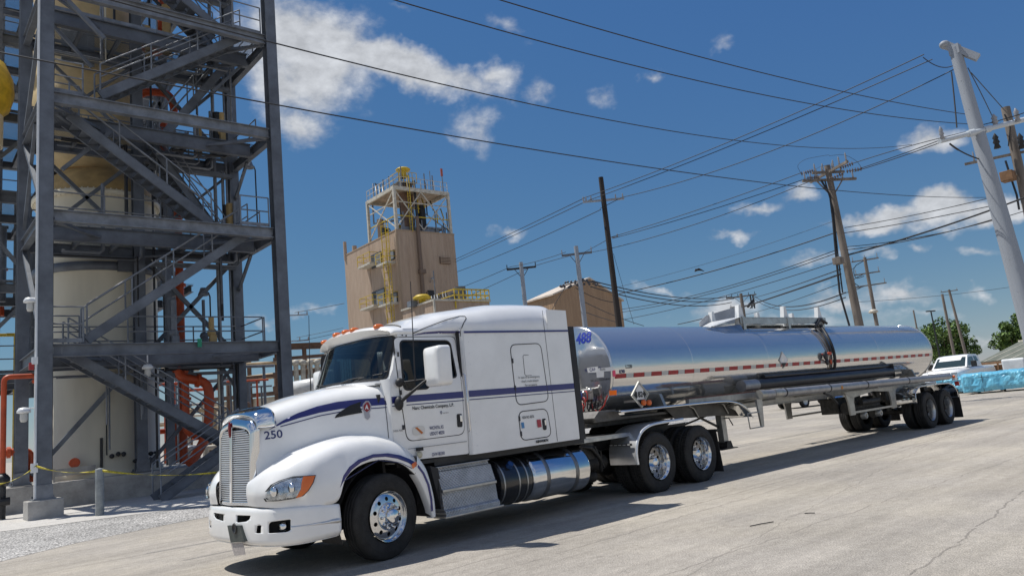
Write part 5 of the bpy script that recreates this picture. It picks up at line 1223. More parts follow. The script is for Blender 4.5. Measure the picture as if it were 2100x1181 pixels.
m = MB(); m.box((9.0, 24.5, 1.55), (10.3, 26.3, 1.59)); m.bar((9.05, 24.5, 1.45), (9.05, 26.3, 1.45), .1, .2); m.bar((10.3, 24.5, 1.45), (10.3, 26.3, 1.45), .1, .2); rail(m, (10.3, 24.5, 1.6), (10.3, 26.3, 1.6))
for x, y in ((9.05, 24.55), (9.05, 26.25), (10.25, 24.55), (10.25, 26.25)): m.box((x-.05, y-.05, .02), (x+.05, y+.05, 1.5))
T(m, 'landing', steel)
flight(9.0, 1.5, 6.6, .05, 24.45, 25.3)
flight(4.75, 4.95, 9.75, 8.62, 24.95, 25.75); flight(4.35, 12.15, 8.65, 9.0, 25.35, 26.15); flight(5.15, 12.8, 9.75, 16.05, 24.95, 25.75); flight(4.35, 19.6, 9.2, 16.4, 25.35, 26.15)
m = MB(); m.box((XL+.1, 25.2, 12.1), (4.7, 26.3, 12.14)); T(m, 'platform', grate)
def brace(p0, p1, w=.14):
    m = MB(); m.bar(p0, p1, w, w); m.bar(V(p0).lerp(V(p1), .0), V(p0).lerp(V(p1), .06), .03, w*2.2); T(m, 'brace', steel)
brace((XL+.3, YB, 1.1), (XM-.3, YB, 4.5)); brace((XL+.2, YB, 8.85), (XM, YB, 12.2), .12); brace((XL+.2, YB, 12.2), (XM, YB, 8.85), .12)
brace((XM+.2, YB, 4.9), (XR-.2, YB, 8.4)); brace((XM+.2, YB, 8.4), (XR-.2, YB, 4.9)); brace((XM+.2, YB, 12.6), (XR-.2, YB, 16), .12); brace((XR-.2, YB, 12.6), (XM+.2, YB, 16), .12); brace((XM+.2, YB, 1.0), (XR-.2, YB, 4.4), .12)
brace((XL, YF+.3, 8.9), (XL, YB-.2, 12.1), .12); brace((XL, YF+.3, 4.9), (XL, YB-.2, 8.4), .12); brace((XL, YF+.3, 16), (XL, YB-.2, 12.6), .12)
brace((XR, YB-.2, 11.0), (XR, 27.2, 12.1), .1); brace((XR, YB-.2, 7.3), (XR, 27.2, 8.4), .1); brace((XR, YF+.2, 12.3), (9.3, 26.3, 12.3), .1); brace((XL+.2, YF, 16.0), (XL+1.6, YF, 14.6), .12)
brace((6.6, YB, 12.1), (4.0, 25.3, 12.1), .1); brace((5.7, 26.2, 12.1), (4.3, 26.2, 10.6), .12)
brace((XR-.1, YB-.1, 3.3), (10.0, YB, 4.4), .1)
# footing blocks
for x, y, lb in ((XL+.02, YF, 'pale concrete footing block under the front left tower column'), (XR, YF, 'concrete footing block under the front right tower column, behind the tractor')):
    m = MB(); m.box((x-.42, y-.42, -.05), (x+.42, y+.42, .50)); o = m.build('concrete_footing', conc, bevel=.015); tag(o, lb, 'footing')
m = MB(); m.prism([(2.2, 28.2), (13.0, 28.2), (13.0, 38), (2.2, 38)], -.02, .80, 'z'); o = m.build('containment_wall', conc, bevel=.02); tag(o, 'low concrete plinth wall carrying the vessel and the rear tower columns', 'plinth')
# vessel
VC = (6.30, 31.05)
ves = empty('process_vessel', (VC[0], VC[1], 0), 'big cream cylindrical vessel standing inside the grey steel tower', 'vessel')
def Vv(m, name, mt, par=None): return m.build(name, mt, par or ves, world=True)
m = MB(); m.lathe([(2.12, .80), (2.12, .98), (2.02, 1.0), (2.02, 8.1), (2.02, 10.92)], (*VC, 0), 'z', 64); Vv(m, 'shell', cream)
m = MB(); m.lathe([(2.02, 10.80), (2.17, 10.82), (2.17, 11.0), (1.98, 11.02)], (*VC, 0), 'z', 64)
for k in range(72): a = 2*pi*k/72; m.tube((VC[0]+2.12*cos(a), VC[1]+2.12*sin(a), 10.76), (VC[0]+2.12*cos(a), VC[1]+2.12*sin(a), 11.05), .025, n=6)
Vv(m, 'flange', cream)
m = MB(); m.lathe([(1.99, 11.0), (1.95, 11.35), (1.75, 11.72), (1.35, 12.05), (.7, 12.25), (0, 12.3)], (*VC, 0), 'z', 64); Vv(m, 'dome', creamd)
m = MB(); m.lathe([(2.06, 4.7), (2.10, 4.72), (2.10, 4.95), (2.06, 4.97)], (*VC, 0), 'z', 48); Vv(m, 'stiffener_ring', steel); m = MB(); m.lathe([(2.02, 8.0), (2.14, 8.02), (2.14, 8.3), (2.02, 8.32)], (*VC, 0), 'z', 48); Vv(m, 'stiffener_ring', steel)
for x, z, r in ((5.14, 1.36, .12),): m = MB(); m.tube((x, 28.95, z), (x, 29.3, z), r, n=16); m.tube((x, 28.93, z), (x, 28.98, z), r*1.35, n=16); Vv(m, 'nozzle', orange)
for x, z in ((6.25, 1.45), (6.45, 1.5), (6.62, 1.48), (7.0, 1.2), (7.5, 1.4), (7.75, 1.42)): m = MB(); m.tube((x, 28.9, z), (x, 29.4, z), .05, n=10); m.ball((x, 28.9, z), .085, 8, (1, .5, 1)); Vv(m, 'small_nozzle', blackm)
m = MB(); m.path([(6.11, 28.98, 3.95), (6.11, 28.98, 1.5)], .022, 6); m.path([(7.2, 29.1, 3.9), (7.2, 29.1, 1.0)], .02, 6); m.path([(5.95, 29.0, 2.1), (5.95, 29.0, .9)], .045, 6); Vv(m, 'conduit', blackm)
m = MB(); m.box((4.55, 28.86, .98), (5.75, 28.95, 1.22)); m.box((4.5, 28.85, .80), (4.56, 28.97, 1.24)); Vv(m, 'skirt_plate', conc)
m = MB(); m.box((6.5, 28.85, 7.95), (7.1, 29.0, 8.35)); Vv(m, 'name_plate', steel)
# upper vessel
up_ = empty('upper_vessel', (6.0, 30.9, 12), 'yellowed upper vessel above the big cream one, behind the top stairs', 'vessel')
m = MB(); m.lathe([(.9, 12.2), (1.5, 12.7), (1.85, 13.2), (1.9, 13.6), (1.9, 14.9), (1.8, 15.2), (1.75, 15.4), (1.75, 21)], (5.9, 31.1, 0), 'z', 48); m.build('shell', mat('ochre_vessel_paint', (.60, .46, .25), .6, 0, .25, 1.0), up_, world=True)
m = MB(); m.box((4.72, 28.98, 15.7), (5.80, 29.06, 17.0)); cb = m.build('control_panel', mat('panel_grey', (.20, .22, .24), .5, 0, .15, 4), up_, world=True, bevel=.01)
vs, fs = text_mesh('EMERGENCY\nSHUTDOWN', .20, .004, 1.0)
m = MB(); m.add([(5.28+x, 28.94, 17.30+y) for x, y in vs], fs); m.build('lettering', mat('sign_orange', (.60, .22, .02), .5), up_, world=True)
m = MB(); m.add([(4.75, 28.95, 17.0), (5.8, 28.95, 17.0), (5.8, 28.95, 17.55), (4.75, 28.95, 17.55)], [(0,1,2,3)]); m.build('sign_board', creamd, up_, world=True)
# orange pipes
def pipe(name, pts, r, mt, label, cat_='pipe', group=None, fl=()):
    P = [V(p) for p in pts]; out = [P[0]]
    for i in range(1, len(P)-1):
        a, b, c = P[i-1], P[i], P[i+1]; q = min(r*2.2, (a-b).length*.45, (c-b).length*.45); p0 = b+(a-b).normalized()*q; p1 = b+(c-b).normalized()*q
        for k in range(7): t = k/6; out.append(p0*(1-t)**2+b*2*t*(1-t)+p1*t*t)
    out.append(P[-1]); rt_ = empty(name, tuple(P[0]), label, cat_, group)
    m = MB(); m.path(out, r, 14); m.build('run', mt, rt_, world=True)
    for q, d in fl:
        m = MB(); d = V(d).normalized(); m.tube(V(q)-d*.05, V(q)+d*.05, r*1.5, n=16); m.build('flange', mt, rt_, world=True)
    return rt_
pipe('orange_pipe', [(8.75, 29.4, .9), (8.75, 29.4, 9.6), (8.75, 29.4, 11.7), (8.25, 29.4, 12.1), (8.25, 29.4, 14.2), (8.75, 29.4, 14.6), (8.55, 29.4, 15.4), (7.7, 29.4, 15.3), (7.5, 30, 15.3)], .15, orange, 'tall orange riser pipe climbing beside the cream vessel', fl=[((8.75, 29.4, 7.6), (0, 0, 1)), ((8.75, 29.4, 11.2), (0, 0, 1)), ((8.25, 29.4, 13.6), (0, 0, 1))])
pipe('orange_pipe', [(7.6, 29.6, 17.9), (7.6, 29.6, 17.2), (8.3, 29.6, 17.1), (8.4, 29.6, 19.5)], .15, orange, 'short orange pipe bend high up under the top platform', fl=[((8.4, 29.6, 18.2), (0, 0, 1))])
pipe('orange_pipe', [(8.2, 28.2, 4.3), (8.35, 28.1, 3.95), (9.25, 28.0, 3.75), (9.25, 28.0, 2.4), (9.0, 27.9, 1.6), (8.4, 27.6, .9)], .165, orange, 'fat orange pipe elbow low behind the stair rails, left of the tractor hood', fl=[((9.25, 28.0, 3.0), (0, 0, 1)), ((8.9, 28.03, 3.82), (1, 0, -.2))])
pipe('orange_pipe', [(8.5, 28.2, 4.2), (8.5, 28.2, 2.0), (9.6, 28.2, 1.6), (9.9, 28.2, 1.2)], .13, orange, 'slimmer orange pipe dropping beside the fat orange elbow', fl=[((8.5, 28.2, 3.2), (0, 0, 1)), ((8.5, 28.2, 2.5), (0, 0, 1))])
m = MB(); m.tube((2.88, 26.5, 0), (2.88, 26.5, 1.3), .09, n=12); m.ball((2.88, 26.5, 1.1), .2, 10); m.tube((2.7, 26.4, .5), (3.05, 26.4, .5), .12, n=10); o = m.build('hydrant', blackm); tag(o, 'dark valve stand under the thin orange hook pipe at the far left', 'valve')
pipe('orange_pipe', [(2.88, 26.5, 1.2), (2.88, 26.5, 4.08), (3.9, 26.5, 4.08), (3.9, 28.4, 4.08)], .075, orange, 'thin orange pipe bent like a hook at the far left edge')
pipe('orange_pipe', [(2.7, 28.9, .8), (2.9, 29.0, 1.9), (3.9, 29.0, 1.9), (3.9, 29.0, .9)], .12, orange, 'short orange pipe spool near the ground at the far left edge', fl=[((3.3, 29.0, 1.9), (1, 0, 0))])
# lamps
def flood(x, y, z, h, label):
    e = empty('flood_light', (x, y, z-h), label, 'flood light', 'flood lights on the tower')
    m = MB(); m.path([(x, y, z-h), (x, y, z-.15), (x-.05, y, z), (x-.2, y-.05, z+.04)], .03, 6); m.build('pole', blackm, e, world=True)
    m = MB(); m.lathe([(.0, .20), (.10, .18), (.14, .05), (.19, -.06), (.20, -.10), (.17, -.12), (0, -.10)], (x-.28, y-.1, z-.02), 'z', 18); m.build('lamp_head', steel2, e, world=True)
flood(11.68, 28.85, 12.60, 2.9, 'flood light on a thin pole at the right edge of the tower, against the sky'); flood(9.72, 28.95, 7.25, 2.4, 'flood light on a short pole on the lowest tower platform')
def jar(x, y, z, label, arm=None):
    e = empty('well_glass_lamp', (x, y, z), label, 'lamp', 'well glass lamps on the tower')
    m = MB(); m.lathe([(0, .12), (.12, .10), (.17, .02), (.17, -.03), (.10, -.05)], (x, y, z), 'z', 18)
    if arm: m.path(arm, .022, 6)
    m.build('lamp_cap', paint2, e, world=True)
    m = MB(); m.lathe([(.09, -.05), (.095, -.2), (.07, -.28), (0, -.29)], (x, y, z), 'z', 14); m.build('lamp_glass', mat('jar_glass', (.5, .5, .48), .2) if 'jar_glass' not in MATS else MATS['jar_glass'], e, world=True)
jar(3.12, 24.45, 2.92, 'white lamp on a bracket on the front left tower column', [(3.12, 24.45, 3.0), (3.4, 24.45, 3.0)]); jar(6.56, 25.5, 4.1, 'white lamp hanging below the lowest front beam', [(6.56, 25.5, 4.2), (6.56, 25.5, 4.6)])
jar(3.25, 24.5, 6.0, 'white lamp higher up behind the front left column', [(3.25, 24.5, 6.1), (3.45, 24.5, 6.1)])
m = MB(); m.tube((3.385, 24.38, .55), (3.385, 24.38, 21), .035, n=8); m.box((3.28, 24.3, 1.25), (3.44, 24.4, 1.5)); m.box((3.28, 24.3, 4.2), (3.42, 24.4, 4.4)); T(m, 'conduit', paint2)
m = MB(); m.box((3.22, 24.36, 4.05), (3.34, 24.44, 4.25)); T(m, 'alarm_box', mat('alarm_red', (.35, .02, .02), .4))
# green tag on beam
p = atY(409, 702, YF-.13); m = MB(); m.box((p.x-.06, YF-.14, p.z-.15), (p.x+.07, YF-.12, p.z+.12)); tag(m.build('green_tag', mat('tag_green', (.01, .22, .12), .5)), 'small green tag hanging on the lowest front tower beam', 'tag')
# bollard and caution tape
e = empty('bollard', (4.55, 22.4, 0), 'grey round bollard post in front of the tower', 'bollard'); m = MB(); m.lathe([(.105, 0), (.105, 1.17), (.095, 1.2), (0, 1.22)], (4.55, 22.4, 0), 'z', 20); m.build('post', mat('bollard_grey', (.27, .29, .29), .7, 0, .25, 6, .3, 40), e, world=True)
tape = mat('caution_tape', (.55, .45, .03), .5, 0, .5, 25)
def ribbon(pts, label):
    P = []
    for a, b in zip(pts, pts[1:]):
        for k in range(12): t = k/12; P.append(V(a).lerp(V(b), t)-V((0, 0, .10*4*t*(1-t))))
    P.append(V(pts[-1])); m = MB(); m.grid([[p+V((0, .01*sin(i*.9), .035*cos(i*.5)*.6+.012)), p-V((0, .01*sin(i*.9), .035*cos(i*.5)*.6+.012))] for i, p in enumerate(P)]); o = m.build('caution_tape', tape, solid=.002); tag(o, label, 'caution tape')
ribbon([(2.45, 24.4, 1.05), (3.4, 24.30, 1.42)], 'yellow caution tape tied left of the front left column'); ribbon([(3.4, 24.30, 1.42), (4.5, 22.32, 1.15)], 'yellow caution tape from the column to the bollard'); ribbon([(4.6, 22.3, 1.14), (7.6, 22.4, .72)], 'yellow caution tape from the bollard towards the tractor grille')
# rear steelwork left and behind
rear = empty('pipe_rack', (3.6, 33, .8), 'rear steel pipe rack with platforms behind the tower at the far left', 'pipe rack')
def Rr_(m, name, mt): return m.build(name, mt, rear, world=True)
for x, y in ((3.3, 34.0), (4.0, 40), (9.6, 34.0), (10.4, 40), (2.2, 37)):
    m = MB(); m.ibeam((x, y, .8 if y < 38 else 0), (x, y, 24), .3, .3, .03); Rr_(m, 'column', steel)
for z in (4.7, 8.2, 11.8, 15.2, 18.6, 21.4):
    m = MB()
    for y in (34.0, 37, 40): m.ibeam((1.5, y, z), (10.2, y, z), .2, .35, .02)
    for x in (2.6, 4.6, 8.9, 10.3): m.ibeam((x, 33.0, z), (x, 40, z), .18, .3, .02)
    rail(m, (1.5, 33.9, z+.2), (4.4, 33.9, z+.2)); rail(m, (8.6, 33.9, z+.2), (10.0, 33.9, z+.2)); Rr_(m, 'beam', steel)
    m = MB(); m.box((1.5, 33.6, z+.19), (4.6, 40, z+.21)); m.box((8.7, 33.0, z+.19), (10.4, 40, z+.21)); Rr_(m, 'platform', grate)
for a, b in (((2.0, 33.8, 4.9), (4.6, 33.8, 8.0)), ((4.6, 33.8, 8.4), (2.2, 33.8, 11.6)), ((2.2, 33.8, 12), (4.8, 33.8, 15)), ((4.8, 33.8, 15.4), (2.2, 33.8, 18.4)), ((8.6, 34, 8.4), (10.2, 34, 11.6)), ((10.2, 34, 8.4), (8.6, 34, 11.6)), ((8.6, 34, 15.4), (10.2, 34, 18.4)), ((10.2, 34, 15.4), (8.6, 34, 18.4))):
    m = MB(); m.bar(a, b, .14, .14); Rr_(m, 'brace', steel)
rnd = random.Random(3)
for k in range(26):
    x = 1.8+rnd.random()*3.0; y = 34.5+rnd.random()*5; z0 = rnd.choice([.8, 4, 8, 12]); z1 = z0+2+rnd.random()*6
    m = MB(); m.tube((x, y, z0), (x, y, z1), rnd.choice([.06, .09, .12, .16]), n=10); m.tube((x-rnd.random()*2, y, z1), (x+.2, y, z1), .07, n=8); Rr_(m, 'pipe', rnd.choice([steel, steel2, blackm, cream, yellow, orange, steel]))
for k in range(12):
    x = 8.8+rnd.random()*1.4; y = 34.5+rnd.random()*4; z0 = rnd.choice([5, 9, 12.5]); m = MB(); m.tube((x, y, z0), (x, y, z0+1.6+rnd.random()*2), rnd.choice([.08, .12, .2]), n=10); m.box((x-.3, y-.2, z0), (x+.3, y+.2, z0+.5)); Rr_(m, 'equipment', rnd.choice([steel, blackm, cream, steel2]))
yv = empty('yellow_vessel', (3.2, 33.2, 13), 'rounded yellow vessel at the far left edge, high in the rack', 'vessel')
m = MB(); m.lathe([(0, 14.2), (.6, 14.3), (1.0, 14.7), (1.15, 15.3), (1.1, 15.9), (.85, 16.5), (.3, 16.8), (0, 16.8)], (2.55, 32.2, 0), 'z', 32); m.build('shell', yellow, yv, world=True)
m = MB(); m.lathe([(.75, 13.2), (.8, 13.22), (.8, 14.4)], (2.55, 32.2, 0), 'z', 32); m.build('skirt', cream, yv, world=True)

# small piping, trays and a second set of stairs in the rear half of the tower
r5 = random.Random(31)
for i, z in enumerate(LV):
    for k in range(7):
        y = 26.6+r5.random()*2.0; x0 = r5.choice([3.9, 4.4, 7.4, 7.8]); x1 = x0+1.0+r5.random()*2.2; zz = z-.45-r5.random()*.35; m = MB()
        m.path([(x0, y, zz), (x1, y, zz), (x1+.12, y, zz+.1), (x1+.12, y, zz+r5.choice([-1.6, 1.2, 2.4, -2.4]))], r5.choice([.03, .045, .06]), 7); T(m, 'small_pipe', r5.choice([steel, steel2, blackm, steel2, cream]))
    for k in range(4):
        x = r5.choice([7.5, 8.0, 9.3, 9.8, 10.2]); y = 27.2+r5.random()*1.3; m = MB(); m.tube((x, y, z+.05), (x, y, z+.9+r5.random()*1.2), r5.choice([.06, .1, .16]), n=10); m.ball((x, y, z+.7), .17, 8); m.box((x-.12, y-.2, z+.3), (x+.12, y-.1, z+.6)); T(m, 'valve_set', r5.choice([steel2, blackm, steel, creamd]))
    m = MB(); m.box((7.4, 28.1, z-.75), (10.5, 28.4, z-.68)); m.bar((7.4, 28.1, z-.72), (10.5, 28.1, z-.72), .02, .12); T(m, 'cable_tray', steel)
for x in (4.4, 9.9, 10.35, 7.6):
    m = MB(); m.tube((x, 28.5, .9), (x, 28.5, 21), .04 if x != 9.9 else .07, n=8); T(m, 'riser', blackm if x in (4.4, 7.6) else steel2)
flight(9.9, 8.9, 7.4, 12.4, 27.6, 28.3); flight(7.6, 12.6, 10.1, 16.1, 27.5, 28.2); flight(9.9, 16.3, 7.4, 19.8, 27.5, 28.2)
for a, b in (((XL, 26.4, 12.1), (XL, YB, 9.0)), ((XM, YB, 8.9), (XR, YB, 12.2)), ((XR, YB, 8.9), (XM, YB, 12.2)), ((XL+.2, YB, 16.0), (XM, YB, 12.7)), ((XL+.2, YB, 12.7), (XM, YB, 16.0)), ((XM, YB, 19.6), (XR, YB, 16.3)), ((XL+.2, 26.4, 15.9), (XL+1.6, 26.4, 14.4)), ((XR-.2, 26.4, 15.9), (XR-1.5, 26.4, 14.4)), ((XR-.2, YF, 15.8), (9.2, 26.3, 15.8)), ((XR-.2, YF, 8.5), (9.2, 26.3, 8.5)), ((XL+.2, YF, 8.5), (5.2, 26.3, 8.5))): brace(a, b, .10)
for x, y in ((4.9, 33.6), (9.2, 33.8)):
    for z in (4.9, 8.4, 12.0, 15.4):
        m = MB(); m.tube((x, y, z), (x+.6, y, z+2.6), .06, n=8); m.box((x, y, z+.2), (x+.5, y+.4, z+1.0)); Rr_(m, 'equipment', r5.choice([steel, cream, blackm]))
# ------------------------------------------------------------------ buildings behind
tanm = bpy.data.materials.new('tan_siding'); tanm.use_nodes = True
def siding(m, col, col2, per):
    nt = m.node_tree; n = nt.nodes; L = nt.links.new; b = n['Principled BSDF']; b.inputs['Roughness'].default_value = .7
    tc_ = n.new('ShaderNodeTexCoord'); sx = n.new('ShaderNodeSeparateXYZ'); L(tc_.outputs['Object'], sx.inputs[0])
    a = n.new('ShaderNodeMath'); a.operation = 'ADD'; L(sx.outputs[0], a.inputs[0]); L(sx.outputs[1], a.inputs[1])
    w = n.new('ShaderNodeMath'); w.operation = 'MULTIPLY'; L(a.outputs[0], w.inputs[0]); w.inputs[1].default_value = 2*pi/per; s_ = n.new('ShaderNodeMath'); s_.operation = 'SINE'; L(w.outputs[0], s_.inputs[0])
    mp_ = n.new('ShaderNodeMapping'); mp_.inputs['Scale'].default_value = (1, 1, .12); L(tc_.outputs['Object'], mp_.inputs[0])
    t = n.new('ShaderNodeTexNoise'); t.inputs['Scale'].default_value = 1.6; t.inputs['Detail'].default_value = 7; t.inputs['Roughness'].default_value = .75; L(mp_.outputs[0], t.inputs[0])
    r = n.new('ShaderNodeValToRGB'); r.color_ramp.elements[0].position = .33; r.color_ramp.elements[1].position = .58; r.color_ramp.elements[0].color = (*col2, 1); r.color_ramp.elements[1].color = (*col, 1); L(t.outputs['Fac'], r.inputs[0]); L(r.outputs[0], b.inputs['Base Color'])
    bp = n.new('ShaderNodeBump'); bp.inputs['Strength'].default_value = .25; bp.inputs['Distance'].default_value = .03; L(s_.outputs[0], bp.inputs['Height']); L(bp.outputs[0], b.inputs['Normal'])
siding(tanm, (.43, .32, .235), (.33, .235, .165), .3)
shedm = bpy.data.materials.new('brown_siding'); shedm.use_nodes = True; siding(shedm, (.36, .235, .14), (.27, .17, .10), .45)
wood = mat('weathered_wood', (.20, .170, .145), .85, 0, .4, 3, .3, 30, stretch=(1, 1, .15))
woodk = mat('creosoted_wood', (.028, .020, .016), .7, 0, .45, 3, .3, 30, stretch=(1, 1, .15))
galv = mat('galvanised_pole', (.31, .335, .375), .6, .1, .10, 1.5, stretch=(1, 1, .1))
wirem = mat('wire_black', (.02, .02, .022), .6)
porc = mat('porcelain', (.30, .30, .32), .35)
rust = mat('rusty_steel', (.22, .12, .06), .8, 0, .4, 3)
whitem = mat('white_steel', (.55, .51, .43), .6, 0, .35, 3)
def plane_hit(px, py, P, d):     # vertical plane through P with horizontal direction d
    r = ray(px, py); n = V((-d.y, d.x, 0)); t = n.dot(V(P)-CO)/n.dot(r); return CO+r*t
C0 = atD(812, 466, 70.0); bt = R(-2); e1 = V((cos(bt), sin(bt), 0)); e2 = V((-sin(bt), cos(bt), 0))
qr = plane_hit(930, 470, C0, e1); ql = plane_hit(705, 510, C0, e2); WX = (qr-C0).dot(e1); WY = (ql-C0).dot(e2); HT = C0.z-.3
bld = empty('plant_building', (C0.x, C0.y, 0), 'tall narrow tan sided plant building with a white frame and yellow dome on its roof', 'building', rz=bt)
BI = (Matrix.Translation((C0.x, C0.y, 0)) @ Matrix.Rotation(bt, 4, 'Z')).inverted()
def onR(px, py): return BI @ plane_hit(px, py, C0, e1)
def onL(px, py): return BI @ plane_hit(px, py, C0, e2)
def Bb(m, name, mt, par=None, **k): return m.build(name, mt, par or bld, **k)
m = MB(); m.box((0, 0, 0), (WX, WY, HT)); wl = Bb(m, 'wall', tanm)
m = MB(); m.box((-.04, -.04, HT), (WX+.04, WY+.04, HT+.12)); m.box((-.05, -.05, 0), (.12, .12, HT)); m.box((-.03, WY*.5, 5), (-.01, WY*.5+.02, HT)); Bb(m, 'trim', mat('tan_trim', (.34, .25, .17), .7))
def win(px0, py0, px1, py1, f=onL, louver=False):
    a = f(px0, py1); b = f(px1, py0); z0, z1 = sorted((a.z, b.z)); m = MB()
    if f is onL:
        y0, y1 = sorted((a.y, b.y)); m.box((-.10, y0, z0), (.05, y1, z1)); o = Bb(m, 'window', mat('window_frame_dark', (.05, .055, .06), .6) if 'window_frame_dark' not in MATS else MATS['window_frame_dark'])
        g = MB(); g.box((-.13, y0, z0+.1), (-.11, y0+(y1-y0)*.62, z1-.1)); Bb(g, 'pane', mat('window_grey', (.22, .23, .25), .3) if 'window_grey' not in MATS else MATS['window_grey'], o)
    else:
        x0, x1 = sorted((a.x, b.x)); m.box((x0, -.10, z0), (x1, .05, z1)); o = Bb(m, 'louver' if louver else 'doorway', mat('louver_tan', (.15, .10, .07), .7) if louver else blackp)
        if louver:
            g = MB()
            for k in range(5): zz = z0+(z1-z0)*(k+.5)/5; g.box((x0+.05, -.16, zz), (x1-.05, -.11, zz+.06))
            Bb(g, 'louver_blade', tanm, o)
win(764, 515, 782, 552); win(766, 590, 789, 635); win(800, 512, 809, 536); win(803, 598, 815, 625); win(902, 528, 922, 541, onR, True); win(878, 596, 889, 614, onR)
for (a, b) in (((752, 549), (778, 549)), ((757, 634), (785, 634)), ((790, 545), (812, 541)), ((795, 627), (818, 622))):
    p = onL(*a); q = onL(*b); y0, y1 = sorted((p.y, q.y)); z = p.z; m = MB(); m.box((-1.0, y0, z-.2), (0, y1, z)); o = Bb(m, 'balcony', whitem)
    g = MB()
    for hh in (.5, 1.0):
        g.bar((-1, y0, z+hh), (-1, y1, z+hh), .05, .05); g.bar((-1, y0, z+hh), (0, y0, z+hh), .05, .05); g.bar((-1, y1, z+hh), (0, y1, z+hh), .05, .05)
    for yy in (y0, (y0+y1)/2, y1): g.bar((-1, yy, z), (-1, yy, z+1), .05, .05)
    Bb(g, 'balcony_rail', yellow, o)
# yellow caged ladder near the corner
m = MB(); y = .9
for yy in (y-.25, y+.25): m.bar((-.5, yy, 5.5), (-.5, yy, HT+1.2), .05, .05)
for k in range(46): m.bar((-.5, y-.25, 5.5+k*.33), (-.5, y+.25, 5.5+k*.33), .03, .03)
for k in range(20):
    z = 6+k*.75; m.path([(-.5, y-.35, z), (-.9, y-.38, z), (-1.15, y, z), (-.9, y+.38, z), (-.5, y+.35, z)], .025, 5)
for dy in (-.38, 0, .38): m.bar((-.9 if dy else -1.15, y+dy, 6), (-.9 if dy else -1.15, y+dy, HT+.6), .04, .04)
Bb(m, 'caged_ladder', yellow)
p = onR(860, 540); m = MB(); m.tube((p.x, -.25, 3), (p.x, -.25, HT+1.5), .18, n=10); m.tube((p.x+.5, -.2, 3), (p.x+.5, -.2, HT-6), .10, n=8); m.box((p.x-.25, -.5, HT-4.2), (p.x+.4, -.05, HT-3.8)); Bb(m, 'downpipe', mat('pipe_brown', (.16, .11, .08), .6))
p = onR(882, 573); m = MB(); m.ball((p.x, -.4, p.z), .14, 8); m.bar((p.x, -.4, p.z), (p.x, 0, p.z-.3), .05, .05); Bb(m, 'wall_lamp', porc)
# lattice mast at the left edge
m = MB(); yb = WY+.6
for a, b in ((-.3, -.3), (.3, -.3), (-.3, .3), (.3, .3)): m.bar((-.4+a, yb+b, 0), (-.4+a, yb+b, 11.5), .07, .07)
for k in range(14): z = k*.82; m.bar((-.7, yb-.3, z), (-.1, yb-.3, z+.82), .05, .05); m.bar((-.7, yb-.3, z+.82), (-.7, yb+.3, z+.82), .05, .05); m.bar((-.1, yb-.3, z), (-.7, yb-.3, z+.82), .04, .04)
Bb(m, 'lattice_mast', galv)
m = MB(); m.tube((0, WY-.3, HT-.5), (0, WY-.3, HT+1.5), .18, n=10); m.tube((1, WY*.42, HT-.3), (1, WY*.42, HT+2.4), .34, n=14); m.tube((.5, WY-1.5, HT), (.5, WY-1.5, HT+.8), .25, n=10); Bb(m, 'vent_stack', tanm)
# roof frame
RZ = (BI @ atD(812, 380, C0.length and 70)).z; XA, XB, YA, YB_ = .15, WX-.25, .15, WY*.50
fr = MB()
for x, y in ((XA, YA), (XB, YA), (XA, YB_), (XB, YB_)): fr.box((x-.13, y-.13, HT+.1), (x+.13, y+.13, RZ))
for a, b in (((XA, YA), (XB, YA)), ((XA, YB_), (XB, YB_)), ((XA, YA), (XA, YB_)), ((XB, YA), (XB, YB_))): fr.bar((*a, RZ-.15), (*b, RZ-.15), .2, .35)
for a, b in (((XA, YA), (XB*.5, YA)), ((XB*.5, YA), (XB, YA))):
    fr.bar((*a, HT+.3), (*b, RZ-.3), .09, .09); fr.bar((*b, HT+.3), (*a, RZ-.3), .09, .09)
fr.bar((XA, YA, HT+.3), (XA, YB_, RZ-.3), .09, .09); fr.bar((XA, YB_, HT+.3), (XA, YA, RZ-.3), .09, .09); fr.bar((XB, YA, HT+.3), (XB, YB_, RZ-.3), .09, .09); Bb(fr, 'roof_frame', whitem)
m = MB(); m.box((XA, YA, RZ+.005), (XB, YB_, RZ+.08)); Bb(m, 'roof_deck', mat('rust_deck', (.38, .30, .22), .7, 0, .4, 2))
m = MB()
for k in range(9):
    x = XA+(XB-XA)*k/8; m.bar((x, YA, RZ), (x, YA, RZ+1.05), .045, .045); y = YA+(YB_-YA)*k/8; m.bar((XA, y, RZ), (XA, y, RZ+1.05), .045, .045)
for h_ in (.55, 1.05): m.bar((XA, YA, RZ+h_), (XB, YA, RZ+h_), .04, .04); m.bar((XA, YA, RZ+h_), (XA, YB_, RZ+h_), .04, .04)
Bb(m, 'roof_rail', whitem)
cx, cyy = WX*.40, YB_*.35
m = MB(); m.tube((cx-.3, cyy, HT), (cx-.3, cyy, RZ+.8), .55, n=16); m.tube((cx+.6, cyy+.3, HT), (cx+.6, cyy+.3, RZ+.9), .30, n=12); Bb(m, 'process_column', mat('column_brown', (.20, .12, .08), .6, 0, .4, 2))
m = MB(); m.tube((cx+1.6, cyy, HT), (cx+1.6, cyy, RZ-1.1), .42, n=14); m.tube((cx+.1, YA+.4, HT), (cx+.1, YA+.4, RZ+1.0), .12, n=8); Bb(m, 'dark_vessel', blackm)
dp = BI @ atD(832, 355, 71.5)
m = MB(); m.lathe([(.35, -.6), (.5, -.5), (.35, -.3), (.3, .1), (.68, .15), (.76, .28), (.58, .42), (.2, .5), (0, .52)], (cx-.2, cyy, RZ+2.25), 'z', 20); Bb(m, 'yellow_dome', yellow)
m = MB()
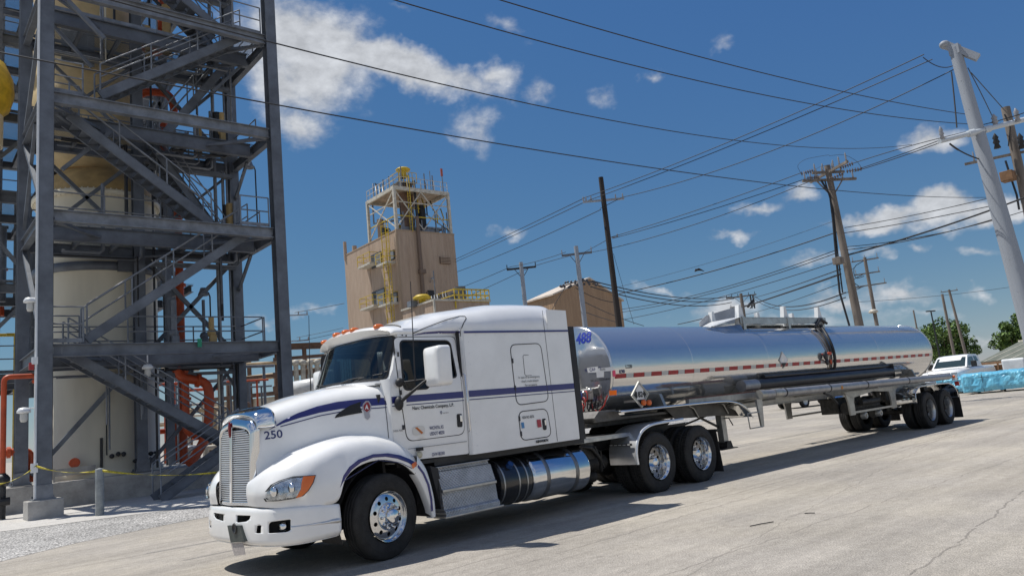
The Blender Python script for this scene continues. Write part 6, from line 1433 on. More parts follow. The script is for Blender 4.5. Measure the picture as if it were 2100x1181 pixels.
for a in range(6): m.bar((cx-.2+.7*cos(a*1.05), cyy+.7*sin(a*1.05), RZ), (cx-.2+.6*cos(a*1.05), cyy+.6*sin(a*1.05), RZ+2.0), .06, .06)
m.box((cx-1.3, cyy-1.0, RZ+.9), (cx+.7, cyy+.8, RZ+.98)); Bb(m, 'dome_stand', steel2)
m = MB()
for h_ in (1.4, 1.95):
    m.bar((cx-1.3, cyy-1, RZ+h_), (cx+.7, cyy-1, RZ+h_), .05, .05); m.bar((cx-1.3, cyy-1, RZ+h_), (cx-1.3, cyy+.8, RZ+h_), .05, .05)
for k in range(5): m.bar((cx-1.3+.5*k, cyy-1, RZ+.9), (cx-1.3+.5*k, cyy-1, RZ+1.95), .05, .05)
for yy in (-.2, .25): m.bar((cx-.9, YA-.1+yy, HT), (cx-.9, YA-.1+yy, RZ+1.2), .05, .05)
for k in range(14): m.bar((cx-.9, YA-.3, HT+k*.3), (cx-.9, YA+.15, HT+k*.3), .035, .035)
Bb(m, 'yellow_rail', yellow)
m = MB()
rb = random.Random(5)
for k in range(16):
    x = XA+rb.random()*(XB-XA); y = rb.random()*YB_; m.tube((x, y, RZ), (x, y, RZ+.6+rb.random()*1.6), .04+.04*rb.random(), n=6); x2 = XA+rb.random()*(XB-XA); m.bar((x2, YA+.2, HT+.2), (x2, YA+.2, HT+.8+rb.random()*1.8), .06+.1*rb.random(), .08)
for k in range(3): m.path([(XA+.5+k*.4, YB_*.9, RZ), (XA+.5+k*.4, YB_*.9, RZ+1.8), (XA+.5+k*.4+.3, YB_*.9, RZ+1.9), (XA+.5+k*.4+.3, YB_*.9, RZ)], .07, 6)
m.path([(XA+.6, YB_, RZ+.1), (XA+.6, YB_, HT+2.2), (XA+1.8, YB_*.6, HT+2.0)], .10, 6); m.bar((XB-.5, YA, RZ), (XB-.5, YA, RZ+2.4), .08, .08); Bb(m, 'roof_pipes', steel2)
rb = random.Random(8)
for k in range(22):
    x = XA+.3+rb.random()*(XB-XA-.6); y = YA+.3+rb.random()*(YB_-.6); z0 = HT+rb.random()*2.5; m = MB(); q = rb.random()
    if q < .4: m.bar((x, y, z0), (x, y, z0+1.2+rb.random()*1.6), .07, .07); m.bar((x-.5, y, z0+.8), (x+.5, y, z0+.8), .05, .05)
    elif q < .7: m.path([(x, y, z0), (x, y, z0+1.4), (x+.5, y, z0+1.6), (x+.8, y, z0+.6)], .07, 6)
    else: m.box((x-.3, y-.3, HT+.1), (x+.3, y+.3, HT+.5+rb.random()*.9))
    Bb(m, 'roof_fitting', rb.choice([yellow, yellow, whitem, steel2, blackm, rust]))
for hz_ in (1.6, 3.0):
    m = MB(); m.bar((XA, YA+.1, HT+hz_), (XB, YA+.1, HT+hz_), .09, .09); m.bar((XA+.1, YA, HT+hz_), (XA+.1, YB_, HT+hz_), .09, .09); Bb(m, 'frame_rail', whitem if hz_ > 2 else yellow)
m = MB(); m.box((XB-.62, YA-.05, RZ+1.7), (XB-.4, YA+.05, RZ+2.5)); Bb(m, 'red_beacon', mat('beacon_red', (.35, .08, .05), .5))
m = MB(); m.box((XA+1.0, YA+.3, HT+.1), (XB-1.2, YB_-.3, HT+.6)); m.box((XB-2.6, YA+.2, HT+.6), (XB-.6, YA+1.6, HT+.75)); Bb(m, 'roof_plinth', steel2)
# lower annex in front
A0 = atD(890, 617, 62.0); ar = plane_hit(1002, 603, A0, e1); al_ = plane_hit(826, 648, A0, e2)
anx = empty('annex_building', (A0.x, A0.y, 0), 'low tan annex with a yellow railed platform, just above the sleeper cab roof', 'building', rz=bt)
AW = (ar-A0).dot(e1); AL = (al_-A0).dot(e2); AH = A0.z
m = MB(); m.box((0, 0, 0), (AW, max(AL, 4), AH)); m.build('wall', tanm, anx)
m = MB(); m.box((-.1, -.1, AH), (AW+.1, max(AL, 4)+.1, AH+.16)); m.box((-.1, -.1, 0), (.05, .05, AH)); m.build('roof_edge', whitem, anx)
m = MB(); x0 = AW*.36
for h_ in (.1, .55, 1.05): m.bar((x0, -.05, AH+h_), (AW, -.05, AH+h_), .09, .12 if h_ > .2 else .25)
for k in range(9): m.bar((x0+(AW-x0)*k/8, -.05, AH), (x0+(AW-x0)*k/8, -.05, AH+1.05), .07, .07)
for h_ in (.55, 1.05): m.bar((x0, 3, AH+h_), (AW, 3, AH+h_), .07, .07); m.bar((AW, 0, AH+h_), (AW, 3, AH+h_), .07, .07); m.bar((x0, 0, AH+h_), (x0, 3, AH+h_), .07, .07)
m.box((x0, -.1, AH-.6), (x0+.1, 3, AH+.1)); m.build('yellow_rail', yellow, anx)
m = MB(); m.tube((AW*.62, 1.2, AH), (AW*.62, 1.2, AH+1.5), .5, n=14); m.tube((AW*.5, 1.5, AH), (AW*.5, 1.5, AH+1.0), .3, n=10); m.build('roof_unit', steel, anx)
m = MB(); m.lathe([(.3, 0), (.3, .5), (.75, .55), (.8, .75), (.5, .95), (0, 1.0)], (.35, 2.4, AH), 'z', 18); m.build('yellow_vent', yellow, anx)
m = MB(); m.box((-.6, 2.6, AH), (.0, 3.4, AH+.5)); m.tube((1.8, 2.5, AH), (1.8, 2.5, AH+3.2), .06, n=6)
for k in range(6): m.path([(1.2+.3*k, 2.2, AH), (1.2+.3*k, 2.2, AH+.8+.1*k), (1.6+.3*k, 2.4, AH+.6)], .06, 6)
m.build('roof_pipes', steel2, anx)
# gabled shed
G0 = atD(1135, 605, 100.0); gt = R(-4); g1 = V((cos(gt), sin(gt), 0)); g2 = V((-sin(gt), cos(gt), 0))
GI = (Matrix.Translation((G0.x, G0.y, 0)) @ Matrix.Rotation(gt, 4, 'Z')).inverted()
gr_ = GI @ plane_hit(1273, 607, G0, g1); ga = GI @ plane_hit(1207, 573, G0, g1); gl = GI @ plane_hit(1079, 622, G0, g2)
GW = gr_.x; GZ = G0.z; GL = gl.y; GA = (ga.x, ga.z)
shed = empty('gabled_shed', (G0.x, G0.y, 0), 'brown sided shed with a pale gable roof behind the power poles', 'building', rz=gt)
m = MB(); m.prism([(0, 0), (GW, 0), (GW, GZ-.6), (GA[0], GA[1]), (0, GZ)], 0, GL, 'y'); m.build('wall', shedm, shed)
m = MB(); m.add([(-.3, -.25, GZ-.08), (GA[0], -.25, GA[1]+.08), (GA[0], GL, GA[1]+.08), (-.3, GL, GZ-.08), (-.3, -.25, GZ+.14), (GA[0], -.25, GA[1]+.3), (GA[0], GL, GA[1]+.3), (-.3, GL, GZ+.14), (GW+.3, -.25, GZ-.8), (GW+.3, GL, GZ-.8), (GW+.3, -.25, GZ-.6), (GW+.3, GL, GZ-.6)],
   [(0,1,2,3), (7,6,5,4), (0,4,5,1), (2,6,7,3), (3,7,4,0), (1,8,9,2), (5,6,11,10), (1,5,10,8), (2,9,11,6), (8,10,11,9)]); m.build('roof', mat('pale_roof', (.58, .50, .42), .6, 0, .2, 1), shed)
# ------------------------------------------------------------------ utility poles
PG = 'utility poles behind the trailer'
def insul(m, p, h=.28, r=.05, n=8):
    m.lathe([(.02, 0), (r, .02), (r*.6, h*.3), (r, h*.4), (r*.6, h*.6), (r*.9, h*.7), (.02, h)], p, 'z', n)
def xarm(m, mi, P, z, w, ang, h=.12, pins=(-.95, -.5, .5, .95), up_=True, hi=.28):
    d = V((cos(ang), sin(ang), 0)); a = P+V((0, 0, z))-d*w; b = P+V((0, 0, z))+d*w; m.bar(a, b, .11, h)
    for s in pins: insul(mi, P+d*w*s+V((0, 0, z+h/2)), hi)
def pole(tpx, D, r0, r1, mt, label, lean=(0, 0), arms=(), group=PG, name='utility_pole'):
    t = atD(*tpx, D); base = V((t.x+lean[0], t.y+lean[1], 0)); e = empty(name, tuple(base), label, 'utility pole', group)
    m = MB(); m.tube(base, t, r0, r1, n=14); m.build('shaft', mt, e, world=True)
    return e, base, t
def arm_at(e, P, z, w, ang, mt=wood, pins=(-.95, -.5, .5, .95), brace_=True, hi=.28, h=.12, im=porc):
    m = MB(); mi = MB(); xarm(m, mi, V((P.x, P.y, 0)), z, w, ang, h, pins, hi=hi)
    if brace_:
        d = V((cos(ang), sin(ang), 0))
        for s in (-1, 1): m.bar(V((P.x, P.y, z-.9)), V((P.x, P.y, z))+d*w*.5*s, .05, .05)
    a = m.build('crossarm', mt, e, world=True)
    if pins: mi.build('insulators', im, a, world=True)
PERP = CY*0
def fac(az): return az+pi/2
azA = R(41); azC = R(24.6)
eA, bA, tA = pole((1232, 364), 45, .21, .15, woodk, 'tall near black timber pole in front of the brown gabled shed')
zA = atD(1237, 411, 45).z; arm_at(eA, tA, zA, 1.28, R(-38), galv, (-.98, -.85, -.6, .6, .95), False); 
m = MB(); zz = atD(1252, 487, 45).z; m.bar((tA.x, tA.y, zz), (tA.x+.45, tA.y-.35, zz), .05, .05); insul(m, (tA.x+.45, tA.y-.35, zz), .2); m.build('side_bracket', porc, eA, world=True)
# steel pole on the right
sb0 = atD(1958, 100, 36); eB = empty('steel_pole', (sb0.x+.30, sb0.y-.62, 0), 'thick pale steel power pole at the right edge of the picture', 'utility pole', PG)
bB = V((sb0.x+.30, sb0.y-.62, 0)); m = MB(); m.tube(bB, sb0, .42, .23, n=12)
m.build('shaft', galv, eB, world=True)
m = MB(); dB = (sb0-bB).normalized()
for k in range(9): q = bB+dB*(3+k*1.3); m.tube(q+V((-.44+.016*k, 0, 0)), q+V((-.52+.016*k, 0, 0)), .018, n=6)
m.build('climbing_steps', galv, eB, world=True)
def hz(px, py, D): return atD(px, py, D)
m = MB(); m.bar(hz(1936, 92, 36), hz(2006, 119, 36), .30, .28); m.ball(hz(1938, 93, 36), .22, 10, (1.5, 1, .8)); m.box(tuple(sb0-V((.2, .2, .3))), tuple(sb0+V((.2, .2, .12)))); m.build('pole_top_arm', galv, eB, world=True)
a1 = hz(1927, 290, 34.5); a2 = hz(2103, 245, 37.5); m = MB(); m.tube(a1, a2, .10, .11, n=12)
for t in (.36, .54): q = a1.lerp(a2, t); m.tube(q-(a2-a1).normalized()*.15, q+(a2-a1).normalized()*.15, .15, n=10)
ar_ = m.build('white_crossarm', mat('white_fibreglass', (.50, .54, .58), .4), eB, world=True)
m = MB(); insul(m, hz(1933, 286, 34.5), .55, .10, 10); insul(m, hz(2043, 262, 36.5), .6, .14, 10); insul(m, hz(2088, 250, 37), .6, .12, 10); m.build('insulators', porc, ar_, world=True)
# wooden pole behind it
eJ, bJ, tJ = pole((2062, 221), 44, .26, .20, wood, 'weathered timber pole behind the steel pole at the right edge')
zJ = atD(2075, 317, 44).z; arm_at(eJ, tJ, zJ, 2.2, R(-70), wood, (-.8, .9), False, hi=.5); zJ2 = atD(2092, 420, 44).z
for px, py in ((2046, 305), (2097, 305)): m = MB(); insul(m, atD(px, py, 43.5), .8, .16, 10); m.build('cutout', blackp, eJ, world=True)
m = MB(); q = atD(2067, 362, 43.5); m.box((q.x-.28, q.y-.28, q.z-.25), (q.x+.28, q.y+.28, q.z+.25)); m.bar(q, V((tJ.x, tJ.y, q.z)), .06, .06); m.build('flood_lamp', rust, eJ, world=True, bevel=.08)
m = MB(); m.path([atD(2062, 330, 43.8), atD(2075, 370, 43.8), atD(2085, 400, 43.8), atD(2090, 430, 43.8)], .05, 6); m.path([atD(2060, 235, 43.8), atD(2072, 262, 43.8), atD(2068, 300, 43.8)], .03, 6); m.build('riser_cable', blackm, eJ, world=True)
# C: busy pole
eC, bC, tC = pole((1696, 340), 40, .24, .15, wood, 'busy timber pole crowned with many insulators above the tank trailer', lean=(.3, -.15))
zc = tC.z
for dz, w, ang, pins in ((-.35, 1.6, R(60), (-.95, -.6, -.3, .3, .6, .95)), (-.75, 1.5, R(-30), (-.9, -.5, .5, .9)), (-.35, .9, R(-30), (-.8, -.3, .3, .8))): arm_at(eC, tC, zc+dz, w, ang, wood, pins, dz < -.5, .42)
m = MB()
for (x0, y0), (x1, y1) in (((1642, 357), (1668, 350)), ((1655, 366), (1680, 364)), ((1722, 345), (1750, 335)), ((1735, 352), (1768, 346)), ((1700, 368), (1730, 356))):
    a = atD(x0, y0, 39.6); b = atD(x1, y1, 39.6)
    for k in range(6): q = a.lerp(b, (k+.5)/6); d = (b-a).normalized(); m.tube(q-d*.025, q+d*.025, .10, n=8)
    m.tube(a, b, .02, n=6)
m.build('strain_insulators', mat('insulator_brown', (.10, .07, .06), .35), eC, world=True)
m = MB()
for pts in ([(1642, 355), (1636, 340), (1650, 328), (1675, 322), (1700, 318)], [(1700, 320), (1730, 318), (1755, 330), (1768, 346)], [(1680, 366), (1690, 372), (1702, 360)], [(1668, 350), (1690, 340), (1720, 345)]):
    m.path([spl([atD(a, b, 39.7) for a, b in pts], k/12) for k in range(13)], .009, 5)
m.path([(bC.x-.25, bC.y, .0)]+[tuple(atD(*q, 39.7)) for q in ((1722, 600), (1714, 520), (1708, 450), (1702, 400), (1684, 370))], .05, 6); m.path([tuple(atD(*q, 39.7)) for q in ((1728, 600), (1718, 520), (1709, 430), (1692, 372))], .035, 6)
m.build('jumper_cables', wirem, eC, world=True)
q = atD(1719, 535, 39.5); m = MB(); m.box((q.x-.22, q.y-.2, q.z-.17), (q.x+.22, q.y+.2, q.z+.17)); m.build('junction_box', wood, eC, world=True, bevel=.02)
eD, bD, tD = pole((1773, 528), 85, .22, .16, wood, 'distant three armed timber pole just right of the busy pole')
for py, w in ((533, 1.3), (561, 1.2), (586, 1.6)): arm_at(eD, tD, atD(1775, py, 85).z, w, R(-65), wood, (-.9, 0, .9), False, .5)
q = atD(1791, 640, 84.5); m = MB(); m.lathe([(0, .3), (.3, .25), (.5, 0), (.3, -.1)], q, 'z', 12); m.build('dish', whitem, eD, world=True)
m = MB()
for pts in ([(1775, 560), (1750, 575), (1765, 590)], [(1775, 533), (1752, 548), (1755, 570), (1772, 566)], [(1775, 586), (1755, 592), (1742, 588)]): m.path([spl([atD(a, b, 85) for a, b in pts], k/8) for k in range(9)], .04, 5)
m.build('jumper_cables', wirem, eD, world=True)
eE, bE, tE = pole((1068, 538), 62, .22, .17, galv, 'grey pole with one dark crossarm left of the gabled shed'); arm_at(eE, tE, atD(1069, 550, 62).z, 1.25, R(-42), blackm, (-.97, .97), True, .35, .16, blackm)
eF, bF, tF = pole((1181, 505), 58, .23, .17, galv, 'grey pole with a crossarm standing in front of the gabled shed gable'); arm_at(eF, tF, atD(1182, 521, 58).z, 1.2, R(-46), mat('arm_grey', (.12, .13, .15), .6), (-.97, .97), True, .4, .16)
m = MB(); zF = atD(1190, 578, 58).z; rr_ = random.Random(9)
for k in range(26):
    a = rr_.uniform(-1.6, 1.6); m.ball((tF.x+a*.75, tF.y-a*.65, zF+rr_.uniform(-.25, .25)-abs(a)*.12), .10, 6, (1.2, 1, 1.2))
for s in (-1, 1): m.bar((tF.x, tF.y, zF+.1), (tF.x+s*1.2, tF.y-s*1.0, zF-.25), .09, .09)
m.build('insulator_cluster', mat('insulator_dark', (.06, .06, .07), .4), eF, world=True)
eG, bG, tG = pole((1519, 602), 100, .28, .2, wood, 'distant pole with a side transformer rack above the trailer guards')
arm_at(eG, tG, atD(1519, 608, 100).z, 1.9, R(-58), wood, (-.95, -.6, -.2, .5, .9), True, .35, .16, blackm); arm_at(eG, tG, atD(1519, 628, 100).z, 1.6, R(-58), wood, (-.9, .9), False, .3)
m = MB(); q = atD(1543, 618, 100)
for dx in (-.3, .3): m.bar(q+V((dx, 0, -.9)), q+V((dx, 0, .9)), .14, .14)
m.bar(q+V((-1.4, 0, -.6)), q+V((.5, 0, .4)), .1, .1); m.bar(q+V((-.8, 0, -.9)), q+V((.5, 0, -.4)), .1, .1)
for k in range(6): m.ball(q+V((-1.2+.3*k, 0, -.7+.15*k)), .17, 6)
m.build('switch_rack', blackm, eG, world=True)
eH, bH, tH = pole((587, 630), 80, .26, .2, woodk, 'dark pole with two short side arms seen left of the windscreen')
m = MB(); 
for py in (647, 700): z = atD(590, py, 80).z; m.bar((tH.x-.8, tH.y+.3, z), (tH.x+2.0, tH.y-.8, z), .12, .12); insul(m, (tH.x+1.9, tH.y-.78, z), .4, .08); insul(m, (tH.x+1.1, tH.y-.45, z), .4, .08)
m.build('crossarm', galv, eH, world=True)
eI, bI, tI = pole((1932, 603), 130, .22, .18, wood, 'thin distant pole without arms in front of the left round tree')
eI2, bI2, tI2 = pole((1946, 594), 125, .22, .16, wood, 'thin distant pole with a small crossarm in front of the left round tree', lean=(.5, -.5)); arm_at(eI2, tI2, atD(1947, 597, 125).z, 1.1, R(-70), wood, (-.9, .9), False, .3)
eK, bK, tK = pole((1873, 636), 140, .16, .12, wood, 'tiny distant pole above the rear end of the tank')
eL, bL, tL = pole((1909, 638), 135, .12, .10, blackm, 'distant yard light pole with a flat head', name='light_pole'); m = MB(); m.bar(tL+V((-.9, .3, 0)), tL+V((.7, -.3, 0)), .35, .18); m.build('light_head', blackm, eL, world=True)
# ------------------------------------------------------------------ wires
def wire(p1, D1, p2, D2, mid, r, label, group='overhead wires'):
    A_ = atD(*p1, D1); B_ = atD(*p2, D2); rm = ray(*mid); az = atan2(rm.y, rm.x)
    lo, hi = 0.0, 1.0; f0 = atan2(A_.y, A_.x)
    f = lambda t: atan2(A_.y+(B_.y-A_.y)*t, A_.x+(B_.x-A_.x)*t)
    inc = f(1) > f(0)
    for _ in range(40):
        t = (lo+hi)/2
        if (f(t) < az) == inc: lo = t
        else: hi = t
    P = A_.lerp(B_, t); z = CH+rm.z/math.hypot(rm.x, rm.y)*math.hypot(P.x, P.y); sag = (P.z-z)/(4*t*(1-t)) if .03 < t < .97 else 0
    n = 28; m = MB(); m.path([A_.lerp(B_, k/n)-V((0, 0, sag*4*(k/n)*(1-k/n))) for k in range(n+1)], r, 5); o = m.build('power_line', wirem)
    tag(o, label, 'power line', group); return o
wire((-140, -100), 16, (1870, 297), 60, (850, 160), .019, 'long wire crossing the sky from behind the tower, third from the top')
wire((-120, 85), 17, (2036, 405), 60, (1100, 308), .019, 'long wire crossing the sky, lowest of the four sloping down to the right')
wire((560, -75), 16, (1990, 255), 40, (1300, 135), .017, 'long wire entering at the top of the sky, second from the top')
wire((780, -75), 16, (1990, 236), 40, (1500, 134), .017, 'long wire entering at the top of the sky, topmost')
wire((1895, 112), 36, (1201, 405), 45, (1550, 268), .022, 'upper wire from the steel pole top to the dark timber pole')
wire((1912, 122), 36, (1204, 412), 45, (1550, 278), .022, 'second wire from the steel pole top to the dark timber pole')
wire((1958, 142), 36, (1275, 405), 45, (1650, 283), .022, 'third wire from the steel pole top to the dark timber pole')
wire((1201, 405), 45, (925, 536), 75, (1060, 473), .024, 'upper wire from the dark timber pole to the tan building'); wire((1204, 412), 45, (925, 541), 75, (1060, 480), .024, 'second wire from the dark timber pole to the tan building'); wire((1232, 430), 45, (930, 560), 75, (1080, 500), .024, 'third wire from the dark timber pole to the tan building')
wire((1230, 428), 45, (1275, 405), 45, (1252, 417), .02, 'short jumper wire at the dark timber pole arm')
wire((1927, 288), 34.5, (1766, 345), 40, (1845, 318), .02, 'wire from the white arm to the busy pole, upper'); wire((1930, 292), 34.5, (1752, 352), 40, (1840, 324), .02, 'wire from the white arm to the busy pole, lower'); wire((2090, 248), 37, (1750, 335), 40, (1930, 283), .02, 'wire from beyond the steel pole to the busy pole')
for k, (a, c, mid, nm) in enumerate((((1642, 355), (1255, 486), (1450, 424), 'upper'), ((1655, 366), (1256, 489), (1450, 433), 'middle'), ((1680, 364), (1250, 510), (1450, 452), 'lower'))):
    wire(a, 40, c, 45, mid, .02, '%s wire running left from the busy pole to the dark timber pole' % nm)
wire((1255, 486), 45, (1199, 517), 58, (1227, 502), .02, 'short wire between the dark timber pole and the nearest grey pole'); wire((1199, 517), 58, (1088, 548), 62, (1145, 531), .022, 'wire joining the two grey poles, upper'); wire((1160, 517), 58, (1048, 547), 62, (1104, 535), .022, 'wire joining the two grey poles, lower'); wire((1048, 547), 62, (925, 597), 75, (985, 574), .024, 'wire from the left grey pole to the tan building, upper'); wire((1088, 548), 62, (930, 620), 75, (1005, 587), .024, 'wire from the left grey pole to the tan building, lower'); wire((1250, 510), 45, (1199, 520), 58, (1225, 515), .02, 'lower short wire between the dark timber pole and the grey pole')
wire((2034, 405), 37, (1732, 467), 40, (1880, 440), .018, 'thin wire from the steel pole towards the busy pole, above the cloud'); wire((2034, 422), 37, (1730, 478), 40, (1880, 453), .02, 'second wire from the steel pole to the busy pole, across the cloud'); wire((2110, 402), 40, (1738, 523), 40, (1920, 469), .042, 'thickest black cable from the right edge to the busy pole'); wire((2036, 450), 37, (1738, 512), 40, (1880, 490), .022, 'cable just under the thickest black cable'); wire((2110, 430), 40, (1738, 506), 40, (1920, 480), .018, 'thin cable crossing the thickest black cable')
wire((1716, 476), 40, (1270, 602), 47, (1500, 545), .030, 'dark cable with a bird on it, left of the busy pole'); wire((1714, 452), 40, (1270, 588), 47, (1490, 528), .010, 'faint thin wire above the cable with the bird')
wire((1717, 512), 40, (1275, 634), 60, (1500, 585), .022, 'cable below the bird cable, upper of a pair'); wire((1718, 518), 40, (1275, 640), 60, (1500, 590), .022, 'cable below the bird cable, lower of a pair'); wire((1722, 535), 40, (1280, 655), 60, (1500, 603), .02, 'thin cable third below the bird cable'); wire((1724, 552), 40, (1540, 612), 98, (1630, 585), .03, 'cable dropping from the busy pole to the switch rack pole, upper'); wire((1724, 562), 40, (1390, 665), 98, (1560, 618), .05, 'thick cable dropping left over the trailer guards'); wire((1726, 580), 40, (1500, 650), 95, (1610, 622), .02, 'thin low cable behind the trailer guards')
wire((1215, 576), 58, (1500, 608), 100, (1350, 605), .05, 'sagging cable between the cluster pole and the rack pole, highest'); wire((1215, 582), 58, (1505, 612), 100, (1350, 612), .05, 'sagging cable between the cluster pole and the rack pole, second'); wire((1212, 588), 58, (1500, 620), 100, (1345, 620), .05, 'sagging cable between the cluster pole and the rack pole, third'); wire((1180, 590), 58, (1260, 620), 60, (1225, 612), .03, 'short sagging cable in front of the brown shed'); wire((1200, 620), 58, (1320, 668), 70, (1262, 648), .03, 'cable running down across the brown shed, upper'); wire((1200, 640), 58, (1270, 662), 70, (1235, 652), .03, 'cable running down across the brown shed, lower'); wire((1160, 588), 58, (1130, 640), 70, (1145, 612), .03, 'drooping cable left of the cluster pole')
wire((1545, 606), 100, (1734, 600), 42, (1650, 626), .04, 'sagging cable right of the rack pole, upper'); wire((1545, 612), 100, (1734, 610), 42, (1650, 634), .03, 'sagging cable right of the rack pole, lower'); wire((1735, 560), 40, (1752, 548), 85, (1744, 555), .02, 'short cable to the distant three armed pole'); wire((1735, 600), 40, (1770, 586), 85, (1755, 595), .02, 'low short cable to the distant three armed pole')
wire((1992, 150), 36, (2056, 222), 44, (2025, 187), .02, 'wire from the steel pole down to the timber pole, upper'); wire((1985, 140), 36, (2040, 250), 44, (2015, 198), .02, 'wire from the steel pole down to the timber pole, lower'); wire((1951, 148), 35.5, (1962, 262), 35, (1957, 205), .03, 'vertical dropper wire beside the steel pole'); wire((1966, 308), 35, (2014, 328), 36, (1990, 320), .03, 'short stay from the white arm tip to the steel pole'); wire((1948, 295), 34.6, (1966, 308), 35, (1957, 302), .04, 'pale strain rod under the white arm'); wire((2100, 232), 37, (1990, 262), 36, (2040, 250), .02, 'wire running in from the right edge above the white arm')
wire((1893, 118), 36, (1955, 135), 36, (1925, 137), .02, 'curved jumper loop below the steel pole top')
wire((604, 641), 80, (706, 622), 78, (655, 632), .03, 'wire from the dark pole left of the windscreen to the tan building'); wire((608, 692), 80, (704, 672), 78, (655, 683), .022, 'lower faint wire left of the tan building, upper'); wire((608, 700), 80, (704, 680), 78, (655, 691), .022, 'lower faint wire left of the tan building, lower')
wire((1745, 620), 120, (2110, 583), 150, (1920, 607), .03, 'faint distant wire low over the trees'); wire((1258, 520), 45, (1300, 665), 46, (1278, 590), .012, 'thin guy wire beside the dark timber pole')
# bird
q = atD(1432, 556, 43.5); m = MB(); m.path([q+V((-.20, .1, .0)), q+V((-.08, .04, .07)), q+V((.05, -.02, .10)), q+V((.16, -.08, .06)), q+V((.34, -.16, -.02))], [.035, .065, .08, .05, .015], 8); m.ball(q+V((-.14, .06, .10)), .05, 8); o = m.build('bird', blackp); tag(o, 'small dark bird perched on the cable above the tank trailer', 'bird')
# ------------------------------------------------------------------ trees
leafm = [mat('leaf_mid', (.085, .15, .028), .6), mat('leaf_dark', (.035, .07, .016), .65), mat('leaf_light', (.14, .22, .045), .6)]
bark = mat('bark', (.09, .07, .05), .9, 0, .4, 4)
def tree(px, D, half, top, label, seed):
    rn = random.Random(seed); c = atD(px, 720, D); e = empty('tree', (c.x, c.y, 0), label, 'tree', 'trees beyond the yard')
    m = MB(); m.path([(c.x, c.y, 0), (c.x+.1, c.y, 1.2), (c.x, c.y+.1, top*.45)], [.35, .28, .15], 8)
    for k in range(9):
        a = rn.uniform(0, 2*pi); m.path([(c.x, c.y, 1.2+.2*k), (c.x+cos(a)*half*.4, c.y+sin(a)*half*.4, top*.5), (c.x+cos(a)*half*.7, c.y+sin(a)*half*.7, top*.72)], [.16, .09, .03], 6)
    m.build('trunk', bark, e, world=True)
    lobes = []
    for k in range(64):
        a = rn.uniform(0, 2*pi); u = rn.uniform(-1, 1); rr = rn.uniform(.3, 1.0)
        lobes.append((V((cos(a)*sqrt(1-u*u)*half*.80*rr, sin(a)*sqrt(1-u*u)*half*.80*rr, u*top*.40*rr)), rn.uniform(.15, .27)*half))
    ms = [MB(), MB(), MB()]
    cz = top*.56
    for lo, lr in lobes:
        for k in range(int(150)):
            a = rn.uniform(0, 2*pi); u = rn.uniform(-1, 1); r = lr*(rn.random()**.4); p = V((c.x, c.y, cz))+lo+V((cos(a)*sqrt(1-u*u)*r, sin(a)*sqrt(1-u*u)*r, u*r*.85))
            s = rn.uniform(.14, .32); n = V((rn.gauss(0, 1), rn.gauss(0, 1), rn.gauss(0, 1)+.6)).normalized(); t = n.orthogonal().normalized(); b = n.cross(t); th = rn.uniform(0, 6.3); t, b = t*cos(th)+b*sin(th), b*cos(th)-t*sin(th)
            ms[rn.choice((0, 0, 1, 2))].add([p-t*s, p+b*s*.6, p+t*s, p-b*s*.6], [(0,1,2,3)])
    for q, mt in zip(ms, leafm): q.build('crown', mt, e, world=True)
tree(1938, 150, 6.6, 9.9, 'round green tree behind the two thin poles, just right of the tank', 11)
tree(2092, 150, 4.6, 9.0, 'green tree partly hidden by the steel pole at the right edge', 12)
tree(2180, 160, 5.0, 8.0, 'green tree beyond the right edge of the yard', 13)
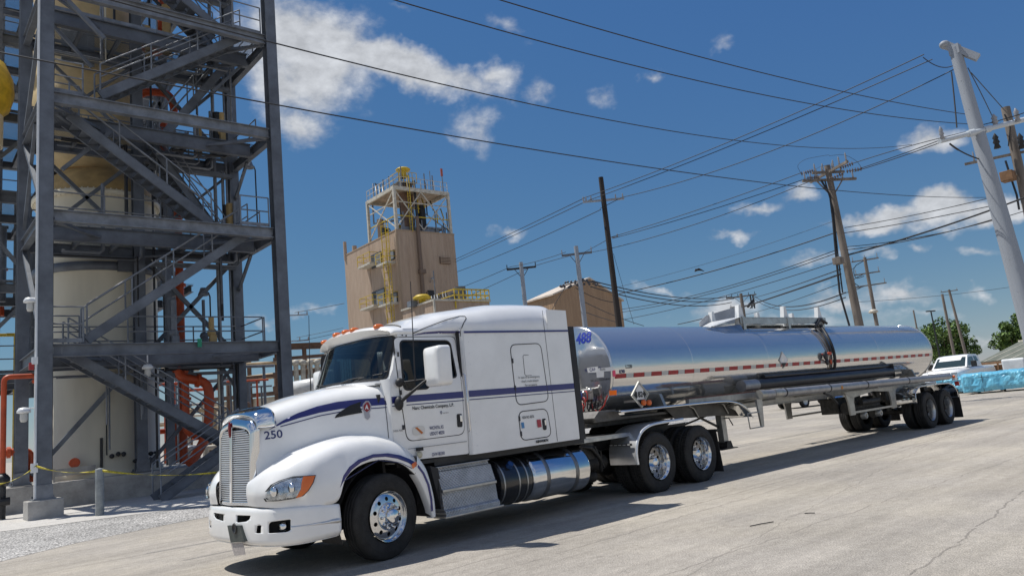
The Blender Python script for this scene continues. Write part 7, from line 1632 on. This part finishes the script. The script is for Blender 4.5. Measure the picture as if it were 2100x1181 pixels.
# ------------------------------------------------------------------ pickups
winb = mat('pickup_glass', (.03, .045, .045), .05, 0, coat=.5)
def pickup(loc, rz, label, bodym):
    e = empty('pickup_truck', loc, label, 'pickup truck', None, rz)      # local: nose towards +x, y left
    def P_(m, name, mt, par=None, **k): return m.build(name, mt, par or e, **k)
    m = MB(); rows = []
    st = [(2.85, .82, .62, 1.05), (2.80, .90, .50, 1.18), (2.3, .98, .48, 1.22), (1.25, 1.0, .45, 1.30), (.6, 1.0, .45, 1.32), (-.9, 1.0, .45, 1.32), (-1.0, 1.0, .45, 1.30), (-2.8, 1.0, .5, 1.28), (-2.9, .97, .55, 1.22)]
    for x, w, z0, z1 in st: rows.append([V((x, a*w, b)) for a, b in ((-.92, z0), (-1, z0+.12), (-1.0, z0+.45), (-.985, z1-.16), (-.93, z1-.04), (-.6, z1+.02), (0, z1+.03), (.6, z1+.02), (.93, z1-.04), (.985, z1-.16), (1.0, z0+.45), (1, z0+.12), (.92, z0))])
    m.grid(rows); m.add(rows[0], [tuple(range(13))]); m.add(rows[-1], [tuple(range(13))]); P_(m, 'body', bodym)
    cab = [(1.3, .90, 1.30), (.55, .78, 1.92), (.3, .76, 1.98), (-.75, .76, 1.98), (-.98, .80, 1.90), (-1.05, .90, 1.30)]
    m = MB(); m.grid([[V((x, -w, z)), V((x, -w*.6, z+(.03 if z > 1.8 else 0))), V((x, w*.6, z+(.03 if z > 1.8 else 0))), V((x, w, z))] for x, w, z in cab])
    for s in (-1, 1): m.add([V((x, s*w, z)) for x, w, z in cab], [tuple(range(6))])
    P_(m, 'cab', bodym)
    def quad(P, nm, mt): m = MB(); m.add([V(p) for p in P], [tuple(range(len(P)))]); P_(m, nm, mt)
    quad([(1.235, -.80, 1.37), (1.235, .80, 1.37), (.635, .72, 1.87), (.635, -.72, 1.87)], 'windscreen', winb)
    for s in (-1, 1):
        quad([(1.02, s*.885, 1.38), (.50, s*.80, 1.85), (-.15, s*.79, 1.87), (-.15, s*.885, 1.38)], 'side_window', winb); quad([(-.25, s*.885, 1.38), (-.25, s*.79, 1.87), (-.75, s*.79, 1.86), (-.92, s*.88, 1.38)], 'side_window', winb)
        m = MB(); m.box((.72, s*1.12-.13, 1.30), (.86, s*1.12+.13, 1.62)); m.bar((.78, s*.95, 1.42), (.80, s*1.1, 1.42), .05, .05); P_(m, 'mirror', blackp, bevel=.03)
        m = MB(); m.box((2.76, s*.74-.14, .85), (2.87, s*.74+.14, 1.08)); P_(m, 'headlight', MATS['headlight_reflector'], bevel=.02)
        for x in (1.9, -1.9):
            m = MB(); m.lathe([(.22, -.11), (.35, -.12), (.385, -.09), (.385, .09), (.35, .12), (.22, .11)], (x, s*.88, .385), 'y', 24); w = P_(m, 'wheel', rubber)
            m = MB(); m.lathe([(.24, s*.10), (.22, s*.08), (.08, s*.05), (0, s*.06)], (x, s*.88, .385), 'y', 20); P_(m, 'rim', alud, w)
            m = MB(); m.lathe([(.46, s*1.004), (.40, s*1.004)], (x, 0, .40), 'y', 20, 0, pi); P_(m, 'wheel_arch', blackp)
    m = MB(); m.box((2.78, -.56, .78), (2.89, .56, 1.08)); g_ = P_(m, 'grille', blackp, bevel=.02)
    m = MB(); m.box((2.88, -.55, .90), (2.90, .55, .95)); P_(m, 'grille_bar', chrome, g_)
    m = MB(); m.box((2.76, -.98, .45), (2.98, .98, .70)); P_(m, 'bumper', chrome if bodym is paint else blackp, bevel=.04)
    m = MB(); m.box((-2.8, -.9, .35), (2.6, .9, .5)); P_(m, 'chassis', blackm)
    return e
p1 = atD(1957, 760, 55); pk = pickup((p1.x+2.4, p1.y+.6, 0), R(180), 'white pickup truck parked behind the blue wrapped loads', paint)
pk.scale = (1.17, 1.17, 1.17)
p2 = atZ(1668, 834); pickup((p2.x+2.0, p2.y+1.0, 0), R(168), 'white pickup truck glimpsed underneath the tank trailer', paint)
# ------------------------------------------------------------------ blue wrapped loads
tarpm = mat('blue_tarp', (.20, .54, .70), .35, 0, .3, 1.2, .3, 3, col2=(.10, .40, .60), coat=.3)
def load(c, size, rz, label, seed, hump=0):
    e = empty('wrapped_load', c, label, 'wrapped load', 'blue wrapped loads', rz); rn = random.Random(seed); L_, W_, H_ = size
    from mathutils import noise as NZ
    def nf(x, y, z):
        v = V((x*1.6+seed*7, y*1.6, z*1.6)); a = NZ.noise(v); b = NZ.noise(v*2.7); c_ = NZ.noise(v*6.1)
        return .10*(abs(a)-.25)+.07*(.3-abs(b))+.018*(.3-abs(c_))
    prof_ = [(-.5, .12), (-.52, .35), (-.5, .7), (-.49, .93), (-.42, 1.0), (-.2, 1.03), (0, 1.04), (.2, 1.02), (.42, 1.0), (.49, .93), (.5, .7), (.52, .35), (.5, .12)]
    rows = []
    NN = int(L_*22)
    for i in range(NN+1):
        x = -L_/2+L_*i/NN; r = []; ed = 1 if 1 < i < NN-1 else (.97 if i in (1, NN-1) else .85)
        for a in range(49):
            q = spl([V(p) for p in prof_], a/48); y = q.x*W_*ed; z = (q.y*H_)*(1 if ed == 1 else .3+.70*ed); n = nf(x, y, z); dr = V((0, q.x, q.y-.5)).normalized(); r.append(V((x+n*.5, y, z))+dr*n)
        rows.append(r)
    for end in (0, -1):
        c_ = sum(rows[end], V((0, 0, 0)))/49; r2 = [[c_+(p-c_)*f+V((.05*NZ.noise(p*3), 0, 0)) for p in rows[end]] for f in (.7, .35, .02)]; rows = r2[::-1]+rows if end == 0 else rows+r2
    m = MB(); m.grid(rows, False); m.build('tarp', tarpm, e)
    m = MB()
    for k in range(3): x = -L_/2+L_*(k+.5)/3; m.path([(x, -W_/2-.05, .1), (x, -W_/2-.05, H_*.9), (x, -W_/2+.1, H_+.03), (x, W_/2-.1, H_+.03), (x, W_/2+.05, H_*.9), (x, W_/2+.05, .1)], .012, 5)
    m.build('strap', blackp, e)
    m = MB()
    for k in range(5): x = -L_/2+L_*(k+.5)/5; m.box((x-.08, -W_/2, 0), (x+.08, W_/2, .13))
    m.build('timber_bearers', wood, e)
def exp_(x): return math.exp(-x*x)
q = atZ(1976, 806); load((q.x+1.0, q.y+.3, 0), (2.4, 2.6, .92), R(100), 'left hand blue wrapped load, just behind the trailer tail lamp', 1)
q = atZ(2060, 803); load((q.x+1.2, q.y-.9, 0), (6.2, 2.4, 1.10), R(104), 'long blue wrapped load at the right edge', 2)
q = atD(2080, 744, 56); m = MB(); m.prism([(-.6, 0), (.6, 0), (.6, 1.72), (-.5, 1.76), (-.6, 1.7)], -.6, .6, 'y'); 
o = m.build('white_container', paint2, bevel=.08); o.location = (q.x, q.y, 0); o.rotation_euler = (0, 0, R(10)); tag(o, 'small white tank box standing behind the long blue load', 'container')
# long low rack shed behind
e = empty('rack_shed', (78, 24, 0), 'long low grey green shed roof with pale diagonal battens, behind the pickup', 'shed')
a = atD(2008, 737, 75); b = atD(2130, 722, 70); dd = (b-a); dd.z = 0; dd.normalize(); nn = V((-dd.y, dd.x, 0)); nn = nn if nn.dot(a) > 0 else -nn; zt_ = a.z+.2
m = MB(); A_ = V((a.x, a.y, 0)); Bq = V((b.x, b.y, 0))+dd*12
m.add([A_+V((0, 0, 1.7)), Bq+V((0, 0, 1.7)), Bq+nn*4+V((0, 0, 3.1)), A_+nn*4+V((0, 0, 3.1))], [(0,1,2,3)]); m.build('roof', mat('grey_green_roof', (.13, .14, .11), .7, 0, .3, 1), e, world=True, solid=.08)
m = MB()
for k in range(16): t = A_+dd*(1.5*k+.5); m.bar(t+V((0, 0, 1.77)), t+dd*.9+nn*4+V((0, 0, 3.19)), .14, .05)
m.bar(A_+nn*4+V((0, 0, 3.2)), Bq+nn*4+V((0, 0, 3.2)), .2, .2); m.build('battens', whitem, e, world=True)
m = MB()
for k in range(14): t = A_+dd*(1.8*k+.2); m.bar(t, t+V((0, 0, 1.68)), .12, .12)
m.bar(A_+V((0, 0, 1.6)), Bq+V((0, 0, 1.6)), .1, .18); m.build('posts', rust, e, world=True)
m = MB(); m.box((0, 0, 0), (1, 1, 1)); m.v = [A_+dd*(p.x*24)+nn*(p.y*3+.6)+V((0, 0, p.z*1.4)) for p in m.v]; m.build('stored_stock', rust, e, world=True)
# ------------------------------------------------------------------ yard plant glimpsed between the tower and the cab
rk = empty('brown_pipe_bridge', tuple(V((atD(620, 740, 52).x, atD(620, 740, 52).y, 0))), 'brown pipe bridge with a long beam seen left of the windscreen', 'pipe bridge')
def Rk(m, name, mt): return m.build(name, mt, rk, world=True)
brownm = mat('brown_beam', (.17, .10, .065), .7, 0, .3, 2); bge = mat('beige_lagging', (.48, .36, .22), .7, 0, .3, 1.5)
a = atD(500, 714, 54); b = atD(690, 707, 52); m = MB(); m.ibeam(a, b, .3, .42, .04)
for t in (.05, .35, .65, .97): q = a.lerp(b, t); m.ibeam((q.x, q.y, 0), (q.x, q.y, q.z), .22, .22, .02)
Rk(m, 'beam', brownm)
m = MB(); a = atD(330, 758, 54); b = atD(690, 736, 53); m.tube(a, b, .12, n=8); a = atD(480, 780, 52); b = atD(665, 757, 52); m.tube(a, b, .2, n=10); Rk(m, 'pipe', bge)
for k in range(7):
    q = atD(592+14.5*k, 748-.4*k, 47); m = MB(); m.lathe([(.05, .3), (.22, .22), (.24, 0), (.16, -.05)], (q.x, q.y, q.z), 'z', 12); m.tube((q.x, q.y, q.z-1.6), (q.x, q.y, q.z), .15, n=10); m.lathe([(.2, -.05), (.24, 0), (.22, .2), (.05, .3)], (q.x, q.y, q.z-1.7), 'z', 12); o = Rk(m, 'white_filter', whitem)
    m = MB(); m.box((q.x+.30, q.y-.2, q.z-1.6), (q.x+.50, q.y+.0, q.z+.1)); Rk(m, 'brown_panel', brownm)
m = MB(); a = atD(560, 770, 49); b = atD(672, 757, 49); m.bar(a, b, .2, .35); a = atD(560, 737, 49); b = atD(672, 728, 49); m.bar(a, b, .15, .2); a = atD(560, 800, 47); b = atD(672, 784, 47); m.bar(a, b, .2, .45); Rk(m, 'brown_frame', brownm)
wt = empty('white_tank', tuple(V((atD(620, 795, 42).x, atD(620, 795, 42).y, 0))), 'white horizontal tank low behind the far wing mirror', 'tank')
a = atD(600, 800, 42); b = atD(655, 790, 41); m = MB(); d = (b-a).normalized(); m.path([a-d*.2, a-d*.1, a, b, b+d*.1, b+d*.2], [.12, .35, .46, .46, .35, .12], 20); m.build('shell', paint2, wt, world=True)
m = MB(); m.box((a.x, a.y-.3, 0), (a.x+.2, a.y+.3, a.z-.3)); m.box((b.x-.2, b.y-.3, 0), (b.x, b.y+.3, b.z-.3)); q = a.lerp(b, .5); m.ball(q+V((.0, -.45, -.3)), .2, 8); m.build('saddles', blackm, wt, world=True)
cw = empty('cream_store', tuple(V((atD(520, 800, 50).x, atD(520, 800, 50).y, 0))), 'low cream wall building with brown frames between tower columns and hood', 'building')
a = atD(425, 812, 52); b = atD(565, 800, 50); m = MB(); m.prism([(a.x, a.y), (b.x, b.y), (b.x+1.5, b.y+4), (a.x+1.5, a.y+4)], 0, 4.0, 'z'); m.build('wall', cream, cw, world=True)
m = MB()
for t in (0, .3, .62, 1): q = a.lerp(b, t); m.bar((q.x, q.y-.15, 0), (q.x, q.y-.15, 5.2), .2, .2)
m.bar((a.x, a.y-.2, 4.2), (b.x, b.y-.2, 4.2), .2, .25); m.bar((a.x, a.y-.2, 5.4), (b.x+2, b.y-.2, 5.4), .15, .2); m.build('brown_frame', brownm, cw, world=True)
rc = random.Random(21)
e = empty('process_clutter', tuple(V((atD(400, 760, 46).x, atD(400, 760, 46).y, 0))), 'jumble of pipes and small vessels seen through the tower bottom, left of the hood', 'process plant')
for k in range(34):
    px = rc.uniform(330, 545); D = rc.uniform(38, 50); q = atD(px, 800, D); h_ = rc.uniform(1, 5.6); r = rc.choice([.05, .08, .12, .3, .5]); m = MB(); m.tube((q.x, q.y, 0), (q.x, q.y, h_*(.6 if r > .2 else 1)), r, n=12)
    if r < .2: m.tube((q.x-1.5, q.y, h_), (q.x+.6, q.y, h_), r, n=8)
    else: m.ball((q.x, q.y, h_*.6), r, 12, (1, 1, .5))
    m.build('pipe' if r < .2 else 'small_vessel', rc.choice([bge, brownm, whitem, steel, cream, orange, steel2, brownm]), e, world=True)
e = empty('far_tree', tuple(V((atD(662, 735, 90).x, atD(662, 735, 90).y, 0))))
bpy.data.objects.remove(e)
tree(662, 110, 3.2, 6.4, 'small pale tree top just left of the windscreen', 14)
